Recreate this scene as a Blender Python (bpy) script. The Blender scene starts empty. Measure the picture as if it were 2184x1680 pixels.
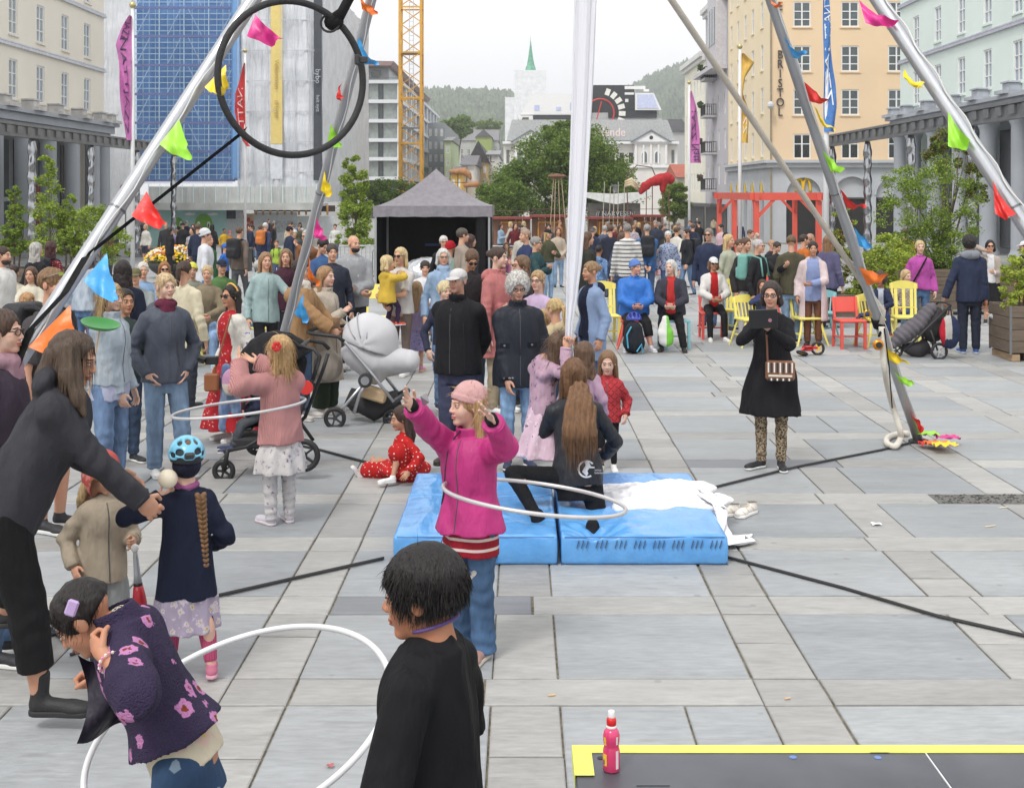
import bpy,math,random
import numpy as np
from mathutils import Vector,Matrix
from mathutils.bvhtree import BVHTree
random.seed(7);RNG=np.random.default_rng(7)
SC=bpy.context.scene
COL=SC.collection
# ------------------------------------------------------------------ camera
F,U0,V0,CH=2700.0,1110.0,411.0,2.43          # focal length in 2184-px units,principal point,eye height
cam=bpy.data.cameras.new('camera');cam_o=bpy.data.objects.new('camera',cam);COL.objects.link(cam_o)
cam.sensor_width=36;cam.lens=36*F/2184
cam.shift_x=(1092-U0)/2184;cam.shift_y=-(840-V0)/2184
cam.clip_start=0.1;cam.clip_end=6000
cam_o.location=(0,0,CH);cam_o.rotation_euler=(math.pi/2,0,0)
SC.camera=cam_o
# ------------------------------------------------------------------ sky and sun (bright overcast)
SUN_EL,SUN_AZ=math.radians(55),math.radians(-150)
W=bpy.data.worlds.new('World');SC.world=W;W.use_nodes=True
nt=W.node_tree;nt.nodes.clear()
sky=nt.nodes.new('ShaderNodeTexSky');sky.sky_type='NISHITA';sky.sun_disc=False
sky.sun_elevation=SUN_EL;sky.sun_rotation=SUN_AZ;sky.dust_density=4;sky.air_density=1.0
hs=nt.nodes.new('ShaderNodeHueSaturation');hs.inputs['Saturation'].default_value=0.12
mx=nt.nodes.new('ShaderNodeMix');mx.data_type='RGBA';mx.inputs['Factor'].default_value=0.82
mx.inputs['B'].default_value=(10.7,10.75,10.8,1)   # the even cloud deck
bg=nt.nodes.new('ShaderNodeBackground');bg.inputs['Strength'].default_value=0.1
ow=nt.nodes.new('ShaderNodeOutputWorld')
nt.links.new(sky.outputs[0],hs.inputs['Color']);nt.links.new(hs.outputs[0],mx.inputs['A'])
nt.links.new(mx.outputs['Result'],bg.inputs['Color']);nt.links.new(bg.outputs[0],ow.inputs['Surface'])
sun=bpy.data.lights.new('sun','SUN');sun.energy=1.5;sun.angle=math.radians(14);sun.color=(1,0.97,0.93)
sun_o=bpy.data.objects.new('sun',sun);COL.objects.link(sun_o)
_sd=Vector((math.sin(SUN_AZ)*math.cos(SUN_EL),math.cos(SUN_AZ)*math.cos(SUN_EL),math.sin(SUN_EL)))
sun_o.rotation_euler=(-_sd).to_track_quat('-Z','Y').to_euler()
SC.view_settings.view_transform='Standard';SC.view_settings.look='None'
SC.view_settings.exposure=0.47;SC.view_settings.gamma=1
SC.cycles.max_bounces=6;SC.cycles.diffuse_bounces=3;SC.cycles.glossy_bounces=3
SC.cycles.transmission_bounces=4;SC.cycles.transparent_max_bounces=12;SC.cycles.volume_bounces=0
SC.cycles.use_denoising=True
# ------------------------------------------------------------------ helpers
def at(u,v,Y):
 return np.array(((u-U0)*Y/F,Y,CH-(v-V0)*Y/F))
def gz(Y):                                             # the square falls gently away beyond the chairs
 return -0.018*(min(max(Y,22.0),112.0)-22.0)
def gy(v):                                             # distance of a ground point seen at height v
 return F*CH/(v-V0) if v>=709.2 else 5491.8/(v-459.6)
def gp(u,v):
 Y=gy(v);return np.array(((u-U0)*Y/F,Y,gz(Y)))
def lin(c,k=1.18):
 if isinstance(c,str): c=tuple(int(c[i:i+2],16) for i in (0,2,4))
 o=[]
 for x in c[:3]:
  x=x/255;x=x/12.92 if x<=0.04045 else ((x+0.055)/1.055)**2.4
  o.append(min(0.86,x/k))
 return tuple(o)+(1,)
MATS={}
def _nodes(name):
 m=bpy.data.materials.new(name);m.use_nodes=True
 t=m.node_tree;b=t.nodes['Principled BSDF']
 return m,t,b
def _n(t,kind,**kw):
 n=t.nodes.new(kind)
 for k,v in kw.items():
  if k in n.inputs: n.inputs[k].default_value=v
  else: setattr(n,k,v)
 return n
def mixc(t,fac,a,b):
 n=_n(t,'ShaderNodeMix',data_type='RGBA')
 for s,v in (('Factor',fac),('A',a),('B',b)):
  i=[x for x in n.inputs if x.name==s and x.enabled] if False else None
 ins={'Factor': n.inputs[0],'A': n.inputs[6],'B': n.inputs[7]}
 for s,v in (('Factor',fac),('A',a),('B',b)):
  if isinstance(v,bpy.types.NodeSocket): t.links.new(v,ins[s])
  else: ins[s].default_value=v
 return n.outputs[2]
def ramp(t,src,p0,p1,c0=(0,0,0,1),c1=(1,1,1,1)):
 r=_n(t,'ShaderNodeValToRGB');e=r.color_ramp.elements
 e[0].position,e[1].position=p0,p1;e[0].color,e[1].color=c0,c1
 t.links.new(src,r.inputs[0]);return r.outputs[0]
def coords(t,scale=(1,1,1),kind='Object',rot=(0,0,0)):
 tc=_n(t,'ShaderNodeTexCoord');mp=_n(t,'ShaderNodeMapping')
 mp.inputs['Scale'].default_value=scale;mp.inputs['Rotation'].default_value=rot
 t.links.new(tc.outputs[kind],mp.inputs[0]);return mp.outputs[0]
def noise(t,vec,scale,detail=3,rough=0.55):
 n=_n(t,'ShaderNodeTexNoise');n.inputs['Scale'].default_value=scale
 n.inputs['Detail'].default_value=detail;n.inputs['Roughness'].default_value=rough
 if vec is not None: t.links.new(vec,n.inputs['Vector'])
 return n.outputs[0]
def bump(t,b,h,strength,dist):
 n=_n(t,'ShaderNodeBump');n.inputs['Strength'].default_value=strength;n.inputs['Distance'].default_value=dist
 t.links.new(h,n.inputs['Height']);t.links.new(n.outputs[0],b.inputs['Normal'])
def mul(c,k):
 return tuple(min(0.9,x*k) for x in c[:3])+(1,)
def mat(c,rough=0.6,metal=0.0,var=0.12,nscale=4.0,bmp=0.0,bscale=60.0,spec=0.5,key=None,stretch=(1,1,1),kind='Object',alpha=1,trans=0,k=1.18,sheen=0):
 kk=key or ('m',str(c),rough,metal,var,nscale,bmp,bscale,spec,stretch,kind,alpha,trans,sheen)
 if kk in MATS: return MATS[kk]
 m,t,b=_nodes('mat_%d'%len(MATS));base=lin(c,k)
 vec=coords(t,stretch,kind)
 if var>0:
  f=noise(t,vec,nscale,4)
  t.links.new(mixc(t,ramp(t,f,0.3,0.72),mul(base,1-var),mul(base,1+var)),b.inputs['Base Color'])
 else: b.inputs['Base Color'].default_value=base
 b.inputs['Roughness'].default_value=rough;b.inputs['Metallic'].default_value=metal
 b.inputs['Specular IOR Level'].default_value=spec;b.inputs['Alpha'].default_value=alpha
 b.inputs['Transmission Weight'].default_value=trans
 if sheen: b.inputs['Sheen Weight'].default_value=sheen
 if bmp: bump(t,b,noise(t,vec,bscale,3),bmp,0.01)
 MATS[kk]=m;return m
def cloth(c,kind='plain',c2=None,c3=None,rough=0.8,scale=1.0):
 """woven fabric: fold-sized and weave-sized relief, print or knit on top"""
 kk=('cloth',str(c),kind,str(c2),str(c3),rough,scale)
 if kk in MATS: return MATS[kk]
 m,t,b=_nodes('cloth_%d'%len(MATS));lin=lambda q: globals()['lin'](q,1.45);base=lin(c)
 vec=coords(t)
 big=noise(t,vec,7,3);f=ramp(t,big,0.3,0.75)
 col=mixc(t,f,mul(base,0.85),mul(base,1.12))
 hgt=noise(t,coords(t,(1,1,0.4)),13,3,0.5);hs_,hd=0.6,0.045
 if kind=='dots':
  v=_n(t,'ShaderNodeTexVoronoi');v.inputs['Scale'].default_value=26*scale;v.inputs['Randomness'].default_value=0.25
  t.links.new(vec,v.inputs['Vector'])
  col=mixc(t,ramp(t,v.outputs[0],0.2,0.24,(1,1,1,1),(0,0,0,1)),col,lin(c2))
 elif kind in ('floral','camo'):
  v=_n(t,'ShaderNodeTexVoronoi');v.inputs['Scale'].default_value=22*scale
  wv=_n(t,'ShaderNodeVectorMath',operation='ADD');nn=_n(t,'ShaderNodeTexNoise');nn.inputs['Scale'].default_value=50*scale
  t.links.new(vec,nn.inputs['Vector']);sc_=_n(t,'ShaderNodeVectorMath',operation='SCALE');sc_.inputs['Scale'].default_value=0.05/scale
  t.links.new(nn.outputs[1],sc_.inputs[0]);t.links.new(vec,wv.inputs[0]);t.links.new(sc_.outputs[0],wv.inputs[1])
  t.links.new(wv.outputs[0],v.inputs['Vector'])
  col=mixc(t,ramp(t,v.outputs[0],0.36,0.42,(1,1,1,1),(0,0,0,1)),col,lin(c2))
  if c3: col=mixc(t,ramp(t,v.outputs[0],0.17,0.21,(1,1,1,1),(0,0,0,1)),col,lin(c3))
 elif kind=='flower':      # big blossoms with a dark eye
  v=_n(t,'ShaderNodeTexVoronoi');v.inputs['Scale'].default_value=7.5*scale;v.inputs['Randomness'].default_value=0.7
  wv=_n(t,'ShaderNodeVectorMath',operation='ADD');nn=_n(t,'ShaderNodeTexNoise');nn.inputs['Scale'].default_value=38*scale
  t.links.new(vec,nn.inputs['Vector']);sc_=_n(t,'ShaderNodeVectorMath',operation='SCALE');sc_.inputs['Scale'].default_value=0.045/scale
  t.links.new(nn.outputs[1],sc_.inputs[0]);t.links.new(vec,wv.inputs[0]);t.links.new(sc_.outputs[0],wv.inputs[1])
  t.links.new(wv.outputs[0],v.inputs['Vector'])
  col=mixc(t,ramp(t,v.outputs[0],0.27,0.29,(1,1,1,1),(0,0,0,1)),col,lin(c2))
  col=mixc(t,ramp(t,v.outputs[0],0.13,0.15,(1,1,1,1),(0,0,0,1)),col,lin(c3))
  hgt=noise(t,vec,160,2);hs_,hd=0.7,0.02
 elif kind=='stripe':
  w=_n(t,'ShaderNodeTexWave',bands_direction='Z');w.inputs['Scale'].default_value=3.2*scale;w.inputs['Distortion'].default_value=0.3
  t.links.new(vec,w.inputs['Vector']);col=mixc(t,ramp(t,w.outputs[1],0.8,0.84),col,lin(c2))
 elif kind=='denim':
  g=noise(t,coords(t,(1,1,0.35)),11,3);col=mixc(t,ramp(t,g,0.42,0.7),col,lin(c2 or (170,190,210)))
 elif kind=='leopard':
  v=_n(t,'ShaderNodeTexVoronoi');v.inputs['Scale'].default_value=55*scale;t.links.new(vec,v.inputs['Vector'])
  r=_n(t,'ShaderNodeValToRGB');e=r.color_ramp.elements
  e[0].position=0.22;e[0].color=lin(c);e[1].position=0.3;e[1].color=lin(c2)
  x=e.new(0.47);x.color=lin(c2);x=e.new(0.55);x.color=lin(c)
  t.links.new(v.outputs[0],r.inputs[0]);col=r.outputs[0]
 elif kind in ('knit','rib'):
  w=_n(t,'ShaderNodeTexWave',bands_direction='Z' if kind=='knit' else 'X');w.inputs['Scale'].default_value=26*scale;w.inputs['Distortion'].default_value=1.2
  t.links.new(vec,w.inputs['Vector']);hgt=w.outputs[1];hs_,hd=0.6,0.012
 elif kind=='quilt':
  w1=_n(t,'ShaderNodeTexWave');w2=_n(t,'ShaderNodeTexWave')
  for w,a in ((w1,0.8),(w2,-0.8)):
   w.inputs['Scale'].default_value=7*scale;w.inputs['Distortion'].default_value=0
   t.links.new(coords(t,(1,0.3,1),rot=(0,a,0)),w.inputs['Vector'])
  mn=_n(t,'ShaderNodeMath',operation='MINIMUM');t.links.new(ramp(t,w1.outputs[1],0.0,0.25),mn.inputs[0]);t.links.new(ramp(t,w2.outputs[1],0.0,0.25),mn.inputs[1])
  hgt=mn.outputs[0];hs_,hd=0.8,0.015
 elif kind=='puff':
  w=_n(t,'ShaderNodeTexWave',bands_direction='Z');w.inputs['Scale'].default_value=5*scale;w.inputs['Distortion'].default_value=0.4
  t.links.new(vec,w.inputs['Vector']);hgt=ramp(t,w.outputs[1],0.0,0.5);hs_,hd=0.9,0.03
 elif kind=='hearts':
  v=_n(t,'ShaderNodeTexVoronoi',distance='MANHATTAN');v.inputs['Scale'].default_value=10*scale;v.inputs['Randomness'].default_value=0.5
  t.links.new(vec,v.inputs['Vector'])
  col=mixc(t,ramp(t,v.outputs[0],0.26,0.29,(1,1,1,1),(0,0,0,1)),col,lin(c2))
 t.links.new(col,b.inputs['Base Color'])
 b.inputs['Roughness'].default_value=rough;b.inputs['Specular IOR Level'].default_value=0.18 if rough>.65 else .3
 bump(t,b,hgt,hs_,hd)
 MATS[kk]=m;return m
def hairmat(c,curly=False):
 kk=('hair',str(c),curly)
 if kk in MATS: return MATS[kk]
 m,t,b=_nodes('hair_%d'%len(MATS));base=lin(c,1.5)
 vec=coords(t,(1,1,1) if curly else (1,1,0.07));f=noise(t,vec,70 if not curly else 45,4,0.65)
 t.links.new(mixc(t,ramp(t,f,0.32,0.7),mul(base,0.55),mul(base,1.45)),b.inputs['Base Color'])
 b.inputs['Roughness'].default_value=0.5;b.inputs['Specular IOR Level'].default_value=0.4
 bump(t,b,f,0.9,0.012);MATS[kk]=m;return m
def skinmat(c):
 kk=('skin',str(c))
 if kk in MATS: return MATS[kk]
 m,t,b=_nodes('skin_%d'%len(MATS));base=lin(c,1.4)
 f=noise(t,coords(t),25,3)
 red=(min(.9,base[0]*1.05),base[1]*0.82,base[2]*0.76,1)
 t.links.new(mixc(t,ramp(t,f,0.35,0.75),base,red),b.inputs['Base Color'])
 b.inputs['Roughness'].default_value=0.5;b.inputs['Specular IOR Level'].default_value=0.35
 b.inputs['Subsurface Weight'].default_value=0.0
 MATS[kk]=m;return m
def glassmat(c=(60,70,75),rough=0.06):
 return mat(c,rough,0.0,0.25,0.7,spec=0.9,key=('glass',str(c),rough))
def prop(o,label=None,cat=None,group=None,kind=None):
 for k,v in (('label',label),('category',cat),('group',group),('kind',kind)):
  if v: o[k]=v
 return o
def empty(name,loc=(0,0,0),rz=0.0,label=None,cat=None,group=None):
 o=bpy.data.objects.new(name,None);o.empty_display_size=0.1;COL.objects.link(o)
 o.location=loc;o.rotation_euler=(0,0,rz);return prop(o,label,cat,group)
def mesh_obj(name,V,Fc,mats,parent=None,smooth=False,mi=None):
 me=bpy.data.meshes.new(name)
 if isinstance(Fc,np.ndarray):
  k=Fc.shape[1];me.vertices.add(len(V));me.vertices.foreach_set('co',np.asarray(V,np.float32).ravel())
  me.loops.add(Fc.size);me.loops.foreach_set('vertex_index',Fc.astype(np.int32).ravel())
  me.polygons.add(len(Fc));me.polygons.foreach_set('loop_start',np.arange(0,Fc.size,k,dtype=np.int32))
  me.polygons.foreach_set('loop_total',np.full(len(Fc),k,np.int32))
 else: me.from_pydata([tuple(map(float,v)) for v in V],[],Fc)
 if not isinstance(mats,(list,tuple)): mats=[mats]
 for m in mats: me.materials.append(m)
 if mi is not None: me.polygons.foreach_set('material_index',np.asarray(mi,np.int32))
 if smooth: me.polygons.foreach_set('use_smooth',np.ones(len(me.polygons),bool))
 me.update(calc_edges=True);me.validate()
 o=bpy.data.objects.new(name,me);COL.objects.link(o)
 if parent is not None: o.parent=parent
 return o
def rotm(rx=0,ry=0,rz=0):
 return np.array(Matrix.Rotation(rz,3,'Z') @ Matrix.Rotation(ry,3,'Y') @ Matrix.Rotation(rx,3,'X'))
class MB:
 """collects shapes into one mesh"""
 def __init__(s): s.V=[];s.F=[];s.I=[];s.m=0
 def add(s,V,Fc,m=None):
  o=len(s.V);s.V+=[tuple(map(float,v)) for v in V];s.F+=[tuple(i+o for i in f) for f in Fc]
  s.I+=[s.m if m is None else m]*len(Fc);return s
 def box(s,c,d,R=None,m=None,bev=0.0):
  c=np.array(c,float);d=np.array(d,float)/2
  if bev>0:
   V=[];b=min(bev,d.min()*0.9)
   for sx in (-1,1):
    for sy in (-1,1):
     for sz in (-1,1):
      q=np.array((sx,sy,sz))*d
      for ax in range(3):
       p=q.copy()
       for k in range(3):
        if k!=ax: p[k]-=np.sign(p[k])*b
       V.append(p)
   def idx(sx,sy,sz,ax): return ((((sx>0)*2+(sy>0))*2)+(sz>0))*3+ax
   Fc=[]
   for ax in range(3):
    u,v=(ax+1)%3,(ax+2)%3
    for sg in (-1,1):
     q=[]
     for a,bb in ((-1,-1),(1,-1),(1,1),(-1,1)):
      w=[0,0,0];w[ax]=sg;w[u]=a;w[v]=bb;q.append(idx(*w,ax))
     Fc.append(tuple(q if sg>0 else q[::-1]))
    for a in (-1,1):
     for bb in (-1,1):
      w0=[0,0,0];w0[ax]=-1;w0[u]=a;w0[v]=bb;w1=list(w0);w1[ax]=1
      q=(idx(*w0,u),idx(*w1,u),idx(*w1,v),idx(*w0,v));Fc.append(q if a*bb>0 else q[::-1])
   for sx in (-1,1):
    for sy in (-1,1):
     for sz in (-1,1):
      q=(idx(sx,sy,sz,0),idx(sx,sy,sz,1),idx(sx,sy,sz,2));Fc.append(q if sx*sy*sz>0 else q[::-1])
   V=np.array(V)
  else:
   V=np.array([(x,y,z) for x in (-1,1) for y in (-1,1) for z in (-1,1)])*d
   Fc=[(0,1,3,2),(4,6,7,5),(0,4,5,1),(2,3,7,6),(0,2,6,4),(1,5,7,3)]
  if R is not None: V=V @ np.array(R).T
  return s.add(V+c,Fc,m)
 def b2(s,a,b,m=None,bev=0.0):
  a=np.array(a,float);b=np.array(b,float);return s.box((a+b)/2,np.abs(b-a),None,m,bev)
 def tube(s,path,r,n=8,m=None,cap=True,closed=False):
  P=np.array(path,float);k=len(P);r=np.broadcast_to(np.array(r,float),(k,))
  T=np.gradient(P,axis=0) if not closed else np.roll(P,-1,0)-np.roll(P,1,0)
  T /= np.linalg.norm(T,axis=1)[:,None]+1e-12
  up=np.array((0,0,1.0)) if abs(T[0][2])<0.9 else np.array((1.0,0,0))
  x=np.cross(T[0],up);x /= np.linalg.norm(x);V=[]
  for i in range(k):
   x=x-T[i]*(x @ T[i]);x /= np.linalg.norm(x)+1e-12;y=np.cross(T[i],x)
   for j in range(n):
    a=2*math.pi*j/n;V.append(P[i]+r[i]*(math.cos(a)*x+math.sin(a)*y))
  Fc=[(i*n+j,i*n+(j+1)%n,(i+1)*n+(j+1)%n,(i+1)*n+j) for i in range(k-1) for j in range(n)]
  if closed: Fc+=[((k-1)*n+j,(k-1)*n+(j+1)%n,(j+1)%n,j) for j in range(n)]
  elif cap: Fc+=[tuple(range(n))[::-1],tuple((k-1)*n+j for j in range(n))]
  return s.add(V,Fc,m)
 def bar(s,a,b,w,h=None,m=None,up=(0,0,1)):
  """box beam from a to b"""
  a=np.array(a,float);b=np.array(b,float);d=b-a;L=np.linalg.norm(d);z=d/L;up=np.array(up,float)
  if abs(z @ up)>0.98: up=np.array((0,1.0,0))
  x=np.cross(up,z);x /= np.linalg.norm(x);y=np.cross(z,x)
  return s.box((a+b)/2,(w,h or w,L),np.stack((x,y,z),1),m)
 def lathe(s,c,prof,n=16,m=None,R=None):
  V=[];c=np.array(c,float)
  for r,z in prof:
   for j in range(n): V.append((r*math.cos(2*math.pi*j/n),r*math.sin(2*math.pi*j/n),z))
  k=len(prof);Fc=[(i*n+j,i*n+(j+1)%n,(i+1)*n+(j+1)%n,(i+1)*n+j) for i in range(k-1) for j in range(n)]
  Fc+=[tuple(range(n))[::-1],tuple((k-1)*n+j for j in range(n))]
  V=np.array(V)
  if R is not None: V=V @ np.array(R).T
  return s.add(V+c,Fc,m)
 def prism(s,poly,a,b,axes,m=None,o=(0,0,0)):
  """poly of (p,q) in axes[0],axes[1], extruded along axes[2] from a to b"""
  A=[np.array(x,float) for x in axes];o=np.array(o,float);k=len(poly)
  V=[o+p*A[0]+q*A[1]+a*A[2] for p,q in poly]+[o+p*A[0]+q*A[1]+b*A[2] for p,q in poly]
  Fc=[(i,(i+1)%k,k+(i+1)%k,k+i) for i in range(k)]+[tuple(range(k))[::-1],tuple(range(k,2*k))]
  return s.add(V,Fc,m)
 def sph(s,c,r,n=10,m=None,R=None):
  r=np.broadcast_to(np.array(r,float),(3,));prof=[]
  V=[];h=n//2
  for i in range(1,h):
   a=math.pi*i/h-math.pi/2
   for j in range(n): V.append((math.cos(a)*math.cos(2*math.pi*j/n),math.cos(a)*math.sin(2*math.pi*j/n),math.sin(a)))
  V+=[(0,0,-1),(0,0,1)];q=h-1
  Fc=[(i*n+j,i*n+(j+1)%n,(i+1)*n+(j+1)%n,(i+1)*n+j) for i in range(q-1) for j in range(n)]
  Fc+=[(q*n,(j+1)%n,j) for j in range(n)]+[(q*n+1,(q-1)*n+j,(q-1)*n+(j+1)%n) for j in range(n)]
  V=np.array(V)*r
  if R is not None: V=V @ np.array(R).T
  return s.add(V+np.array(c,float),Fc,m)
 def build(s,name,mats,parent=None,smooth=False):
  return mesh_obj(name,s.V,s.F,mats,parent,smooth,s.I)
def autosmooth(o,ang=40):
 me=o.data;me.polygons.foreach_set('use_smooth',np.ones(len(me.polygons),bool))
 me.set_sharp_from_angle(angle=math.radians(ang));return o
FONT_CACHE={}
def text_mesh(txt,size,depth=0.0,align='CENTER',shear=0.0):
 k=(txt,size,depth,align,shear)
 if k in FONT_CACHE: return FONT_CACHE[k]
 cu=bpy.data.curves.new('t','FONT');cu.body=txt;cu.size=size;cu.extrude=depth;cu.align_x=align;cu.align_y='CENTER';cu.resolution_u=3;cu.shear=shear
 o=bpy.data.objects.new('t',cu);COL.objects.link(o);dg=bpy.context.evaluated_depsgraph_get()
 me=bpy.data.meshes.new_from_object(o.evaluated_get(dg))
 V=np.array([v.co[:] for v in me.vertices]) if len(me.vertices) else np.zeros((0,3));Fc=[tuple(p.vertices) for p in me.polygons]
 bpy.data.objects.remove(o);bpy.data.curves.remove(cu);bpy.data.meshes.remove(me)
 FONT_CACHE[k]=(V,Fc);return V,Fc
def text_to(mb,txt,size,origin,ux,uz,depth=0.01,m=None,align='CENTER',sx=1.0):
 V,Fc=text_mesh(txt,size,depth,align);ux=np.array(ux,float);uz=np.array(uz,float);un=np.cross(ux,uz)
 mb.add(np.array(origin,float)+V[:,:1]*sx*ux+V[:,1:2]*uz+V[:,2:3]*un,Fc,m)
def copy_tree(o,parent=None):
 c=o.copy();COL.objects.link(c);c.parent=parent
 for ch in list(o.children): copy_tree(ch,c)
 return c
# ------------------------------------------------------------------ implicit surfaces
def smin(a,b,k):
 h=np.clip(0.5+0.5*(b-a)/k,0,1);return b+(a-b)*h-k*h*(1-h)
def smax(a,b,k): return -smin(-a,-b,k)
def rc(P,a,b,ra,rb):
 a=np.asarray(a,np.float32);d=np.asarray(b,np.float32)-a;q=P-a
 t=np.clip(q @ d/(d @ d+1e-9),0,1);return np.sqrt(((q-t[:,None]*d)**2).sum(1))-(ra+(rb-ra)*t)
def chain(P,pts,rs,k=0.0):
 d=None
 for i in range(len(pts)-1):
  e=rc(P,pts[i],pts[i+1],rs[i],rs[i+1]);d=e if d is None else (np.minimum(d,e) if k==0 else smin(d,e,k))
 return d
def ell(P,c,r,R=None):
 q=P-np.asarray(c,np.float32)
 if R is not None: q=q @ np.asarray(R,np.float32)
 r=np.asarray(r,np.float32);a=np.sqrt(((q/r)**2).sum(1));b=np.sqrt(((q/r**2)**2).sum(1))+1e-9
 return a*(a-1)/b
def snoise(P,f,ph=0.0):
 x,y,z=(P*f).T
 return (np.sin(x+1.3*np.sin(1.7*y+ph)+ph)*np.sin(y+1.5*np.sin(1.3*z+ph*2))+np.sin(z+1.4*np.sin(1.9*x+ph)+ph*3)*np.sin(1.21*x+y))*0.5
_C=np.array([(i,j,k) for i in (0,1) for j in (0,1) for k in (0,1)])
_E=[(a,b) for a in range(8) for b in range(a+1,8) if np.abs(_C[a]-_C[b]).sum()==1]
def surfnet(fn,lo,hi,h):
 lo=np.array(lo,float)-2*h;hi=np.array(hi,float)+2*h
 S=3;nc=np.ceil((hi-lo)/(h*S)).astype(int)+1
 g=[lo[i]+h*S*np.arange(nc[i]) for i in range(3)]
 PC=np.stack(np.meshgrid(*g,indexing='ij'),-1).reshape(-1,3).astype(np.float32)
 dc=fn(PC+np.float32(h)).reshape(nc)
 near=np.abs(dc)<h*S*1.6+0.006
 d=dc
 for ax in range(3): d=np.repeat(d,S,ax);near=np.repeat(near,S,ax)
 d=np.ascontiguousarray(d).astype(np.float32);n=np.array(d.shape)
 idx=np.nonzero(near)
 P=np.stack([lo[i]+h*idx[i] for i in range(3)],1).astype(np.float32)
 d[idx]=fn(P)
 s=d<0
 c8=np.zeros(n-1,np.int8)
 for i,j,k in _C: c8+=s[i:n[0]-1+i,j:n[1]-1+j,k:n[2]-1+k]
 act=(c8>0) & (c8<8);ci=np.argwhere(act)
 if len(ci)==0: return np.zeros((0,3)),np.zeros((0,4),int)
 val=np.stack([d[tuple((ci+o).T)] for o in _C],1);pos=np.zeros((len(ci),3));cnt=np.zeros(len(ci))
 for a,b in _E:
  m=(val[:,a]<0)!=(val[:,b]<0);t=np.where(m,val[:,a]/(val[:,a]-val[:,b]+1e-12),0)
  pos+=m[:,None]*(_C[a]+t[:,None]*(_C[b]-_C[a]));cnt+=m
 V=lo+h*(ci+pos/cnt[:,None])
 im=np.full(n-1,-1,np.int64);im[tuple(ci.T)]=np.arange(len(ci));Q=[]
 for ax in range(3):
  u,v=(ax+1)%3,(ax+2)%3
  a=np.take(s,range(0,n[ax]-1),ax);b=np.take(s,range(1,n[ax]),ax)
  e=np.argwhere(a!=b);ok=(e[:,u]>0) & (e[:,v]>0) & (e[:,u]<n[u]-1) & (e[:,v]<n[v]-1);e=e[ok]
  if len(e)==0: continue
  du=np.zeros(3,int);du[u]=1;dv=np.zeros(3,int);dv[v]=1
  q=np.stack([im[tuple((e-du-dv).T)],im[tuple((e-dv).T)],im[tuple(e.T)],im[tuple((e-du).T)]],1)
  fl=~s[tuple(e.T)];q[fl]=q[fl][:,::-1];Q.append(q)
 Q=np.concatenate(Q);Q=Q[(Q>=0).all(1)]
 return V,Q
# ------------------------------------------------------------------ people: templates
def head_sdf(P):
 X=P.copy();X[:,0]=np.abs(X[:,0])
 d=ell(X,(0,.018,.032),(.073,.094,.082))
 d=smin(d,ell(X,(0,-.028,-.04),(.055,.06,.074)),.03)
 d=smin(d,ell(X,(.028,-.052,-.032),(.028,.03,.03)),.02)
 d=smin(d,ell(X,(0,-.066,-.097),(.024,.02,.017)),.022)
 d=smin(d,rc(X,(0,-.083,.02),(.036,-.075,.022),.011,.008),.014)
 d=smax(d,-ell(X,(.031,-.1,.003),(.018,.016,.012)),.012)
 d=smin(d,ell(X,(.031,-.078,.002),(.0135,.0125,.0125)),.003)
 d=smin(d,rc(X,(0,-.086,.006),(0,-.103,-.028),.0065,.0105),.011)
 d=smin(d,ell(X,(.011,-.095,-.032),(.0075,.009,.0075)),.008)
 d=smin(d,ell(X,(0,-.087,-.0585),(.022,.0125,.0065)),.006)
 d=smin(d,ell(X,(0,-.086,-.0695),(.018,.0125,.0065)),.006)
 d=smax(d,-ell(X,(0,-.099,-.064),(.022,.008,.0022)),.003)
 d=smin(d,ell(X,(.076,.012,-.006),(.009,.02,.031)),.008)
 d=smin(d,rc(P,(0,.022,-.06),(0,.035,-.2),.047,.053),.03)
 return d
def head_mesh(h):
 V,Q=surfnet(head_sdf,(-.1,-.13,-.2),(.1,.13,.125),h);c=V[Q].mean(1);ax=np.abs(c[:,0]);mi=np.zeros(len(Q),int)
 e=np.sqrt((ax-.031)**2+((c[:,2]-.002)*1.3)**2);fr=c[:,1]<-.07
 mi[fr & (np.abs(ax-.031)<.0115) & (np.abs(c[:,2]-.001)<.0052)]=1;mi[fr & (np.abs(ax-.031)<.0145) & (c[:,2]>.0062) & (c[:,2]<.0105)]=2;mi[fr & (np.abs(ax-.031)<.0052) & (np.abs(c[:,2]-.0015)<.007)]=2
 mi[fr & (ax<.023) & (c[:,2]<-.0545) & (c[:,2]>-.0745) & (c[:,1]<-.083)]=3
 mi[fr & (ax>.012) & (ax<.047) & (np.abs(c[:,2]-(.0235-.12*np.abs(ax-.03)))<.0032)]=4
 return V,Q,mi
HEADS={0: head_mesh(.0034),1: head_mesh(.0055),2: head_mesh(.0095)}
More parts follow.
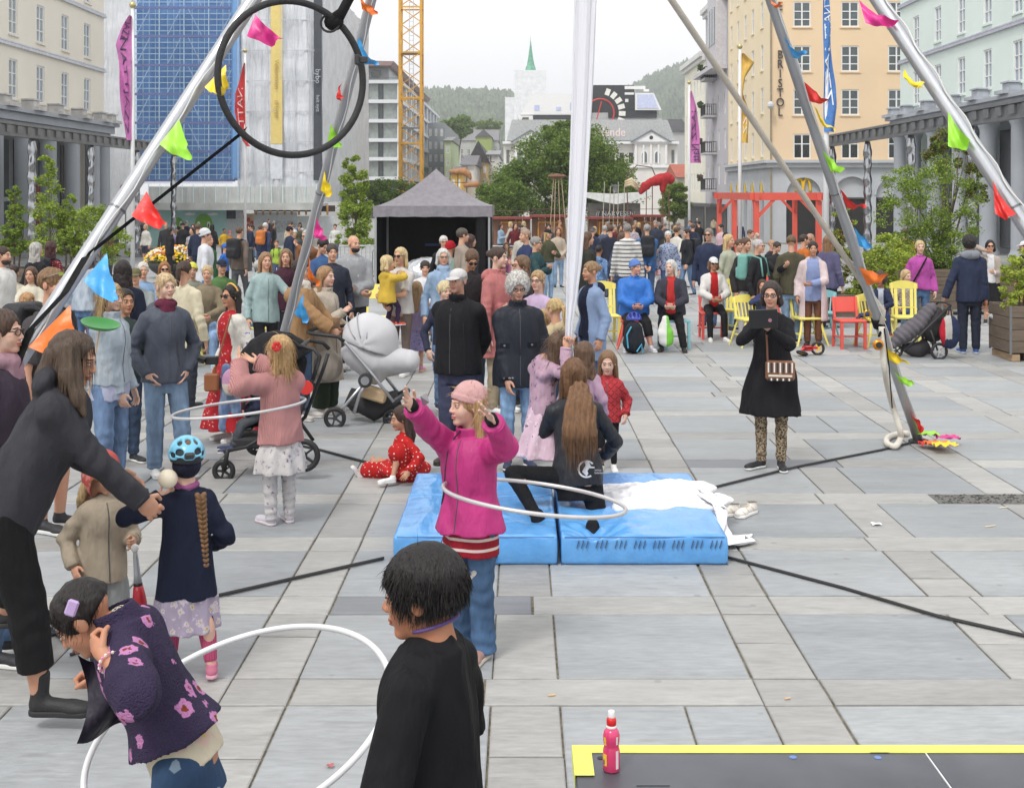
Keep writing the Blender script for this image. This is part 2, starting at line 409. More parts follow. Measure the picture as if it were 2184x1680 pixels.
def hand_sdf_f(curls,spread=0.0,thumb=0.0):
 ch=[]
 for i,(y,L) in enumerate(((-.03,.07),(-.01,.079),(.011,.073),(.031,.057))):
  p=np.array((0.,y,-.086));a=0.;pts=[p.copy()];c=curls[i] if hasattr(curls[i],'__len__') else (curls[i],)*3
  for k,f in enumerate((.45,.31,.24)):
   a+=math.radians(c[k]);p=p+L*f*np.array((-math.sin(a),spread*(y/.03)*math.cos(a),-math.cos(a)));pts.append(p.copy())
  ch.append((pts,(.0098,.009,.0082,.007)))
 t=math.radians(thumb)
 ch.append(([np.array((-.004,-.026,-.022)),np.array((-.016-.01*math.sin(t),-.056,-.05)),np.array((-.022-.03*math.sin(t),-.064+.02*math.sin(t),-.085+.006*math.sin(t)))],(.0135,.0105,.0085)))
 def f(P):
  d=ell(P,(0,0,-.05),(.0165,.041,.05));d=smin(d,rc(P,(0,0,.03),(0,0,-.03),.025,.024),.02)
  for pts,rs in ch: d=smin(d,chain(P,pts,rs),.004)
  return d
 return f
HK={'relax': ((12,22,16),(18,26,18),(24,30,20),(28,32,20)),'grip': ((62,80,50),)*4,'open': ((2,4,4),)*4,'point': ((4,6,4),(65,85,50),(70,85,50),(70,85,50)),'hold': ((38,45,30),)*4}
HANDS={}
def hand(kind,lod):
 k=(kind,lod)
 if k not in HANDS:
  HANDS[k]=surfnet(hand_sdf_f(HK[kind],.32 if kind=='open' else .05,{'grip': 75,'hold': 40}.get(kind,5)),(-.1,-.09,-.19),(.04,.06,.05),(.0038,.0052,.0085)[lod])
 return HANDS[k]
def shoe_sdf(boot=0):
 def up(P):
  d=rc(P,(0,.035,.045),(0,-.1,.034),.036,.032);d=smin(d,ell(P,(0,-.14,.032),(.042,.058,.03)),.03)
  d=smin(d,rc(P,(0,.03,.05),(0,.028,.085+boot*.08),.036,.037+.004*boot),.02);d=smax(d,.018-P[:,2],.004);return smax(d,P[:,2]-.1-boot*.08,.004)
 def sole(P):
  q=P.copy();q[:,2]=0;d=np.minimum(rc(q,(0,.035,0),(0,-.05,0),.04,.036),rc(q,(0,-.05,0),(.002,-.152,0),.036,.043));return smax(d,np.abs(P[:,2]-.014)-.013,.006)
 return up,sole
SHOES={}
def shoe(lod,boot=0):
 k=(lod,boot)
 if k not in SHOES:
  h=(.006,.009,.014)[lod];u,s=shoe_sdf(boot);a=surfnet(u,(-.06,-.21,.01),(.06,.09,.12+boot*.08),h);b=surfnet(s,(-.06,-.21,0),(.06,.09,.03),min(h,.009))
  SHOES[k]=(np.concatenate((a[0],b[0])),np.concatenate((a[1],b[1]+len(a[0]))),np.concatenate((np.zeros(len(a[1]),int),np.ones(len(b[1]),int))))
 return SHOES[k]
def face_cut(P,low=0.0,w=.07):
 return ell(P,(0,-.125,-.035+low),(w,.088+(w-.07)*.4,.1))
def hair_sdf(style):
 def cap(P,t,n=.004,f=55):
  return ell(P,(0,.02,.034),(.073+t,.094+t,.083+t))+n*snoise(P,f)+n*.7*snoise(P,f*2.1,1.3)
 def f(P):
  x,y,z=P.T;ax=np.abs(x)
  if style in ('short','crop','boy','fringe','old','grey_m','beard'):
   t={'crop': .005,'boy': .02,'fringe': .017,'old': .009}.get(style,.012)
   d=cap(P,t,.0045,60) if style!='boy' else cap(P,t,.002,34)
   fc=face_cut(P,{'boy': -.004,'fringe': -.012,'old': .02}.get(style,.004))
   d=smax(d,-fc,.008);d=smax(d,-(z+.055-.25*(y-.0)),.012)
   d=smax(d,-ell(P,(.075*np.sign(1),-.005,-.03),(.02,.03,.04)),.008);d=smax(d,-ell(P,(-.075,-.005,-.03),(.02,.03,.04)),.008)
   if style=='beard':
    b=ell(P,(0,-.04,-.082),(.058,.062,.046))+.003*snoise(P,90);b=smax(b,-ell(P,(0,-.105,-.045),(.026,.03,.028)),.006);b=smax(b,z+.04-.2*y,.01);b=smax(b,y-.01,.01);d=np.minimum(np.maximum(d,.03-z) if False else d,b)
   return d
  if style in ('beardonly',):
   b=ell(P,(0,-.04,-.08),(.06,.064,.05))+.003*snoise(P,90);b=smax(b,-ell(P,(0,-.112,-.045),(.03,.03,.03)),.006);b=smax(b,z+.035-.3*y,.01);return smax(b,y-.015,.01)
  if style in ('curly','afro'):
   t=.035 if style=='curly' else .045
   d=cap(P,t,.009,75)+.006*snoise(P,150,.5);d=smin(d,ell(P,(0,.035,-.01),(.105,.095,.085))+.008*snoise(P,80),.03)
   d=smax(d,-face_cut(P,-.006),.012);return smax(d,-(z+.1),.02)
  n=.004
  d=cap(P,.012,n,50)
  d=smax(d,-face_cut(P,.014 if style in ('pony','bun','braid','tight') else .022,.07 if style in ('pony','bun','braid','tight') else .083),.008)
  if style in ('pony','bun','braid','tight'):
   d=smax(d,-(z+.03-.45*(y-.02)),.015)
   d=smax(d,-ell(P,(.078,.0,-.02),(.022,.03,.04)),.008);d=smax(d,-ell(P,(-.078,.0,-.02),(.022,.03,.04)),.008)
   if style=='pony': d=smin(d,chain(P,((0,.105,.045),(0,.145,.02),(0,.15,-.06),(.005,.14,-.17)),(.02,.028,.03,.01))+.004*snoise(P,70),.01)
   if style=='bun': d=smin(d,ell(P,(0,.125,.04),(.04,.035,.04))+.004*snoise(P,90),.008)
   return d
  L={'long': .30,'vlong': .44,'bob': .125,'shoulder': .2,'wavy': .27,'girl': .25,'wavyl': .36}[style]
  wv=.01 if style in ('wavy','wavyl') else .004
  s=chain(np.stack((ax,y,z),1),((.066,.024,.03),(.082,.03,-.06),(.085,.04,-L*.7),(.07,.05,-L)),(.026,.024,.028,.012))+wv*snoise(P,40)
  bk=chain(P*np.array((.62,1,1),np.float32),((0,.05,.02),(0,.075,-.06),(0,.085,-L*.75),(0,.08,-L-.01)),(.055,.045,.036,.015))+wv*snoise(P,40,2.)
  d=smin(d,smin(s,bk,.03),.02);d=smax(d,-face_cut(P,.022,.083),.01)
  return smax(d,-rc(P,(0,-.03,-.1),(0,-.06,-.3),.05,.09),.02)
 return f
HAIRS={}
HB={'long': -.33,'vlong': -.48,'bob': -.16,'shoulder': -.23,'wavy': -.31,'girl': -.28,'wavyl': -.4,'pony': -.2}
def hair(style,lod):
 k=(style,lod)
 if k not in HAIRS:
  HAIRS[k]=surfnet(hair_sdf(style),(-.15,-.15,HB.get(style,-.14)),(.15,.19,.18),(.0048,.0068,.0105)[lod])
 return HAIRS[k]
def beanie_sdf(P):
 x,y,z=P.T;d=ell(P,(0,.018,.04),(.086,.106,.1));d=smax(d,-(z-.022+.32*(y+.02)-.0),.006)
 b=np.abs(ell(P,(0,.018,.035),(.088,.108,.1)))-.006;b=smax(b,np.abs(z-.035+.32*(y+.02))-.018,.006)
 return smin(d,b,.006)+.0022*snoise(P*np.array((1,1,2.5),np.float32),32)
def cap_sdf(P):
 x,y,z=P.T;d=ell(P,(0,.016,.04),(.082,.101,.075));d=smax(d,-(z-.032-.1*y),.005)
 br=np.sqrt((x/.8)**2+(y+.085)**2)-.085;br=smax(br,np.abs(z-.033+.25*np.maximum(0,-(y+.09))+4*x*x*.5)-.004,.003);br=smax(br,y+.06,.01)
 return np.minimum(d,br)
HATS={}
def hat(kind,lod):
 k=(kind,lod)
 if k not in HATS: HATS[k]=surfnet(beanie_sdf if kind=='beanie' else cap_sdf,(-.11,-.2,-.06),(.11,.14,.16),(.0055,.0055,.009)[lod])
 return HATS[k]
# ------------------------------------------------------------------ people: bodies and clothes
def unit(v): v=np.asarray(v,float);return v/(np.linalg.norm(v)+1e-9)
def ik(S,T,l1,l2,pole):
 S=np.asarray(S,float);T=np.asarray(T,float);d=T-S;D=np.linalg.norm(d);D2=min(max(D,abs(l1-l2)+.01),(l1+l2)*.998)
 n=d/(D+1e-9);T2=S+n*D2;a=(l1*l1-l2*l2+D2*D2)/(2*D2);hh=math.sqrt(max(l1*l1-a*a,0))
 p=np.asarray(pole,float);p=p-n*(p @ n);return S+n*a+unit(p)*hh,T2
def loft(P,o,ux,uf,uu,tab,fold=0.0,nf=9,ph=0.0):
 """tab rows: (height along uu, half width, half depth, forward offset)"""
 q=P-np.asarray(o,np.float32);z=q @ np.asarray(uu,np.float32);T=np.array(sorted(tab))
 zz=np.linspace(T[0,0],T[-1,0],80);kk=np.ones(13)/13;A=[]
 for i in (1,2,3):
  y_=np.interp(zz,T[:,0],T[:,i]);yp=np.concatenate((2*y_[0]-y_[6:0:-1],y_,2*y_[-1]-y_[-2:-8:-1]));A.append(np.interp(z,zz,np.convolve(yp,kk,'valid')))
 a,b,c=A
 x=q @ np.asarray(ux,np.float32);y=q @ np.asarray(uf,np.float32)-c
 if fold:
  w=1+fold*np.clip((T[-1,0]-z)/(T[-1,0]-T[0,0]),0,1)*np.sin(nf*np.arctan2(y,x)+ph+2*np.sin(6*z));a=a*w;b=b*w
 e=np.sqrt((x/a)**2+(y/b)**2);g=np.sqrt((x/a**2)**2+(y/b**2)**2)+1e-6
 d=np.where(e>.05,e*(e-1)/g,-np.minimum(a,b));d=np.clip(d,-.3,3)
 return np.maximum(d,np.maximum(T[0,0]-z,z-T[-1,0]))
POSES={
 'down': dict(hl=(.15,-.02,.47),hr=(-.15,-.02,.47)),
 'walk': dict(hl=(.145,-.08,.48),hr=(-.145,.07,.48),fl=(.04,.1,.055),fr=(-.045,-.12,.04)),
 'pocket': dict(hl=(.1,-.03,.51),hr=(-.1,-.03,.51),el=(1,.8,0),er=(-1,.8,0)),
 'back': dict(hl=(.03,.11,.50),hr=(-.03,.115,.49),el=(1,.5,0),er=(-1,.5,0)),
 'front': dict(hl=(.02,-.125,.53),hr=(-.02,-.13,.53),el=(1,.4,-.3),er=(-1,.4,-.3),tl='hold',tr='hold'),
 'cross': dict(hl=(-.035,-.12,.635),hr=(.035,-.135,.62),el=(1,0,-.6),er=(-1,0,-.6)),
 'chest': dict(hl=(.02,-.13,.66),hr=(-.15,-.02,.47),el=(1,.3,-.6),tl='hold'),
 'phone': dict(hl=(.04,-.17,.66),hr=(-.04,-.17,.66),el=(.7,.3,-1),er=(-.7,.3,-1),tl='hold',tr='hold'),
 'sit': dict(pel=(0,.0,None),fl=(.075,-.25,.04),fr=(-.075,-.25,.04),hl=(.02,-.2,None),hr=(-.02,-.205,None),el=(1,.3,-.3),er=(-1,.3,-.3),tl='hold',tr='hold',lean=(6,0,0)),
}
PEOPLE=[]
def rot_axis(ax,a): return np.array(Matrix.Rotation(a,3,Vector(ax)))
def person(label,u,v,vt=None,h=None,yaw=0.,pose='down',top=None,bot=None,shoes=((40,40,45),(235,235,230)),hairs=('short',(90,65,45)),skin=(224,178,150),group=None,fem=False,fat=0.,z0=None,hats=None,glasses=None,under=None,scarf=None,Yd=None,lodx=None,name='person',hy=0.,hp=0.,hroll=0.,bare_l=0.,bare_a=0.,seat=.45,child=None,body=True,xoff=0.,hscale=1.0,**pk):
 if Yd: Y=Yd
 elif v is None:
  Y=F*(CH-h)/(vt-V0)
  if Y>22: Y=F*(CH-h-.396)/(vt-V0-48.6)
 else: Y=gy(v)
 if h is None: h=(v-vt)*Y/F
 z0=gz(Y) if z0 is None else z0;base=np.array(((u-U0)*Y/F+xoff,Y,z0));yr=math.radians(yaw)
 child=(h<1.5) if child is None else child
 lod=lodx if lodx is not None else (0 if Y<9.2 else 1 if Y<19 else 2)
 vox=min(max(Y/1266*1.15,.0075),.03)
 root=empty(name,base,yr,label,'person' if name=='person' else name,group)
 Rz=rotm(rz=yr)
 def toloc(p): return Rz.T @ (np.asarray(p,float)-base)
 pp=dict(POSES['down']);pp.update(POSES.get(pose,{}));pp.update(pk)
 hh=.17+.033*h;hsz=hh/.238*hscale;hip=(.505 if not child else .475+.02*(h-1))*h
 neckb=h-hh-.02*h;sw=(.086 if fem else .097)*h+fat*.5;sw=sw*(.96 if child else 1)*pk.get('swk',1)
 hw=.052*h
 def conv(p,default=None):
  if p is None: return None
  if p[0]=='w': return toloc(at(p[1],p[2],Y+p[3]))
  return np.array([x*h if x is not None else 0 for x in p],float)
 pel=pp.get('pel');P0=np.array((0,0,hip))
 if pel is not None:
  P0=conv(pel)
  if pel[2] is None: P0[2]=seat+.075*h*(.9 if child else 1)
 ln=pp.get('lean',(0,0,0));a1,a2,tw=(math.radians(x) for x in ln)
 Rt=rotm(rx=a1) @ rotm(ry=a2);Rt=rotm(ry=a2) @ rotm(rx=a1)
 Lt=neckb-hip;uu=Rt @ np.array((0,0,1.));Rtw=rot_axis(uu,tw);ux=Rtw @ (Rt @ np.array((1.,0,0)));uf=Rtw @ (Rt @ np.array((0,-1.,0)))
 P1=P0+uu*Lt
 shz=Lt-.072*h
 J=dict(P0=P0,P1=P1,uu=uu,ux=ux,uf=uf,h=h,base=base,Rz=Rz,root=root,Lt=Lt,sw=sw,Y=Y,toloc=toloc,vox=vox)
 ua,fa=.172*h,.15*h;tl_=(hip-.01*h-.042*h)*.515;sl_=tl_/.515*.487
 hipx=unit(np.array((ux[0],ux[1],0)))
 for s,k in ((1,'l'),(-1,'r')):
  S=P0+uu*shz+ux*s*sw*(1-.0);J['s'+k]=S
  tgt=conv(pp['h'+k])
  if pp['h'+k][0]!='w' and pp['h'+k][2] is None: tgt[2]=P0[2]+.07*h
  J['e'+k],J['w'+k]=ik(S,tgt,ua,fa,pp.get('e'+k,(s*.55,1,-.35)))
  J['h'+k]=P0+hipx*s*hw+np.array((0,0,-.01*h))
  ft=conv(pp.get('f'+k,(s*.052,.0,.042)));J['k'+k],J['a'+k]=ik(J['h'+k],ft,tl_,sl_,pp.get('k'+k,(s*.1,-1,.1)))
 # ---- head
 hyr,hpr=math.radians(hy),math.radians(hp)
 Rh=rotm(rz=hyr) @ rotm(rx=hpr) @ rotm(ry=math.radians(hroll))
 hc=P1+np.array((0,0,.02*h))*0+(uu*.4+np.array((0,0,.6)))*(.02*h+hh*.5)+np.array((0,-.012*h,0)) @ rotm(rz=-hyr)
 if pp.get('hpos') is not None: hc=conv(pp['hpos'])
 J['hc']=hc;J['Rh']=Rh;J['hsz']=hsz
 def hx(V): return (np.asarray(V)*hsz) @ Rh.T+hc
 J['hx']=hx
 # ---- torso tables
 m=1.0 if not child else .95;w0=h*m
 hipw=.102 if fem else .096;wst=.078 if fem else .086;chs=.084 if fem else .094
 if child: hipw,wst,chs=.092,.09,.092
 def ttab(t,hem,flare=0.,hemz=None,waist=1.,topcut=1.):
  rows=[(Lt*.0,hipw*w0,.073*w0),(Lt*.33,(wst*waist+hipw*(1-waist)*.9)*w0,.062*w0),(Lt*.62,chs*w0,.07*w0),(Lt*.82,chs*w0*.9,.06*w0),(Lt*.93,.055*w0,.045*w0),(Lt*1.03,.036*w0,.036*w0)]
  R=[(z,a+t+fat*(1.1 if z<Lt*.5 else .7),b+t+fat*(1.3 if z<Lt*.6 else .6),(.012*h if .5<z/Lt<.9 else 0)+(fat*.4 if z<Lt*.5 else 0)) for z,a,b in rows if z<=Lt*topcut+1e-6]
  z1=hem*Lt;R=[(z,a+flare*max(0.,(.33*Lt-z)/(.33*Lt-z1)),b+flare*max(0.,(.33*Lt-z)/(.33*Lt-z1)),c) for z,a,b,c in R] if z1<.2*Lt else R
  if z1<0: R.append((z1,(hipw*w0+t+fat)+flare,.073*w0+t+fat*1.2+flare,0))
  else:
   T=np.array(sorted(R));aa=[np.interp(z1,T[:,0],T[:,i]) for i in (1,2,3)];R=[r for r in R if r[0]>z1];R.append((z1,aa[0]+(0 if hem<.2 else flare),aa[1]+(0 if hem<.2 else flare),aa[2]))
  return R
 ph=(hash_(label)%97)*.13
 def bounds(pts,r): A=np.array(pts);return A.min(0)-r,A.max(0)+r
 mats=dict(skin=skinmat(skin))
 # ---- skin body
 Vh,Qh,mh=HEADS[lod];parts=[(hx(Vh),Qh,mh)]
 hl_=lod
 if pp.get('hpos') is not None:
  nk=hx([(0,.025,-.07)])[0];lo,hi=bounds([nk,P1],.09);V,Q=surfnet(lambda P: rc(P,P1-uu*.03,nk,.052*hsz,.048*hsz),lo,hi,.012);parts[0]=(parts[0][0][:],*parts[0][1:]);parts.append((V,Q,np.zeros(len(Q),int)))
 for s,k in ((1,'l'),(-1,'r')):
  Vd,Qd=hand(pp.get('t'+k,'relax'),hl_);sc=h/1.72*(1.06 if child else 1)*pp.get('hs',1)
  ax=unit(J['e'+k]-J['w'+k]);th=pp.get('th'+k)
  if th is None: th=np.array((-s*.35,-1.,.45))
  th=np.asarray(th,float);th=unit(th-ax*(th @ ax));xx=np.cross(-th,ax)     # columns x,y(-thumb),z(axis)
  V=Vd.copy();Q=Qd
  if s<0: V[:,0]*=-1;Q=Q[:,::-1]
  V=V*sc;R=np.stack((xx,-th,ax),1)
  parts.append((V @ R.T+J['w'+k]-ax*.012*sc*0,Q,np.zeros(len(Q),int)))
 if body and (lod<2 or bare_l or bare_a):
  tb=ttab(-.012,-.12);lt=.0
  ra=np.array((.027,.021,.0145))*h;rl=np.array((.045,.031,.02))*h
  def fb(P):
   d=loft(P,P0,ux,uf,uu,tb)
   for k in 'lr':
    d=smin(d,chain(P,(J['s'+k],J['e'+k],J['w'+k]),ra),.02);d=smin(d,chain(P,(J['h'+k],J['k'+k],J['a'+k]),rl),.02)
    if bare_l: d=smin(d,ell(P,J['k'+k]*.55+J['a'+k]*.45+np.array((0,.012*h,.04*h)),(.026*h,.028*h,.06*h)),.02)
   return d
  lo,hi=bounds([P0,P1]+[J[a+k] for a in 'seĥhkaw'.replace('ĥ','') for k in 'lr'],.1*h+fat)
  bv=vox*1.1 if (bare_l or bare_a) else max(.022,vox*1.5)
  V,Q=surfnet(fb,lo,hi,bv);parts.append((V,Q,np.zeros(len(Q),int)))
 off=0;VV,QQ,MM=[],[],[]
 for V,Q,mi in parts: VV.append(V);QQ.append(Q+off);MM.append(mi);off+=len(V)
 hcol=hairs[1] if hairs else (90,70,55);hcol=(60,40,30) if isinstance(hcol,str) else hcol
 lipc=tuple(int(a*b) for a,b in zip(skin,(.88,.72,.72)))
 bo=mesh_obj('body',np.concatenate(VV),np.concatenate(QQ),[mats['skin'],mat((196,190,184),.3,var=0),mat((45,34,30),.25,var=0),skinmat(lipc),mat(tuple(int(c*.75) for c in hcol),.8,var=.2,nscale=60)],root,True,np.concatenate(MM))
 J['body']=bo
 # ---- hair and hat
 if hairs:
  for st in hairs[0].split('+'):
   V,Q=hair(st,lod);Q=Q[(V[Q].mean(1)[:,2]<.03+.1*V[Q].mean(1)[:,1])] if hats else Q;o=mesh_obj('beard' if st=='beardonly' else 'hair',hx(V),Q,hairmat(hairs[1],st in ('curly','afro')),root,True);J['hair']=o
 if hats:
  V,Q=hat(hats[0],lod);J['hat']=mesh_obj(hats[0],hx(V),Q,cloth(hats[1]),root,True)
 if glasses:
  g=MB();dark=glasses=='sun';fr=.0028 if not dark else .004
  for s in (1,-1):
   ring=[hx([(s*.032+.0215*math.cos(a),-.101+.012*abs(math.cos(a))*(math.cos(a)*s>0)*1,.001+.0165*math.sin(a))])[0] for a in np.linspace(0,2*math.pi,15)[:-1]]
   g.tube(ring,fr*hsz,5,0,closed=True)
   g.tube([hx([(s*.053,-.094,.006)])[0],hx([(s*.08,-.03,.008)])[0],hx([(s*.084,.012,.0)])[0]],fr*hsz*.9,5,0)
   if dark: g.add(ring,[tuple(range(14))],1)
  g.tube([hx([(-.012,-.104,.005)])[0],hx([(0,-.108,.007)])[0],hx([(.012,-.104,.005)])[0]],fr*hsz,5,0)
  g.build('glasses',[mat((35,30,30),.3,var=0),mat((25,22,22),.08,var=0,spec=.8)],root)
 # ---- lower garments
 if bot:
  kd=bot.get('kind','trousers');mt=bot['m']
  if kd in ('trousers','shorts','leggings'):
   w=bot.get('w',1.0);cut=bot.get('cut',0.0 if kd!='shorts' else .9);aw=bot.get('aw',w)
   r=np.array((.052*(.5+.5*w),.038*w,.030*aw))*h
   if kd=='leggings': r=np.array((.05,.034,.022))*h
   tb=[z for z in ttab(-.004,-.28,-.012*h)];tb=[q for q in tb if q[0]<=Lt*.35]+[(Lt*.36,*[np.interp(Lt*.36,*zip(*[(q[0],q[i]) for q in sorted(tb)])) for i in (1,2)],0)]
   def fl_(P):
    d=loft(P,P0,ux,uf,uu,tb);e=None
    for k in 'lr':
     A,K,H_=J['a'+k],J['k'+k],J['h'+k];n1=unit(K-A)
     end=A-n1*.012*h*(1 if bot.get('long') else 0)
     c=chain(P,(H_,K,end),r)
     if kd=='shorts': c=np.maximum(c,(P-(K*cut+H_*(1-cut))) @ np.asarray(unit(K-H_),np.float32))
     elif cut: pt=A*(1-cut)+K*cut;c=np.maximum(c,(pt-P) @ np.asarray(n1,np.float32))
     else: c=np.maximum(c,(end-P) @ np.asarray(n1,np.float32)-.005)
     wr=.004*np.sin(((P-K) @ np.asarray(n1,np.float32))*62+4*snoise(P,9,ph))*np.exp(-(((P-K)**2).sum(1))/.03)+.006*np.sin(((P-A) @ np.asarray(n1,np.float32))*85+3*snoise(P,12,ph))*np.exp(-(((P-A)**2).sum(1))/.012)
     c=c+wr*(0.3 if kd=='leggings' else 1)
     e=c if e is None else np.minimum(e,c)
    return smin(d,e,.025)+.0025*snoise(P,28,ph)
   lo,hi=bounds([P0]+[J[a+k] for a in 'hka' for k in 'lr'],.11*h+fat)
   V,Q=surfnet(fl_,lo,hi,vox);J['bot']=mesh_obj(kd,V,Q,mt,root,True)
  else:   # skirt or lower part of a dress
   ln_=bot.get('len',.5);fl=bot.get('flare',.08);z1=-ln_*hip
   tb=[(Lt*.36,(wst-.004)*w0+fat,.058*w0+fat,0),(0,hipw*w0+.002+fat,.073*w0+.002+fat,0),(z1*.5,hipw*w0+.016+fat+fl*.55,.08*w0+fl*.55+fat,0),(z1,hipw*w0+fl+fat,.08*w0+fl+fat,0)]
   o3=np.array((0,0,1.));ox=unit((ux[0],ux[1],0));of=unit((uf[0],uf[1],0))
   V,Q=surfnet(lambda P: loft(P,P0,ox,of,o3,tb,bot.get('fold',.09),8,ph)+.002*snoise(P,30,ph),*bounds([P0+(0,0,z1),P0+(0,0,Lt*.36)],.15*h+fl),vox)
   J['bot']=mesh_obj('skirt',V,Q,mt,root,True)
 # ---- shoes
 if shoes:
  for s,k in ((1,'l'),(-1,'r')):
   V,Q,mi=shoe(min(lod,2),int(shoes[2]) if len(shoes)>2 else 0);sc=h/1.72*(1.1 if child else 1)*(1.0 if not fem else .95)
   A=J['a'+k];fy=pp.get('fy'+k,s*9.);pt=pp.get('fp'+k,0.)
   R=rotm(rz=math.radians(fy)) @ rotm(rx=math.radians(pt));V=V*sc
   V=(V-np.array((0,.028,.05))*sc) @ R.T+A+np.array((0,0,.05*sc-.042*h))*(1 if pt==0 else .5)
   mesh_obj('shoe',V,Q if True else Q,[mat(shoes[0],.6,bmp=.3,bscale=120),mat(shoes[1],.7)],root,True,mi)
 # ---- upper garments
 tops=[t for t in (under,top) if t]
 for ti,g in enumerate(tops):
  th=g.get('t',.014);hem=g.get('hem',-.05);sl=g.get('sl',1.0);fl=g.get('flare',.0);tb=ttab(th,hem,fl,waist=g.get('waist',.55))
  sr=np.array((.029,.024,.019))*h+th*.75+fat*.25;loose=g.get('loose',1.0);sr=sr*loose
  opn=g.get('open',0)
  def ft_(P):
   d=loft(P,P0,ux,uf,uu,tb,g.get('fold',0.0),7,ph)
   for k in 'lr':
    d=smin(d,rc(P,P1-uu*.026*h,J['s'+k],.033*h,sr[0]*.86),.03)
    if sl>0:
     S,E,Wk=J['s'+k],J['e'+k],J['w'+k]
     if sl>=.55:
      W2=E+(Wk-E)*min(1,(sl-.5)/.5)*1.0;nn=unit(W2-E)
      a=smin(rc(P,S,E,sr[0],sr[1]),np.maximum(rc(P,E,W2+nn*.02,sr[1],sr[2]),(P-W2) @ np.asarray(nn,np.float32)-.004),.01)
      a=a+.0045*np.sin(((P-E) @ np.asarray(unit(S-Wk),np.float32))*75+4*snoise(P,10,ph))*np.exp(-((P-E)**2).sum(1)/.022)
     else:
      nn=unit(E-S);a=np.maximum(rc(P,S,E,sr[0]*1.05,sr[1]*1.25),(P-(S+(E-S)*sl*1.8)) @ np.asarray(nn,np.float32))
     d=smin(d,a,g.get('ak',.026))
   d=d+.002*snoise(P*np.array((1,1,.6),np.float32),21,ph)+(.018+g.get('wr',0))*(np.abs(snoise(P*np.array((1,1,.42),np.float32)+P[:,[2,2,1]]*np.array((.3,-.25,.1),np.float32),11,ph+1))-.33)
   if g.get('collar'): d=smin(d,smax(np.abs(rc(P,P1-uu*.03*h,P1+uu*(.018*h)+uf*.012*h,.046*h,.043*h))-.006,(P-P1-uu*.018*h) @ np.asarray(uu,np.float32),.006),.008)
   if g.get('hood'): d=smin(d,ell(P,P1-uf*.052*h-uu*.03*h,np.array((.08,.034,.045))*h,np.stack((ux,uf,uu),1))+.004*snoise(P,35),.02)
   if opn:
    q=P-P0;x=q @ np.asarray(ux,np.float32);y=q @ np.asarray(uf,np.float32);z=q @ np.asarray(uu,np.float32)
    d=smax(d,-np.maximum(np.abs(x-g.get('ox',0))-opn*h*(.6+.4*np.clip(1-z/Lt,0,1)),-y),.008)
   else: d=smax(d,-rc(P,P1+uf*.03*h,P1+uu*.06*h+uf*.03*h,.03*h,.05*h),.01) if g.get('vneck') else d
   return d
  lo,hi=bounds([P0+uu*hem*Lt,P1]+[J[a+k] for a in 'sew' for k in 'lr'],.1*h+th+fl+fat)
  V,Q=surfnet(ft_,lo,hi,vox);o=mesh_obj(g.get('n','jacket'),V,Q,g['m'],root,True);J['top']=o
  if lod<2 and sl==1:
   for k in 'lr':
    nn=unit(J['w'+k]-J['e'+k]);p1_=unit(np.cross(nn,(.3,.2,1)));p2_=np.cross(nn,p1_);m2=MB();m2.tube([J['w'+k]-nn*.012+(sr[2]+.001)*(math.cos(a)*p1_+math.sin(a)*p2_) for a in np.linspace(0,6.283,15)[:-1]],.0055,5,closed=True);m2.build('cuff',g['m'],root,True)
  if lod<2 and (g.get('collar') or g.get('hood')) and not opn and g.get('n') not in ('hoodie','jumper'):
   T_=BVHTree.FromPolygons([tuple(x) for x in V],[tuple(map(int,q)) for q in Q]);pz=[]
   for t in np.linspace(max(hem,-.5)+.03,.93,12):
    o_=P0+uu*Lt*t+uf*.5;hh_=T_.ray_cast(Vector(o_),Vector(-uf),.6)
    if hh_[0] is not None: pz.append(np.array(hh_[0])+uf*.001)
   if len(pz)>3: m2=MB();m2.tube(pz,.003,5);m2.build('zip',mat((84,84,88),.5),root)
 if scarf:
  V,Q=surfnet(lambda P: smin(ell(P,P1+uf*.012*h,(.055*h,.055*h,.03*h)),ell(P,P1+uf*.045*h-uu*.04*h,(.04*h,.025*h,.05*h)),.02)+.005*snoise(P,45),*bounds([P1],.12*h),max(.008,vox*.8))
  mesh_obj('scarf',V,Q,scarf,root,True)
 PEOPLE.append(J);return J
def hash_(s):
 k=7
 for ch in s: k=(k*131+ord(ch))%1000003
 return k
def bvh(o):
 me=o.data;return BVHTree.FromPolygons([v.co[:] for v in me.vertices],[tuple(p.vertices) for p in me.polygons])
def sticker(J,garment,name,polys,mats,origin,ux,uz,off=.003):
 """flat shapes (list of (verts2d, faces, mat index)) laid onto a garment, in the person's local frame"""
 T=bvh(garment);ux=np.asarray(ux,float);uz=np.asarray(uz,float);n=np.cross(ux,uz);mb=MB()
 for V2,Fc,mi in polys:
  V=[]
  for p,q in V2:
   o=np.asarray(origin,float)+p*ux+q*uz;hit=T.ray_cast(Vector(o+n*.35),Vector(-n),.8)
   V.append(np.array(hit[0])+n*off if hit[0] is not None else o)
  mb.add(V,Fc,mi)
 return mb.build(name,mats,J['root'])
def grid2(x0,x1,z0,z1,nx,nz):
 V=[(x0+(x1-x0)*i/nx,z0+(z1-z0)*j/nz) for j in range(nz+1) for i in range(nx+1)]
 return V,[(j*(nx+1)+i,j*(nx+1)+i+1,(j+1)*(nx+1)+i+1,(j+1)*(nx+1)+i) for j in range(nz) for i in range(nx)]
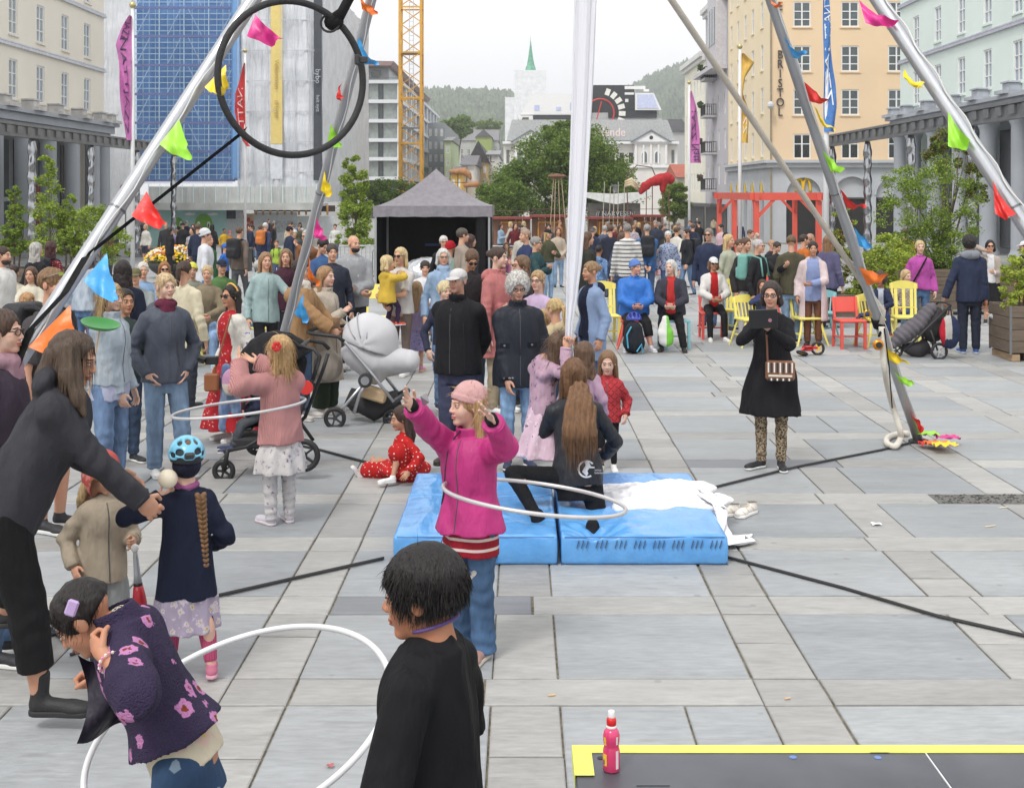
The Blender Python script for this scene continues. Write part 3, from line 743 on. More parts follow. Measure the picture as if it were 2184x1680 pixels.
def strands(J,n,L,drop=.3,spread=.5,zmin=-9.,wid=.0022,seed=0,zmax=9.,out=.35):
 """loose hair strands growing out of the hair mass"""
 o=J['hair'];me=o.data;rg=np.random.default_rng(seed);k=len(me.vertices);co=np.empty(k*3,np.float32);me.vertices.foreach_get('co',co);co=co.reshape(-1,3);no=np.empty(k*3,np.float32);me.vertices.foreach_get('normal',no);no=no.reshape(-1,3)
 hl=(co-J['hc']) @ J['Rh'];ok=np.nonzero((hl[:,2]>zmin) & (hl[:,2]<zmax) & ((hl[:,1]>-.06) | (hl[:,2]>.05)))[0];i=rg.choice(ok,n);P=co[i].astype(float);N=no[i].astype(float);V=[];Fc=[]
 for p,nn in zip(P,N):
  l=L*rg.uniform(.5,1.3);d=nn*out+rg.normal(size=3)*spread*.35;d=d+np.array((0,0,-drop));d /= np.linalg.norm(d)+1e-6;side=np.cross(d,rg.normal(size=3));side /= np.linalg.norm(side)+1e-6;b=len(V);q=p-nn*.004
  for t in (0,.34,.67,1.):
   w=wid*(1-t*.85);V+=[q-side*w,q+side*w];d=d+np.array((0,0,-drop*.55));d /= np.linalg.norm(d);q=q+d*l/3
  Fc+=[(b+2*j,b+2*j+1,b+2*j+3,b+2*j+2) for j in range(3)]
 return prop(mesh_obj('loose_strands',np.array(V),np.array(Fc),o.data.materials[0],J['root']),kind='stuff')
# ------------------------------------------------------------------ ground and paving
EX,EY,EZ=np.eye(3)
def slabmat(c,c2,island,key,streak=1.0):
 m,t,b=_nodes(key)
 if island: r=_n(t,'ShaderNodeNewGeometry').outputs['Random Per Island']
 else: r=_n(t,'ShaderNodeObjectInfo').outputs['Random']
 ad=_n(t,'ShaderNodeVectorMath',operation='ADD');cb=_n(t,'ShaderNodeCombineXYZ')
 mm=_n(t,'ShaderNodeMath',operation='MULTIPLY');mm.inputs[1].default_value=57.0;t.links.new(r,mm.inputs[0])
 t.links.new(mm.outputs[0],cb.inputs[0]);t.links.new(mm.outputs[0],cb.inputs[2])
 t.links.new(coords(t,(.55,2.2*streak,1)),ad.inputs[0]);t.links.new(cb.outputs[0],ad.inputs[1])
 v=ad.outputs[0]
 a=mixc(t,r,lin(c),lin(c2))
 n1=noise(t,v,1.6,6,0.62);n2=noise(t,v,14,5,0.7);n3=noise(t,v,5.5,3,0.5)
 a=mixc(t,ramp(t,n1,0.3,0.75),mixc(t,0.2,a,(0,0,0,1)),a)
 mu=_n(t,'ShaderNodeMix',data_type='RGBA',blend_type='OVERLAY');mu.inputs[0].default_value=0.2
 t.links.new(a,mu.inputs[6]);t.links.new(ramp(t,n2,0.25,0.75),mu.inputs[7])
 fac=_n(t,'ShaderNodeMath',operation='MULTIPLY');fac.inputs[1].default_value=.3;t.links.new(ramp(t,n3,0.62,0.72),fac.inputs[0])
 a=mixc(t,fac.outputs[0],mu.outputs[2],lin((120,122,124)))
 # chewing-gum and dirt spots
 vo=_n(t,'ShaderNodeTexVoronoi');vo.inputs['Scale'].default_value=3.1;t.links.new(coords(t),vo.inputs['Vector'])
 f2=_n(t,'ShaderNodeMath',operation='MULTIPLY');f2.inputs[1].default_value=.35;t.links.new(ramp(t,vo.outputs[0],0.05,0.08,(1,1,1,1),(0,0,0,1)),f2.inputs[0])
 a=mixc(t,f2.outputs[0],a,lin((105,107,110)))
 t.links.new(a,b.inputs['Base Color'])
 t.links.new(ramp(t,n2,0.2,0.8,(.42,.42,.42,1),(.68,.68,.68,1)),b.inputs['Roughness'])
 bump(t,b,n2,0.35,0.006);return m
BIGM=[slabmat((154,158,161),(180,183,185),i,'slate_slab_%d'%i) for i in (0,1)]
STRM=[slabmat((160,159,157),(186,185,181),i,'strip_slab_%d'%i) for i in (0,1)]
DRKM=[slabmat((134,136,141),(152,154,158),i,'rough_slab_%d'%i,4) for i in (0,1)]
jm,jt,jb=_nodes('joint')
nv=noise(jt,coords(jt),30,4);jt.links.new(mixc(jt,ramp(jt,nv,.35,.7),lin((92,84,68)),lin((150,143,128))),jb.inputs['Base Color']);jb.inputs['Roughness'].default_value=.95
bump(jt,jb,nv,.8,.01)
mb=MB();ys=[-6,22,112,2500]
for a,b in zip(ys[:-1],ys[1:]):
 w=2400 if a>=112 else 700
 mb.add([(-w,a,gz(a)-.03),(w,a,gz(a)-.03),(w,b,gz(b)-.03),(-w,b,gz(b)-.03)],[(0,1,2,3)])
prop(mb.build('ground',mat((150,150,148),.9,nscale=.3)),kind='structure')
mb=MB()
for a,b in ((.5,22),(22,95)): mb.add([(-24,a,gz(a)-.013),(24,a,gz(a)-.013),(24,b,gz(b)-.013),(-24,b,gz(b)-.013)],[(0,1,2,3)])
PAV=prop(mb.build('pavement',jm),kind='structure')
rp=random.Random(3);pieces=[]
def slab_rows():
 k0=-4
 for k in range(k0,64):
  y0=6.01+1.3*k;yield 'band',y0,y0+.33;yield 'big',y0+.33,y0+1.3
for kind,ya,yb in slab_rows():
 if yb<3.2 or ya>90: continue
 half=.44*yb+1.0;half=min(half,23)
 j0=int(math.floor((-half-1.16)/1.3));j1=int(math.ceil((half-1.16)/1.3))
 if kind=='big':
  for j in range(j0,j1+1):
   xs=1.16+1.3*j;r=rp.random()
   if r<.55: pieces.append((xs,xs+.33,ya,yb,'d' if rp.random()<.14 else 's'))
   else:
    c=rp.uniform(.35,.65);pieces.append((xs,xs+.33,ya,ya+.97*c,'s'));pieces.append((xs,xs+.33,ya+.97*c,yb,'s'))
   if rp.random()<.1: c=rp.uniform(.35,.65);pieces.append((xs+.33,xs+.33+.97*c,ya,yb,'b'));pieces.append((xs+.33+.97*c,xs+1.3,ya,yb,'b'))
   else: pieces.append((xs+.33,xs+1.3,ya,yb,'b'))
 else:
  for j in range(j0,j1+1):
   xs=1.16+1.3*j
   if j%2==0: pieces.append((xs,xs+.33,ya,yb,'s'));a,b=xs+.33,xs+2.6
   else: continue
   c=a+rp.uniform(.6,1.6);pieces.append((a,c,ya,yb,'d' if rp.random()<.08 else 's'));pieces.append((c,b,ya,yb,'s'))
def slab_geo(x0,x1,y0,y1,zt,tilt,rr):
 g=.007;bv=.006;x0,x1,y0,y1=x0+g*rr.uniform(.4,1.3),x1-g*rr.uniform(.4,1.3),y0+g*rr.uniform(.9,1.5),y1-g*rr.uniform(.9,1.5)
 cn=[(x0,y0),(x1,y0),(x1,y1),(x0,y1)];dz=[rr.uniform(-tilt,tilt) for _ in range(4)]
 z=[gz(y)+zt for _,y in cn]
 V=[(x,y,zz-.03) for (x,y),zz in zip(cn,z)]+[(x,y,zz-bv*.8+d) for (x,y),zz,d in zip(cn,z,dz)]
 sx,sy=bv,bv;inn=[(x0+sx,y0+sy),(x1-sx,y0+sy),(x1-sx,y1-sy),(x0+sx,y1-sy)]
 V+=[(x,y,zz+d) for (x,y),zz,d in zip(inn,z,dz)]
 Fc=[(8,9,10,11)]+[(4+i,4+(i+1)%4,8+(i+1)%4,8+i) for i in range(4)]+[(i,(i+1)%4,4+(i+1)%4,4+i) for i in range(4)]
 return V,Fc
MI={'b': BIGM,'s': STRM,'d': DRKM}
pieces.sort(key=lambda p: p[2]);near=[p for p in pieces if p[2]<22];nn_=0;far={'b': MB(),'s': MB(),'d': MB()};cnt={}
for p in pieces:
 x0,x1,y0,y1,k=p;um=(abs(x0+x1)/2)/((y0+y1)/2);cnt[k]=cnt.get(k,0)
 V,Fc=slab_geo(x0,x1,y0,y1,0,.0022,rp)
 if nn_<290 and um<.46: mesh_obj('slab',V,Fc,MI[k][0],PAV);nn_+=1
 else: far[k].add(V,Fc)
for k,n in (('b','distant_large_slabs'),('s','distant_strip_slabs'),('d','distant_rough_slabs')):
 prop(far[k].build(n,MI[k][1],PAV),kind='stuff')
# dug-up patch of gravel between two slabs
a=gp(2012,1064);mb=MB();rg=random.Random(5)
for i in range(420):
 x,y,s_=a[0]+rg.uniform(-.05,1.25),a[1]+rg.uniform(-.14,.14),rg.uniform(.004,.014)
 mb.sph((x,y,.002),(s_,s_,s_*.6),6,0)
mb.b2((a[0]-.08,a[1]-.15,-.01),(a[0]+1.4,a[1]+.15,.003),1)
prop(mb.build('gravel_patch',[mat((70,68,66),.95),mat((112,110,106),.95,nscale=40,var=.35)]),'dark loose gravel filling a missing paving strip at the right','gravel',kind='stuff')
# ------------------------------------------------------------------ buildings
def window(parent,p,ux,n,w,h,cols=2,rows=(.36,),fm=None,gm=None,fw=.075,sill=None,mw=.04):
 """frame with mullions set in an opening; its pane and sill are sub-parts"""
 ux=np.array(ux,float);n=np.array(n,float);p=np.array(p,float);f=MB()
 def bx(a0,a1,z0,z1,d0,d1,m_,M_):
  V=[p+ux*a+EZ*z+n*d for a in (a0,a1) for z in (z0,z1) for d in (d0,d1)]
  M_.add(V,[(0,1,3,2),(4,6,7,5),(0,4,5,1),(2,3,7,6),(0,2,6,4),(1,5,7,3)],m_)
 bx(0,fw,0,h,-.13,-.05,0,f);bx(w-fw,w,0,h,-.13,-.05,0,f);bx(fw,w-fw,0,fw,-.13,-.05,0,f);bx(fw,w-fw,h-fw,h,-.13,-.05,0,f)
 for i in range(1,cols): c=w*i/cols;bx(c-mw*.9,c+mw*.9,fw,h-fw,-.125,-.055,0,f)
 for r in rows: z=h*(1-r);bx(fw,w-fw,z-mw*.6,z+mw*.6,-.12,-.06,0,f)
 o=f.build('window',fm,parent)
 g=MB();bx(fw*.5,w-fw*.5,fw*.5,h-fw*.5,-.115,-.105,0,g);g.build('pane',gm,o)
 if sill is not None: g=MB();bx(-.1,w+.1,-.1,-.004,-.15,.09,0,g);g.build('sill',sill,o)
 return o
def facade(parent,p,ux,n,W_,z0,z1,rects,m,name='wall',dep=.16):
 """wall plane with rectangular openings and reveals; rects (a0,a1,b0,b1) along ux and z"""
 ux=np.array(ux,float);n=np.array(n,float);p=np.array(p,float)
 us=sorted({0,W_} | {r[i] for r in rects for i in (0,1)});zs=sorted({z0,z1} | {r[i] for r in rects for i in (2,3)});mb=MB()
 for i in range(len(us)-1):
  for j in range(len(zs)-1):
   cu,cz=(us[i]+us[i+1])/2,(zs[j]+zs[j+1])/2
   if any(r[0]<cu<r[1] and r[2]<cz<r[3] for r in rects): continue
   mb.add([p+ux*a+EZ*z for a,z in ((us[i],zs[j]),(us[i+1],zs[j]),(us[i+1],zs[j+1]),(us[i],zs[j+1]))],[(0,1,2,3)])
 for a0,a1,b0,b1 in rects:
  for q in (((a0,b0),(a0,b1)),((a1,b1),(a1,b0)),((a0,b1),(a1,b1)),((a1,b0),(a0,b0))):
   (s0,t0),(s1,t1)=q;A=p+ux*s0+EZ*t0;B=p+ux*s1+EZ*t1
   mb.add([A,B,B-n*dep,A-n*dep],[(0,1,2,3)])
 mb.add([p-n*.3+EZ*z0,p-n*.3+ux*W_+EZ*z0,p-n*.3+ux*W_+EZ*z1,p-n*.3+EZ*z1],[(0,1,2,3)])
 return mb.build(name,m,parent)
WHITE=mat((240,240,238),.5,var=.05);GLASS=glassmat((96,104,108));GLASSB=glassmat((150,165,178));GLASSD=glassmat((48,52,54))
GREYP=mat((172,177,184),.7,var=.1,nscale=.6,bmp=.2,bscale=20)
def stucco(c,k=1.12): return mat(c,.85,var=.05,nscale=.25,bmp=.25,bscale=25,k=k)
def side_building(name,label,X,s,wallc,wins,zl,zu,z_ent,z_str,y0,yc,cols_y,glass):
 """long house whose front faces the square (s=+1 faces +X)"""
 r=empty(name,(X,yc,0),0,label,'building');o=np.array((0,0,0.));R=r.location
 def L(x,y,z): return (x-X,y-yc,z)
 ux=(0,1,0) if s>0 else (0,-1,0);n=(s,0,0);p0=L(X,y0,0) if s>0 else L(X,yc,0);Wd=yc-y0
 hw,wh=.56,2.02;rects=[]
 for yy in wins:
  a=(yy-y0) if s>0 else (yc-yy)
  for z in (zl,zu,zu+3.3): rects.append((a-hw,a+hw,z,z+wh))
 facade(r,p0,ux,n,Wd,z_ent,19,rects,stucco(wallc))
 for a0,a1,b0,b1 in rects:
  if a0<0 or b0>17: continue
  window(r,np.array(p0)+np.array(ux)*a0+EZ*b0,ux,n,2*hw,wh,2,(.36,.68),WHITE,glass,.09,mat(wallc,.8),.05)
 mb=MB()
 for z in z_str:
  mb.b2(L(X,y0,z),L(X+s*.16,yc+.1,z+.14));mb.b2(L(X,y0,z+.18),L(X+s*.1,yc+.08,z+.26))
 mb.build('string_course',mat((214,216,222) if s>0 else (188,190,202),.7),r)
 mb=MB();gl=gz(y0)-.8
 mb.b2(L(X-s*.4,y0,z_ent-.75),L(X+s*.5,yc+.6,z_ent-.35));mb.b2(L(X-s*.3,y0,z_ent-.33),L(X+s*.75,yc+.8,z_ent-.15));mb.b2(L(X-s*.3,y0,z_ent-1.25),L(X+s*.3,yc+.4,z_ent-.77))
 mb.build('cornice',GREYP,r)
 for yy in cols_y:
  mb=MB();mb.b2(L(X+s*.0,yy-.62,z_ent-.13),L(X+s*.95,yy+.62,z_ent+.05));mb.b2(L(X,yy-.42,z_ent+.06),L(X+s*.62,yy+.42,z_ent+.38));mb.b2(L(X-s*.0,yy-.5,z_ent+.4),L(X+s*.7,yy+.5,z_ent+.48))
  mb.build('capital_block',mat((205,203,200) if s>0 else (176,180,188),.8,nscale=2,var=.2),r)
  mb=MB();g0=gz(yy)-.2;hz=z_ent-1.26
  mb.lathe(L(X-s*.1,yy,0),[(.56,g0),(.56,g0+.35),(.48,g0+.45),(.45,g0+.6),(.43,hz-.4),(.46,hz-.3),(.54,hz-.15),(.54,hz)],18);autosmooth(mb.build('column',GREYP,r))
 mb=MB();back=X-s*2.2
 mb.b2(L(back-s*.3,y0,gl),L(back,yc+.2,z_ent-.2));mb.build('shop_wall',mat((120,124,130),.6),r)
 k=0
 for ya,yb in zip(cols_y[:-1],cols_y[1:]):
  a,b=sorted((ya,yb));a+=.35;b-=.35;zb=gz(a)+.25
  m2=MB();m2.b2(L(back+s*.02,a,zb),L(back+s*.06,b,z_ent-1.5));w=m2.build('shop_window',GLASSD if k%2 else glassmat((92,98,100)),r)
  m2=MB();m2.b2(L(back+s*.07,a,zb+2.5),L(back+s*.13,b,zb+2.75));m2.b2(L(back+s*.07,(a+b)/2-.04,zb),L(back+s*.12,(a+b)/2+.04,z_ent-1.5));m2.build('frame',GREYP,w);k+=1
 mb=MB();mb.b2(L(X-s*.35,y0,18.9),L(X-s*14,yc,19.2));mb.b2(L(X-s*.35,yc-.25,gl),L(X-s*14,yc-.02,18.9));mb.build('end_wall',stucco(wallc),r)
 return r
LB=side_building('plaster_building','cream plaster building with white sash windows above a grey colonnade at the left',-26,1,(238,231,217),[64.9-3.7,64.9,68.6,72.3,76.0],7.26,10.53,6.85,(9.9,13.3),50,79,[59.2,62.8,66.4,70,73.7,77.2,79.1],GLASSB)
RB=side_building('plaster_building','mint green plaster building with white windows above a grey colonnade at the right',24,-1,(224,236,230),[76.8,72.8,68.9,65.06,61.1,57.2,53.3],7.77,11.1,7.3,(10.5,14.0),44,80,[80.2,77.6,73.6,69.4,65.2,61,56.8,52.6,48.4],GLASSB)
def lettering(parent,name,txt,size,origin,ux,m,depth=.02,align='CENTER',sx=1.0):
 mb=MB();text_to(mb,txt,size,origin,ux,EZ,depth,0,align,sx);return mb.build(name,m,parent)
lettering(LB,'sale_lettering','50%',.75,(-2.1,73.2-79,1.55),(0,1,0),mat((225,215,215)))
mb=MB();mb.b2((-2.16,72.3-79,.2),(-2.12,74.2-79,2.9));mb.build('sale_poster',mat((130,45,50),.4),LB)
mb=MB();mb.b2((1.9,64-80,1.1),(2.0,67.6-80,2.3));sg=mb.build('shop_sign',mat((238,240,236),.5,var=.03),RB)
lettering(sg,'sign_lettering','Steaders & Stroll',.42,(1.86,65.8-80,1.75),(0,-1,0),mat((40,150,90)))
# glass canopies on twisted steel posts
STEEL=mat((178,180,184),.16,1.0,.12,6,bmp=.25,bscale=14);STEELD=mat((128,130,132),.4,.6,.15,3)
def canopy(label,X,s,y0,y1,z,posts,plabel):
 r=empty('canopy',(X,y1,z),0,label,'canopy');mb=MB()
 Lw=5.0
 mb.prism([(-.05,.12),(-.05,.3),(-Lw,.75),(-Lw,.62)],y0-y1,0,(np.array((s,0,0)),EZ,EY));mb.build('roof_plate',mat((176,182,188),.35,.2,.1,.5),r)
 mb=MB();mb.b2((s*.02,y0-y1,-.12),(s*.28,0,.26));mb.b2((s*.02,y0-y1,.28),(s*.36,.05,.36));mb.build('edge_beam',STEELD,r)
 k=int((y1-y0)/.95)
 for i in range(k):
  y=y0-y1+.95*i+.3;m2=MB();m2.prism([(.34,.0),(.34,.26),(-.8,.5),(-.8,.3)],y,y+.42,(np.array((s,0,0)),EZ,EY));m2.build('rib',STEELD,r)
 for i,y in enumerate(posts):
  ro=empty('steel_post',(X,y,gz(y)),0,plabel%i_words[i],'post','twisted steel canopy posts');m2=MB();n=40;H_=z-.12-gz(y);V=[]
  for j in range(n+1):
   t=j/n;rr=.15*(1+.1*math.sin(2*math.pi*t*9))*(.75 if j in (0,n) else 1)
   for q in range(12):
    a=2*math.pi*q/12;e=1+.13*math.cos(2*(a-t*14));V.append((rr*e*math.cos(a),rr*e*math.sin(a),t*H_))
  Fc=[(j*12+q,j*12+(q+1)%12,(j+1)*12+(q+1)%12,(j+1)*12+q) for j in range(n) for q in range(12)]+[tuple(range(12))[::-1],tuple(n*12+q for q in range(12))]
  m2.add(V,Fc);m2.build('shaft',STEEL,ro,True);m2=MB();m2.lathe((0,0,0),[(.3,0),(.3,.06),(.2,.1),(.2,.12)],16);m2.build('base_plate',STEELD,ro)
i_words=['farthest','second farthest','second nearest','nearest']
canopy('grey steel and glass canopy along the cream building at the left',-18.6,1,40,69,4.6,[67.9,61.4,54.8,48.2],'twisted steel post under the left canopy, %s of the four')
canopy('grey steel and glass canopy along the mint building at the right',13.6,-1,28,55.8,4.55,[55.2,49.6,44.1,38.2],'twisted steel post under the right canopy, %s of the four')
# ---- wrapped building with blue scaffold
SY=88.0
def su(u): return (u-U0)*SY/F
def sv(v): return CH-(v-V0)*SY/F
WB=empty('wrapped_building',(su(222),SY,gz(SY)),0,'building wrapped in white scaffold sheeting with a blue netted bay','building');WBo=np.array(WB.location)
def wrapm(c,tr=0):
 m,t,b=_nodes('wrap');v=coords(t,(1,1,.12));f=noise(t,v,2.4,5,.6);g=noise(t,coords(t,(.6,.6,1)),1.1,4,.6)
 t.links.new(mixc(t,ramp(t,g,.3,.75),lin(tuple(int(x*.9) for x in c),1.0),lin(c,1.0)),b.inputs['Base Color']);b.inputs['Roughness'].default_value=.5
 bump(t,b,f,1.0,.25);return m
WRAP=wrapm((226,229,235))
def sheet(name,a,b,z0,z1,m,amp=.06,nx=60,nz=24,parent=WB,ph=0.):
 """hanging sheet from a to b with vertical folds and slack between ties"""
 a=np.array(a,float);b=np.array(b,float);d=b-a;L=np.linalg.norm(d);ux=d/L;n=np.array((ux[1],-ux[0],0));V=[]
 for j in range(nz+1):
  for i in range(nx+1):
   x=L*i/nx;z=z0+(z1-z0)*j/nz
   o=amp*(math.sin(x*3.1+ph)*.5+.5*math.sin(x*7.3+.4*z+ph)+.5*math.sin(z*1.57)*math.sin(x*1.3));V.append(a+ux*x+n*o+EZ*z-WBo)
 return mesh_obj(name,V,[(j*(nx+1)+i,j*(nx+1)+i+1,(j+1)*(nx+1)+i+1,(j+1)*(nx+1)+i) for j in range(nz) for i in range(nx)],m,parent,True)
zt=17.2;zb_=sv(432)
sheet('white_sheeting',(su(205),SY,0),(su(287),SY,0),zb_,zt,WRAP,.05,24,24)
sheet('white_sheeting',(su(512),SY-.4,0),(su(690),SY-.4,0),zb_,zt,WRAP,.17,110,50)
NET=mat((88,134,196),.6,var=.2,nscale=1.2,alpha=.3,bmp=.6,bscale=6);sheet('blue_front_netting',(su(285),SY-.55,0),(su(500),SY-.55,0),sv(392),zt,NET,.12,60,40)
for j in range(7):
 m2=MB();m2.bar(np.array((su(512+30*j),SY-.62,zb_))-WBo,np.array((su(512+30*j),SY-.62,zt))-WBo,.05,.03);m2.build('sheet_seam',mat((206,208,212),.6),WB)
for j in range(7):
 m2=MB();m2.bar(np.array((su(514),SY-.6,zb_+2.1*j))-WBo,np.array((su(690),SY-.6,zb_+2.1*j))-WBo,.04,.04);m2.build('sheet_seam',mat((200,203,208),.6),WB)
sheet('white_sheeting',(su(690),SY-.4,0),(su(690),SY+26,0),zb_,zt,WRAP,.07,80,24,ph=2.)
sheet('blue_side_sheeting',(su(497),SY-.5,0),(su(516),SY-.6,0),sv(380),zt,wrapm((118,165,218)),.05,10,20)
mb=MB();mb.b2(np.array((su(283),SY+.9,sv(385)))-WBo,np.array((su(512),SY+1.1,zt))-WBo);mb.build('blue_netting',mat((112,152,202),.6,var=.15,nscale=.5,k=1.),WB)
# windows of the house behind the net
for i in range(4):
 for j in range(7):
  x=su(300)+i*1.85+.5;z=sv(372)+j*2.0
  m2=MB();m2.b2(np.array((x,SY+.86,z))-WBo,np.array((x+1.0,SY+.895,z+1.35))-WBo);m2.build('netted_window',mat((92,130,180),.3,var=.1,k=.9),WB)
LAT=mat((196,216,240),.5,.1,.1,k=.8);DECK=mat((122,116,150),.7,k=.9)
for i in range(17):
 x=su(287)+(su(498)-su(287))*i/16;m2=MB();m2.bar(np.array((x,SY+(0 if i%4==0 else .55),sv(385)))-WBo,np.array((x,SY+(0 if i%4==0 else .55),zt))-WBo,.065 if i%4==0 else .04);m2.build('scaffold_upright',LAT,WB)
z=sv(385);k=0
while z<zt:
 m2=MB();y=SY+.1;m2.bar(np.array((su(285),y,z))-WBo,np.array((su(500),y,z))-WBo,.05 if k%5 else .3,.05 if k%5 else .16);m2.build('scaffold_deck' if k%5==0 else 'scaffold_rail',DECK if k%5==0 else LAT,WB);z+=.4;k+=1
for j in range(7):
 z=sv(385)+2*j
 for a,b in ((292,320),(358,386),(430,402),(470,498)):
  m2=MB();m2.bar(np.array((su(a),SY-.05,z+.1))-WBo,np.array((su(b),SY-.05,z+1.9))-WBo,.05);m2.build('scaffold_brace',mat((205,222,240),.5),WB)
# banners on the sheeting
YEL=mat((236,212,130),.6,var=.06);DGB=mat((72,76,84),.6,var=.08)
sheet('yellow_banner',(su(581),SY-.62,0),(su(606),SY-.62,0),sv(308),zt,YEL,.03,10,20)
sheet('white_banner',(su(581),SY-.63,0),(su(606),SY-.63,0),sv(382),sv(309),mat((226,230,238),.6),.02,10,10)
sheet('dark_banner',(su(672),SY-.62,0),(su(690),SY-.7,0),sv(385),zt,DGB,.04,8,20)
V,Fc=text_mesh('BYGGEPLASS',.42,.01,'LEFT');m2=MB()
def vtext(mb_,txt,size,u,v,m=0,dy=.75,down=True):
 text_to(mb_,txt,size,np.array((su(u),SY-dy,sv(v)))-WBo,(0,0,-1) if down else (1,0,0),(1,0,0) if down else EZ,.01,m,'LEFT')
m2=MB();vtext(m2,'Velkommen',.42,594,130);vtext(m2,'til byen',.42,594,215);m2.build('banner_lettering',mat((190,160,80),.6),WB)
m2=MB();vtext(m2,'bybo',.5,682,150,dy=.85);vtext(m2,'helt nytt',.34,682,205,dy=.85);m2.build('banner_lettering',mat((190,195,205),.6),WB)
# site hoarding at street level
mb=MB();zc=sv(437);mb.b2(np.array((su(330),SY-3.2,zc-.06))-WBo,np.array((su(700),SY-.1,zc+.12))-WBo);mb.b2(np.array((su(330),SY-3.3,zc-.32))-WBo,np.array((su(700),SY-3.21,zc+.16))-WBo);mb.build('walkway_roof',mat((188,190,186),.7,var=.2,nscale=1),WB)
sheet('plastic_fringe',(su(345),SY-3.0,0),(su(690),SY-3.0,0),zc+.13,zc+1.25,wrapm((205,208,206)),.12,90,8)
for i in range(16):
 x=su(345)+i*.75;m2=MB();m2.bar(np.array((x,SY-3.12,zc+.14))-WBo,np.array((x,SY-3.12,zc+1.4))-WBo,.04);m2.build('guard_post',LAT,WB)
HB_=empty('hoarding',(su(300),SY-1.2,gz(SY)),0,'street level hoarding with a pale teal mural of green monsters','hoarding');HBo=np.array(HB_.location)
def hb(name,u0,u1,v0,v1,m,dy=0.,par=None): q=MB();q.b2(np.array((su(u0),SY-1.2-dy,sv(v1)))-HBo,np.array((su(u1),SY-1.13,sv(v0)))-HBo);return q.build(name,m,par or HB_)
hb('mural_panel',293,492,443,527,mat((168,210,205),.7,var=.06));hb('grey_panel',492,527,443,527,mat((196,200,202),.7));hb('poster_panel',527,549,455,527,mat((205,178,140),.7));hb('grey_panel',549,640,452,527,mat((200,204,206),.7));hb('grey_panel',640,720,460,527,mat((206,210,210),.7))
hb('dark_sign',492,511,437,466,mat((38,42,56),.5),.06);hb('dark_opening',549,720,438,451,mat((62,48,40),.8))
for x in range(552,715,15): hb('timber_post',x,x+4,437,458,mat((196,150,92),.7),.05)
GRN=mat((120,178,60),.6,var=.15)
def blob(name,u,v,ru,rv,m,dy,par):
 q=MB();V=[np.array((su(u+ru*math.cos(a)),SY-1.2-dy,sv(v+rv*math.sin(a))))-HBo for a in np.linspace(0,2*math.pi,22)[:-1]];V2=[w+np.array((0,.05,0)) for w in V];k=len(V)
 q.add(V+V2,[tuple(range(k)),tuple(range(k,2*k))[::-1]]+[(i,k+i,k+(i+1)%k,(i+1)%k) for i in range(k)]);return q.build(name,m,par)
for uu_,vv_,rr_ in ((390,478,12),(444,479,19)):
 mo=blob('mural_monster',uu_,vv_,rr_,rr_*1.25,GRN,.06,HB_)
 for sx in (-1,1): blob('mural_eye',uu_+sx*rr_*.55,vv_-1,3.2,6.5,mat((242,242,240)),.09,mo);blob('mural_pupil',uu_+sx*rr_*.55,vv_+1,1.6,4,mat((20,20,20)),.11,mo)
 blob('mural_mouth',uu_,vv_+8,6,4,mat((30,30,30)),.09,mo)
for uu_ in (415,463): blob('mural_cloud',uu_,456,11,3,mat((238,244,244)),.05,HB_)
lettering(HB_,'mural_lettering','G ER',.6,np.array((su(316),SY-1.28,sv(470)))-HBo,EX,mat((120,185,185)));lettering(HB_,'mural_lettering','KRAFT',.6,np.array((su(322),SY-1.28,sv(484)))-HBo,EX,mat((120,185,185)))
for i in range(5): lettering(HB_,'panel_lettering',['her bygger vi nye','butikker og leiligheter','for deg som elsker','byen midt i byen','velkommen inn'][i],.3,np.array((su(568),SY-1.22,sv(472+5*i)))-HBo,EX,mat((150,155,160)),.005,'LEFT')
for i in range(9): blob('poster_shape',531+(i*7)%15,462+i*6.5,4,5,mat((178,62,52)),.05+.004*i,HB_)
# ---- tower crane
CYL=mat((226,170,62),.5,var=.12,nscale=2);r=empty('tower_crane',at(877,411,112)*(1,1,0)+(0,0,gz(112)),0,'yellow lattice tower crane mast rising behind the tent','crane');hw=.93;zt_=26
for sx in (-1,1):
 for sy in (-1,1): m2=MB();m2.bar((sx*hw,sy*hw,0),(sx*hw,sy*hw,zt_),.2);m2.build('leg',CYL,r)
for k in range(19):
 z=.4+1.33*k
 for face in range(4):
  c,s_=[(1,0),(0,1),(-1,0),(0,-1)][face];q=lambda a,zz: (hw*c-a*s_*hw,hw*s_+a*c*hw,zz)
  m2=MB();d=1 if k%2 else -1;m2.bar(q(-d,z),q(d,z+1.33),.085);m2.build('lattice_bar',CYL,r)
  if k%3==0: m2=MB();m2.bar(q(-1,z),q(1,z),.13);m2.build('lattice_bar',CYL,r)
 if k%5==2: m2=MB();m2.b2((-.8,-.8,z),(.8,.8,z+.08));m2.build('platform',STEELD,r)
m2=MB();m2.bar((-.18,.2,0),(-.18,.2,zt_),.05);m2.bar((.18,.2,0),(.18,.2,zt_),.05)
for k in range(60): m2.bar((-.18,.2,.3+.42*k),(.18,.2,.3+.42*k),.035)
m2.build('ladder',mat((215,216,214),.5,.3),r)
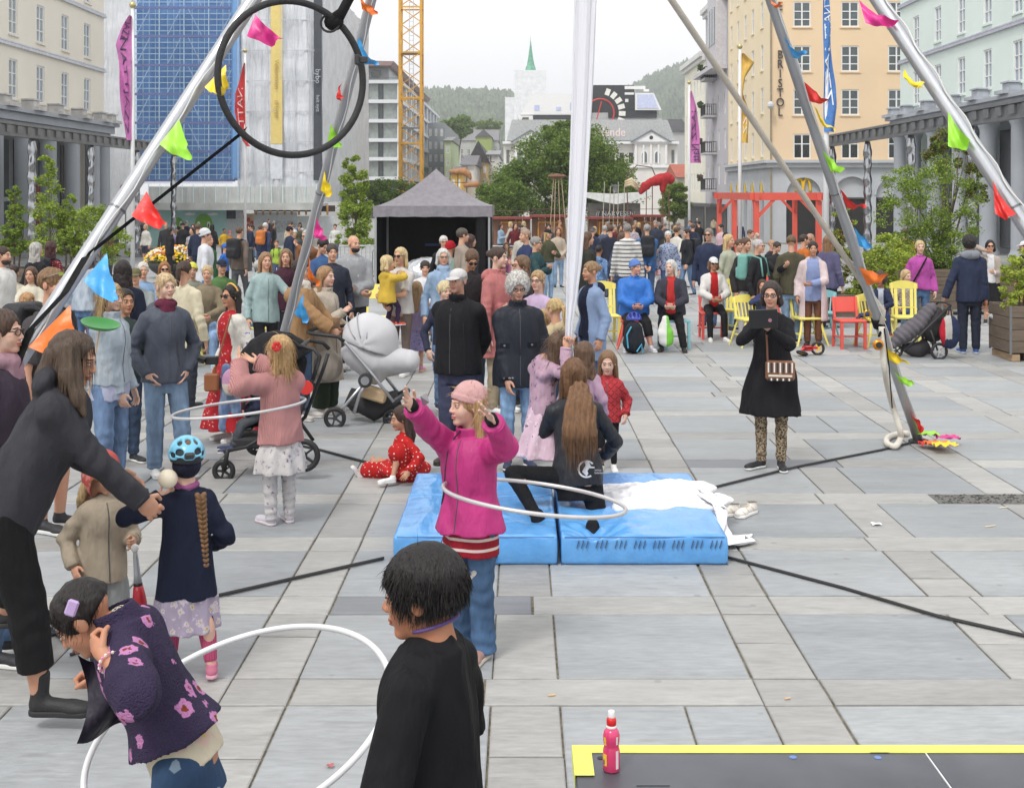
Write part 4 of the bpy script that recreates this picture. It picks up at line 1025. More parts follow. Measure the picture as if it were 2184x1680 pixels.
# ---- modern hotel block
MY=200.;r=empty('modern_building',(at(765,411,MY)[0],MY,-1.6),0,'white framed modern block with floor to ceiling windows behind the crane','building');ro=np.array(r.location)
def mu_(u): return (u-U0)*MY/F
def mv(v): return CH-(v-V0)*MY/F
xs0,xs1=mu_(752),mu_(853);ztop=mv(172);MWH=mat((222,225,228),.6,var=.06)
bands=[mv(v) for v in (381,339.5,299.5,258.5,217,175)]
mb=MB();mb.b2(np.array((xs0,MY+1.2,-1.6))-ro,np.array((xs1-1.0,MY+60,mv(172)))-ro);mb.build('core',mat((90,94,98),.5),r)
for z in bands: m2=MB();m2.b2(np.array((xs0,MY-.3,z-.25))-ro,np.array((xs1+.25,MY+95,z+.3))-ro);m2.build('floor_band',MWH,r)
for u in (763,777,847): m2=MB();m2.b2(np.array((mu_(u),MY,-1.6))-ro,np.array((mu_(u+6),MY+.8,bands[-1]+.29))-ro);m2.build('pier',MWH,r)
for j in range(5):
 z0,z1=bands[j]+.3,bands[j+1]-.25
 for u0,u1 in ((783,807),(807,816),(816,847),(769,777)):
  m2=MB();m2.b2(np.array((mu_(u0)+.06,MY+.5,z0))-ro,np.array((mu_(u1)-.06,MY+.56,z1))-ro);w=m2.build('window',mat((150,158,154) if u1-u0>12 else (78,84,86),.2,var=.2,nscale=1.5),r)
  m2=MB();m2.b2(np.array((mu_(u1)-.06,MY+.4,z0))-ro,np.array((mu_(u1)+.06,MY+.6,z1))-ro);m2.build('frame',mat((48,52,54),.5),w)
 for k in range(9):
  y0=MY+4+k*9.5
  m2=MB();m2.b2(np.array((xs1-1.0,y0,z0))-ro,np.array((xs1-.9,y0+6,z1))-ro);w=m2.build('window',GLASSD,r)
  m2=MB();m2.b2(np.array((xs1-1.1,y0+6.2,z0))-ro,np.array((xs1+.05,y0+8.6,z1))-ro);m2.build('side_pier',MWH,r)
m2=MB();m2.b2(np.array((xs0,MY+2.5,ztop))-ro,np.array((xs1-2,MY+60,mv(140)))-ro);m2.build('penthouse',mat((168,172,172),.5),r)
m2=MB();m2.b2(np.array((mu_(788),MY+2.4,ztop+.6))-ro,np.array((mu_(808),MY+2.48,mv(147)))-ro);m2.build('penthouse_window',GLASSD,r)
m2=MB();m2.prism([(xs0-ro[0],mv(142)-ro[2]),(mu_(835)-ro[0],mv(142)-ro[2]),(mu_(842)-ro[0],mv(133)-ro[2]),(xs0-ro[0],mv(131)-ro[2])],-1.5,80,(EX,EZ,EY));m2.build('roof',mat((150,125,120),.7),r)
for v in (166,169,172): m2=MB();m2.bar(np.array((xs0,MY-.1,mv(v)))-ro,np.array((xs1+.1,MY-.1,mv(v)))-ro,.07);m2.build('balcony_rail',mat((120,125,128),.4,.5),r)
# ---- houses up the street
def house(name,label,u0,u1,v_top,Y,dep,c,roofc,gable=None,wins=(0,0),wc=GLASSD,ridge=None,s=1,base=-1.6,cat='building'):
 x0,x1=(u0-U0)*Y/F,(u1-U0)*Y/F;z1=CH-(v_top-V0)*Y/F;r=empty(name,((x0+x1)/2,Y,base),0,label,cat);w=(x1-x0)/2;hz=z1-base
 nx,nz=wins;rects=[]
 if nx:
  pw=(2*w)/nx;ph_=(hz*.86)/nz
  for i in range(nx):
   for j in range(nz): rects.append((pw*(i+.28),pw*(i+.72),hz*.1+ph_*(j+.25),hz*.1+ph_*(j+.8)))
 facade(r,(-w,0,0),EX,-EY,2*w,0,hz,rects,mat(c,.8,var=.08,nscale=.3))
 for a0,a1,b0,b1 in rects: window(r,np.array((-w,0,0))+EX*a0+EZ*b0,EX,-EY,a1-a0,b1-b0,2,(.35,),WHITE,wc,.12,None,.08)
 mb=MB();mb.b2((-w+.01,.31,0),(w-.01,dep,hz-.01));mb.build('side_walls',mat(c,.8),r)
 if ridge:
  zr=CH-(ridge-V0)*Y/F-base;m2=MB()
  if gable: m2.prism([(-w-.3,hz-.1),(w+.3,hz-.1),(0,zr)],-.4,dep,(EX,EZ,EY))
  else: m2.prism([(-.5,hz),(dep,hz),(dep*.5,zr)],-w-.3,w+.3,(EY,EZ,EX))
  m2.build('roof',mat(roofc,.7,var=.15,nscale=1),r)
 return r
house('street_house','grey balconied block next to the modern building up the street',912,948,262,260,60,(150,154,156),(110,112,115),wins=(3,6))
house('street_house','tall pale green narrow house up the street',948,962,300,240,30,(190,205,160),(140,140,138),wins=(1,5),ridge=285)
house('street_house','small yellow house low beside the tent peak',962,985,372,170,20,(226,180,80),(110,100,95),wins=(2,3),ridge=352)
house('street_house','white ornate town house with grey slate roof up the street',985,1012,352,180,30,(226,222,214),(110,108,112),wins=(2,4),ridge=325)
hh_=house('street_house','ochre hotel house with a black gable roof up the street',1000,1040,345,205,40,(220,190,140),(62,62,66),gable=1,wins=(3,4),ridge=300)
lettering(hh_,'hotel_lettering','HOTEL',1.7,(0,-.5,(345-340)*205/F*0+9.4),EX,mat((70,55,45)),.06)
house('street_house','white plastered corner house with balconies up the street',1038,1062,330,215,45,(232,230,226),(150,150,152),wins=(2,5),ridge=312)
house('street_house','long grey house with dormers high on the slope',965,1062,300,420,30,(190,192,190),(128,126,128),wins=(7,2),ridge=272)
house('street_house','olive gabled house on the slope behind the hotel',1015,1048,292,400,30,(150,165,90),(90,90,88),gable=1,ridge=276)
# ---- newspaper house with the neon sign
NY=190.;NB=empty('newspaper_building',(at(1260,411,NY)[0],NY,-1.6),0,'white ornate building with pediments and a black roof storey behind the big tree','building');No=np.array(NB.location)
def nu(u): return (u-U0)*NY/F
def nv_(v): return CH-(v-V0)*NY/F
def nb(name,u0,u1,v0,v1,m,y0=0.,y1=12.,bev=0): q=MB();q.b2(np.array((nu(u0),NY+y0,nv_(v1)))-No,np.array((nu(u1),NY+y1,nv_(v0)))-No,bev=bev);return q.build(name,m,NB)
NW=mat((226,222,216),.8,var=.07,nscale=.4);NWW=mat((240,240,240),.6,var=.04);SLA=mat((186,188,188),.7,var=.22,nscale=6,bmp=.5,bscale=30);BLK=mat((58,60,64),.6,var=.1)
def ntrap(name,pts,m,y0=1.,y1=14.): q=MB();q.prism([(nu(u)-No[0],nv_(v)-No[2]) for u,v in pts],y0,y1,(EX,EZ,EY));return q.build(name,m,NB)
nb('wall',1075,1446,372,470,NW,.6,20);nb('wall',1074,1446,305,371,NW,.6,20);nb('cornice',1068,1452,352,358,NWW,-.5,.58);nb('cornice',1072,1448,302,307,NWW,-.3,.58)
for ua,ub in ((1097,1166),(1352,1424)):
 nb('bay',ua,ub,303,470,NW,-.2,.57);mid=(ua+ub)/2
 ntrap('pediment',[(ua-4,303),(ub+4,303),(mid,281)],NWW,-.7,4);ntrap('pediment_roof',[(ua-8,303),(ua-4,303.5),(mid,280.5),(ub+4,303.5),(ub+8,303),(mid,277)],mat((120,126,134),.6),-.9,4.2)
 q=MB();q.lathe(np.array((nu(mid),NY-.72,nv_(294)))-No,[(.28,-.05),(.28,.05)],14,R=rotm(rx=math.pi/2));q.build('round_window',GLASSD,NB)
 for k in range(2):
  cu=mid-14+28*k if ua>1200 else mid+(k*28-26)
  q=MB();pts=[(cu-5.5,347),(cu+5.5,347),(cu+5.5,330)]+[(cu+5.5*math.cos(a),330-6.5*math.sin(a)) for a in np.linspace(0,math.pi,9)[1:-1]]+[(cu-5.5,330)]
  w=ntrap('arched_window',[(cu+(u-cu)*1.35,340+(v-340)*1.15) for u,v in pts],NWW,-.32,-.1);q.prism([(nu(u)-No[0],nv_(v)-No[2]) for u,v in pts],-.36,-.2,(EX,EZ,EY));q.build('pane',mat((110,118,116),.25),w)
 for k in range(5): cu=ua+4+(ub-ua-8)*k/4;q=MB();q.b2(np.array((nu(cu-2),NY-.42,nv_(350)))-No,np.array((nu(cu+2),NY-.1,nv_(309)))-No);q.build('pilaster',NWW,NB)
for cu in (1083,1436):
 w=nb('narrow_window',cu-3,cu+3,320,348,mat((105,112,112),.3),.5,.56)
for i in range(9): nb('upper_window',1182+i*20,1191+i*20,326,348,GLASSD,.52,.57)
ntrap('slate_roof',[(1080,300),(1442,300),(1425,255),(1092,255)],SLA,.7,16)
ntrap('roof_storey',[(1092,292),(1440,292),(1408,238),(1115,238)],SLA,3,16)
ntrap('attic_wall',[(1112,268),(1250,268),(1250,245),(1104,245)],NWW,2.2,15);nb('black_band',1137,1260,245,284,BLK,2.0,14)
nb('roof_window',1144,1178,258,282,mat((120,132,128),.3),1.95,2.05)
ntrap('glazed_gable',[(1102,275),(1128,275),(1128,249),(1115,249)],mat((92,90,74),.2),1.8,1.95)
ntrap('white_mansard',[(1110,243),(1262,243),(1262,198),(1136,198)],NWW,2.5,15)
for cu,a,b in ((1140,222,234),(1187,226,234),(1217,216,233),(1245,222,232)): nb('skylight',cu,cu+11,a,b,mat((196,204,236),.3),2.44,2.52)
nb('black_box',1262,1357,178,250,BLK,3.2,15);nb('black_base',1300,1405,234,249,BLK,2.7,3.15)
for cu,cv,w_,h_ in ((1336,180,45,7),(1377,187,12,5),(1336,194,20,5),(1377,196,18,5),(1337,208,7,7),(1377,204,10,4),(1374,211,8,4)): nb('white_panel',cu,cu+w_,cv,cv+h_,NWW,3.1,3.19)
ntrap('white_glass_roof',[(1358,233),(1415,233),(1398,196),(1358,196)],NWW,2.3,15);ntrap('glass_roof_pane',[(1362,229),(1408,229),(1396,199),(1362,199)],mat((205,212,240),.2),2.2,2.29)
q=MB();text_to(q,'Bergens Tidende',1.75,np.array((nu(1256),NY-.4,nv_(283)))-No,EX,EZ,.12,0,'CENTER',.92);q.build('roof_lettering',mat((250,226,222),.5),NB)
q=MB();c_=np.array((nu(1281),NY+1,nv_(240)))-No;q.tube([c_+2.1*np.array((math.cos(a),0,math.sin(a))) for a in np.linspace(0,2*math.pi,25)[:-1]],.13,6,closed=True);q.bar(c_+(-.7,0,-1.6),c_+(.2,0,1.7),.16);q.build('clock_ring',mat((205,60,55),.5),NB)
q=MB();
for k in range(7): a=math.radians(70-18*k);q.box(c_+3.3*np.array((math.cos(a),-.05,math.sin(a))),(.7,.15,1.0),rotm(ry=-(a-math.pi/2)))
q.build('sign_arc',mat((240,238,230),.5),NB)
# ---- church tower
CY_=330.;r=empty('church_tower',(at(1131,411,CY_)[0],CY_,-1.6),0,'church tower wrapped in white sheeting with a green copper spire','church');k_=CY_/F
hb2=CH-(150-V0)*k_+1.6;w2=34*k_;m2=MB();m2.b2((-w2,0,0),(w2,2*w2,hb2));m2.build('wrapped_tower',wrapm((238,240,244)),r)
m2=MB();m2.b2((-54*k_,1,0),(34*k_,2*w2+9,CH-(207-V0)*k_+1.6));m2.build('wrapped_nave',wrapm((236,238,242)),r)
m2=MB();h1=(150-82)*k_;m2.lathe((1.0*k_,w2,hb2+.02),[(12*k_,0),(10*k_,h1*.14),(8.2*k_,h1*.2),(5.2*k_,h1*.45),(2.4*k_,h1*.75),(.5*k_,h1),(.2*k_,h1*1.12)],8);m2.build('spire',mat((112,172,146),.6,var=.25,nscale=1.2),r)
# ---- hills
def hillmesh(name,pts,Y,dep,c,seed):
 """wooded slope following a skyline (u,v), rising away from the town"""
 rg=np.random.default_rng(seed);us=np.array([p[0] for p in pts],float);vs=np.array([p[1] for p in pts],float);nx,ny=260,46;V=[]
 uu_=np.linspace(us[0],us[-1],nx)
 vv=np.interp(uu_,us,vs)
 for j in range(ny+1):
  t=j/ny
  for i in range(nx):
   zt2=CH-(vv[i]-V0)*(Y+dep)/F;x=(uu_[i]-U0)*(Y+dep*t)/F;z=-8+(zt2+8)*(t**.8)
   V.append((x,Y+dep*t,z+(rg.uniform(-1,1)*2.6+3*math.sin(i*.9)*math.sin(j*1.1+i*.3))*min(1,t*3)))
 m,t,b=_nodes('forest');n1=noise(t,coords(t),.045,6,.7)
 t.links.new(mixc(t,ramp(t,n1,.35,.68),lin(tuple(int(x*.5) for x in c)),lin(c)),b.inputs['Base Color']);b.inputs['Roughness'].default_value=1;b.inputs['Specular IOR Level'].default_value=.1
 bump(t,b,noise(t,coords(t),.12,4),1.0,6.0)
 return prop(mesh_obj(name,V,[(j*nx+i,j*nx+i+1,(j+1)*nx+i+1,(j+1)*nx+i) for j in range(ny) for i in range(nx-1)],m),kind='structure')
hillmesh('hill',[(700,210),(900,190),(925,186),(1000,189),(1060,190),(1110,196),(1200,215),(1330,250)],900,700,(128,150,104),1)
hillmesh('hill',[(1230,285),(1300,225),(1342,184),(1380,162),(1430,140),(1480,124),(1600,124),(1750,130)],1000,800,(124,148,104),2)
# ---- buildings at the right of the street
BX=18.95;BYf=96.
def bu(u): return (u-U0)*BYf/F
def bv_(v): return CH-(v-V0)*BYf/F
BR=empty('hotel_building',(BX,BYf,gz(BYf)),0,'apricot corner hotel with a pale grey arcaded ground floor','building');Bo=np.array(BR.location)
APR=stucco((236,208,172));APL=stucco((242,224,190));GRB=mat((196,199,204),.8,var=.08,nscale=.5,bmp=.2,bscale=10);zc=bv_(345)
rects=[]
for ua,ub in ((1692,1729.5),(1794,1832),(1894,1931)):
 for va,vb in ((4,58),(98,153),(191,246),(286,339)): rects.append((bu(ua)-BX,bu(ub)-BX,bv_(vb),bv_(va)))
facade(BR,np.array((BX,BYf,0))-Bo,EX,-EY,14,zc,22,[(a,b,c,d) for a,b,c,d in rects],APR)
for a,b,c,d in rects: window(BR,np.array((BX,BYf,0))-Bo+EX*a+EZ*c,EX,-EY,b-a,d-c,2,(.38,.7) if c>8 else (.4,),WHITE,GLASS if c>8 else GLASSD,.1,APR,.06)
rects2=[]
for yy in (99.3,103.2,106.6,110.2,113.6):
 for k in range(5): rects2.append((115.5-yy-.5,115.5-yy+.5,zc+1.0+3.35*k-.5,zc+1.0+3.35*k+1.5))
facade(BR,np.array((BX,115.5,0))-Bo,-EY,-EX,19.5,zc,22,rects2,APL)
for a,b,c,d in rects2: window(BR,np.array((BX,115.5,0))-Bo-EY*a+EZ*c,-EY,-EX,b-a,d-c,2,(.38,),WHITE,GLASS,.1,APL,.06)
mb=MB();mb.b2(np.array((BX-.55,BYf-.55,zc-.1))-Bo,np.array((BX+14,BYf-.01,zc+.12))-Bo);mb.b2(np.array((BX-.55,BYf+.01,zc-.1))-Bo,np.array((BX-.01,115.5,zc+.118))-Bo);mb.b2(np.array((BX-.3,BYf-.3,zc-.45))-Bo,np.array((BX+14,BYf-.005,zc-.105))-Bo);mb.b2(np.array((BX-.3,BYf+.01,zc-.45))-Bo,np.array((BX-.005,115.5,zc-.108))-Bo);mb.build('cornice',GRB,BR)
# arcade: piers with arched heads
def arcade(p,ux,n,W_,z0,z1,arches,m):
 """ground floor wall with arched openings (centre, half width, spring z)"""
 ux=np.array(ux,float);n=np.array(n,float);mb=MB();segs=[];x=0.
 for c,hw,zs in sorted(arches):
  mb.add([p+ux*a+EZ*z for a,z in ((x,z0),(c-hw,z0),(c-hw,z1),(x,z1))],[(0,1,2,3)]);k=12
  for i in range(k):
   a0,a1=math.pi-math.pi*i/k,math.pi-math.pi*(i+1)/k
   q0,q1=(c+hw*math.cos(a0),zs+hw*math.sin(a0)),(c+hw*math.cos(a1),zs+hw*math.sin(a1))
   mb.add([p+ux*q0[0]+EZ*q0[1],p+ux*q1[0]+EZ*q1[1],p+ux*q1[0]+EZ*z1,p+ux*q0[0]+EZ*z1],[(0,1,2,3)])
   mb.add([p+ux*q0[0]+EZ*q0[1],p+ux*q1[0]+EZ*q1[1],p+ux*q1[0]+EZ*q1[1]-n*.4,p+ux*q0[0]+EZ*q0[1]-n*.4],[(0,1,2,3)])
   e0,e1=(c+(hw+.16)*math.cos(a0),zs+(hw+.16)*math.sin(a0)),(c+(hw+.16)*math.cos(a1),zs+(hw+.16)*math.sin(a1))
   V=[p+ux*a+EZ*z+n*d for d in (0,.07) for a,z in (q0,q1,e1,e0)];mb.add(V,[(4,5,6,7),(0,1,5,4),(2,3,7,6)])
  for sx in (-1,1): mb.add([p+ux*(c+sx*hw)+EZ*z-n*d for z,d in ((z0,0),(zs,0),(zs,.4),(z0,.4))],[(0,1,2,3)])
  x=c+hw
 mb.add([p+ux*a+EZ*z for a,z in ((x,z0),(W_,z0),(W_,z1),(x,z1))],[(0,1,2,3)]);return mb
ga=gz(BYf)-.1;fa_=[(bu(1714)-BX,1.32,bv_(416)),(bu(1817)-BX,1.4,bv_(416)),(bu(1905)-BX,1.3,bv_(416))]
arcade(np.array((BX,BYf,0))-Bo,EX,-EY,14,ga-Bo[2]*0,zc,fa_,GRB).build('arcade_wall',GRB,BR)
sa=[(115.5-yy,.75,bv_(408)) for yy in (99.3,103.2,106.6,110.2,113.6)]
arcade(np.array((BX,115.5,0))-Bo,-EY,-EX,19.5,ga-1,zc,sa,GRB).build('arcade_wall',GRB,BR)
for c,hw,zs in fa_:
 mb=MB();p=np.array((BX+c,BYf+.3,0))-Bo;mb.prism([(-hw,zs-.2),(hw,zs-.2)]+[(hw*math.cos(a),zs+hw*math.sin(a)) for a in np.linspace(0,math.pi,13)],0,.05,(EX,EZ,EY),o=p);mb.build('arch_panel',GRB,BR)
 mb=MB();mb.b2(p+(-hw,.1,ga),p+(hw,.2,zs-.22));mb.build('doorway',mat((40,38,38),.5,var=.3),BR)
 mb=MB();mb.b2(p+(-hw,-.1,zs-.3),p+(hw,-.02,zs-.18));mb.build('door_lintel',mat((90,88,86),.5),BR)
for c,hw,zs in sa:
 p=np.array((BX+.3,115.5-c,0))-Bo;mb=MB();mb.b2(p+(0,-hw,ga-.5),p+(.1,hw,zs-.6));mb.build('shop_window',mat((118,122,126),.15),BR)
 mb=MB();mb.b2(p+(0.01,-hw,zs-.6),p+(.11,hw,zs+hw));mb.build('arch_panel',GRB,BR)
 mb=MB();mb.b2(p+(-.38,-.28,zs-.25),p+(-.3,.28,zs+.7));mb.build('yellow_blade_sign',mat((246,206,40),.5),BR)
# the golden arches over the door
def arch_m(par,c,s,m):
 mb=MB()
 for sx in (-1,1):
  mb.tube([np.array(c)+np.array((sx*(.27-.27*math.cos(a))*s,0,(1.05*math.sin(a)**.8 if a<math.pi else 0)*s)) for a in np.linspace(0.02,math.pi-.02,22)],[.1*s]*22,8)
 return mb.build('arches_logo',m,par,True)
arch_m(BR,np.array((bu(1714),BYf+.18,bv_(411)))-Bo,1.0,mat((248,200,30),.45,var=.03))
for i,ch in enumerate('BRISTOL'):
 lettering(BR,'wall_letter',ch,.92,np.array((bu(1663.5),BYf-.1,bv_(118+i*20.3)))-Bo,EX,mat((70,66,66),.5),.05,sx=.85)
lettering(BR,'wall_letter','E',.92,np.array((bu(1663.5),BYf-.1,bv_(15)))-Bo,EX,mat((70,66,66),.5),.05,sx=.85)
mb=MB();mb.tube([np.array((bu(1643.5),BYf-.12,z))-Bo for z in (ga,22)],.07,8);mb.build('drainpipe',mat((160,145,120),.6),BR)
mb=MB();mb.b2(np.array((BX+.3,BYf+.5,ga))-Bo,np.array((BX+14,BYf+18,21.9))-Bo);mb.build('core',mat((60,58,56),.8),BR)
mb=MB();mb.sph(np.array((bu(1640),BYf-.7,bv_(226)))-Bo,(.28,.28,.3),10);mb.bar(np.array((bu(1646),BYf-.1,bv_(220)))-Bo,np.array((bu(1640),BYf-.7,bv_(221)))-Bo,.07);mb.build('security_camera',mat((210,212,214),.4),BR)
for u in (1600,1650): pass
def sidehouse(name,label,y0,y1,ztop,c,nwin,nfl,z00,bays=False):
 r=empty(name,(BX,y0,gz(y0)),0,label,'building');o=np.array(r.location);L_=y1-y0;rects=[]
 for i in range(nwin):
  for j in range(nfl): a=L_*(i+.5)/nwin;rects.append((a-.48,a+.48,z00+3.3*j,z00+3.3*j+1.9))
 facade(r,np.array((BX,y1,0))-o,-EY,-EX,L_,gz(y0)-1,ztop,rects,mat(c,.8,var=.06,nscale=.3))
 for a,b,c_,d in rects: window(r,np.array((BX,y1,0))-o-EY*a+EZ*c_,-EY,-EX,b-a,d-c_,2,(.38,),WHITE,GLASS,.1,None,.06)
 mb=MB();mb.b2(np.array((BX+.32,y0+.3,-3))-o,np.array((BX+12,y1-.01,ztop-.02))-o);mb.build('core',mat(c,.8),r)
 mb=MB();mb.b2(np.array((BX-.6,y0,ztop))-o,np.array((BX+12,y1,ztop+.5))-o);mb.b2(np.array((BX-.35,y0,ztop-.4))-o,np.array((BX-.005,y1,ztop-.01))-o);mb.build('eaves',mat((225,225,222),.7),r)
 mb=MB();mb.b2(np.array((BX-1.6,y0+.3,1.1))-o,np.array((BX-.01,y1-.3,1.35))-o);mb.b2(np.array((BX-.12,y0+.5,-1.7))-o,np.array((BX-.02,y1-.5,1.05))-o);mb.build('shop_awning',mat((78,78,80),.6,var=.2),r)
 return r,o
gr_,go_=sidehouse('balcony_building','grey lilac town house with iron balconies and flower boxes',115.6,129.5,20.5,(198,194,200),4,5,3.2)
for k in range(4):
 z=bv_(0)*0+2.1+3.6*k+.6;yy=123.5;b=empty('balcony',(0,0,0));b.parent=gr_;p=np.array((BX,yy,z))-go_
 m2=MB();m2.b2(p+(-1.2,-1.5,-.2),p+(-.02,1.5,0));m2.build('slab',mat((190,188,190),.8),b)
 m2=MB()
 for a in np.linspace(-1.45,1.45,14): m2.bar(p+(-1.15,a,0),p+(-1.15,a,1.05),.045)
 for a in np.linspace(-1.15,-.1,6):
  for e in (-1.45,1.45): m2.bar(p+(a,e,0),p+(a,e,1.05),.045)
 for z_ in (.08,1.05):
  m2.bar(p+(-1.15,-1.45,z_),p+(-1.15,1.45,z_),.06)
  for e in (-1.45,1.45): m2.bar(p+(-1.15,e,z_),p+(-.05,e,z_),.06)
 m2.build('railing',mat((50,50,52),.5),b)
 m2=MB();rg=random.Random(k)
 for i in range(60): m2.sph(p+(-1.25+rg.uniform(-.2,.2),1.2+rg.uniform(-.5,.4),1.05+rg.uniform(-.15,.4)),rg.uniform(.06,.14),6,rg.randint(0,1))
 m2.build('flower_box',[mat((60,80,45),.9),mat((100,50,75) if k<2 else (66,92,50),.9)],b)
m2=MB();m2.b2(np.array((BX-1.0,116.2,14.2))-go_,np.array((BX-.01,121.5,22))-go_);m2.b2(np.array((BX-1.5,115.8,13.8))-go_,np.array((BX-.01,128,14.15))-go_);m2.build('bay_tower',mat((206,204,208),.8),gr_)
for k in range(3): m2=MB();m2.b2(np.array((BX-1.06,117+k*1.4,16.2))-go_,np.array((BX-1.01,118+k*1.4,19.6))-go_);m2.build('bay_window',GLASS,gr_)
sidehouse('cream_building','cream white town house with rows of small windows at the street corner',129.6,146,16.4,(244,240,222),7,4,2.6)
house('grey_concrete_building','grey concrete gable building with black roof behind the pink flag',1425,1466,280,240,20,(186,186,184),(62,62,66),ridge=248)
house('red_roof_house','low house with a red tiled roof beside the cream building',1446,1475,378,150,12,(205,200,190),(172,92,70),ridge=348)
# ------------------------------------------------------------------ trees and planters
def leafmat(c,key):
 m,t,b=_nodes(key);r=_n(t,'ShaderNodeNewGeometry').outputs['Random Per Island']
 base=lin(c);hs2=mixc(t,r,mul(base,.55),tuple(min(.8,x) for x in (base[0]*1.5,base[1]*1.4,base[2]*1.1))+(1,))
 t.links.new(hs2,b.inputs['Base Color']);b.inputs['Roughness'].default_value=.6;b.inputs['Specular IOR Level'].default_value=.25
 tr=_n(t,'ShaderNodeBsdfTranslucent');t.links.new(hs2,tr.inputs[0]);mxs=_n(t,'ShaderNodeMixShader');mxs.inputs[0].default_value=.4
 t.links.new(b.outputs[0],mxs.inputs[1]);t.links.new(tr.outputs[0],mxs.inputs[2]);t.links.new(mxs.outputs[0],t.nodes['Material Output'].inputs[0]);return m
LEAFS={k: leafmat(c,'leaf_'+k) for k,c in dict(dark=(120,148,78),mid=(130,158,78),light=(162,186,86),yell=(182,198,94),red=(110,74,60),far=(112,138,88)).items()}
BARK=mat((122,106,88),.9,var=.3,nscale=12,bmp=.6,bscale=40)
def leaves(centers,radii,n,size,seed,asp=.55,flat=.6):
 """leaf quads clustered in clumps"""
 rg=np.random.default_rng(seed);C=np.array(centers,float);R_=np.broadcast_to(np.array(radii,float).reshape(len(np.atleast_1d(radii)),-1) if np.ndim(radii) else np.full((len(C),1),radii),(len(C),3)) if np.ndim(radii)<2 else np.array(radii)
 k=rg.integers(0,len(C),n);d=rg.normal(size=(n,3));d /= np.linalg.norm(d,axis=1)[:,None];d*=(rg.random(n)**.45)[:,None]
 P=C[k]+d*R_[k];s=size*rg.uniform(.6,1.35,n)
 a=rg.normal(size=(n,3));a[:,2]*=flat;a /= np.linalg.norm(a,axis=1)[:,None];b=np.cross(a,rg.normal(size=(n,3)));b /= np.linalg.norm(b,axis=1)[:,None];nn=np.cross(a,b)
 V=np.stack((P-a*s[:,None],P+b*s[:,None]*asp+nn*s[:,None]*.15,P+a*s[:,None],P-b*s[:,None]*asp+nn*s[:,None]*.15),1).reshape(-1,3)
 return V,np.arange(4*n).reshape(n,4)
def tree(label,base,hgt,crown,n,size,leaf,seed,trunk=.12,name='tree',cat='tree',group=None,branches=7,forks=1,leaf2=None):
 """crown: list of ellipsoids (centre offset, radii) sampled into clumps"""
 r=empty(name,base,0,label,cat,group);rg=np.random.default_rng(seed);mb=MB();tips=[]
 ctrs=[];rad=[]
 for c,rr,k in crown:
  d=rg.normal(size=(k,3));d /= np.linalg.norm(d,axis=1)[:,None];d*=(rg.uniform(.25,1,k)**.5)[:,None];q=np.array(c)+d*np.array(rr);ctrs.append(q);rad.append(rg.uniform(.2,.46,(k,1))*np.array(rr).min()*np.array((1.15,1.15,.8)))
 C=np.concatenate(ctrs);R_=np.concatenate(rad)
 for f in range(forks):
  ox=(f-(forks-1)/2)*trunk*4;top=C.mean(0)+np.array((ox*2,0,hgt*.1));pts=[np.array((ox,0,0)),np.array((ox*1.2,0,hgt*.3))+rg.normal(size=3)*trunk*.5,top*(.9,.9,.75)+(ox*.3,0,0),top]
  mb.tube(pts,[trunk,trunk*.8,trunk*.5,trunk*.15],8)
 for i in rg.choice(len(C),min(branches,len(C)),False):
  z=min(C[i][2]*rg.uniform(.4,.7),hgt*.7);s0=np.array((0,0,z))+C.mean(0)*(.6,.6,0)*min(1,z/hgt);mb.tube([s0,(s0+C[i])/2+(0,0,.06*hgt),C[i]],[trunk*.4,trunk*.25,trunk*.08],5)
 mb.build('trunk',BARK,r,True)
 if leaf2: n2=n//3;V,Q=leaves(C,R_,n2,size,seed+9);mesh_obj('crown_tips',V,Q,LEAFS[leaf2],r);n-=n2
 V,Q=leaves(C,R_,n,size,seed);mesh_obj('crown',V,Q,LEAFS[leaf],r);return r
def K(u,v,Y,base): return tuple(at(u,v,Y)-np.array(base))
b=np.array((at(1195,411,100)[0],100,gz(100)))
tree('big dark green leafy tree in the middle behind the white silk',b,8,[(K(1215,350,100,b),(4.6,3.5,2.9),150),(K(1150,400,100,b),(3.6,3,2.6),80),(K(1290,400,100,b),(2.6,3,2.6),70),(K(1210,300,100,b),(2.3,2,1.5),40)],70000,.105,'dark',11,.3,leaf2='mid')
b=np.array((at(1065,411,96)[0],96,gz(96)))
tree('lower rounded tree left of the big tree beside the tent',b,5,[(K(1068,425,96,b),(1.6,2,1.9),60)],18000,.1,'dark',12,.15,leaf2='mid')
b=np.array((at(1438,411,110)[0],110,gz(110)))
tree('clipped green tree beside the cream corner building',b,5,[(K(1437,428,110,b),(1.2,1.5,1.9),50)],12000,.1,'mid',13,.12)
for i,(u,v,w,lb) in enumerate(((815,415,2.0,'bushy street tree between crane and sapling'),(905,430,1.6,'small street tree hidden behind the tent roof'),(760,425,1.2,'dark shrub tree behind the feathery sapling'))):
 b=np.array((at(u,411,98)[0],98,gz(98)));tree(lb,b,4,[(K(u,v,98,b),(w,1.5,1.3),36)],9000,.1,'dark',20+i,.12)
b=np.array((at(975,411,330)[0],330,-1.6));tree('round dark trees on the slope above the roofs',b,20,[(K(975,272,330,b),(4.6,4,2.8),60)],4000,.45,'dark',31,.4)
b=np.array((at(1040,411,440)[0],440,-1.6));tree('bright green tree on the slope above the olive house',b,22,[(K(1040,268,440,b),(5,3,2.2),40)],2500,.5,'mid',32,.4)
WOOD=mat((110,96,82),.85,var=.25,nscale=3,bmp=.5,bscale=25,stretch=(1,1,8));WOODL=mat((168,142,112),.8,var=.2,nscale=3,bmp=.4,bscale=25,stretch=(1,1,8))
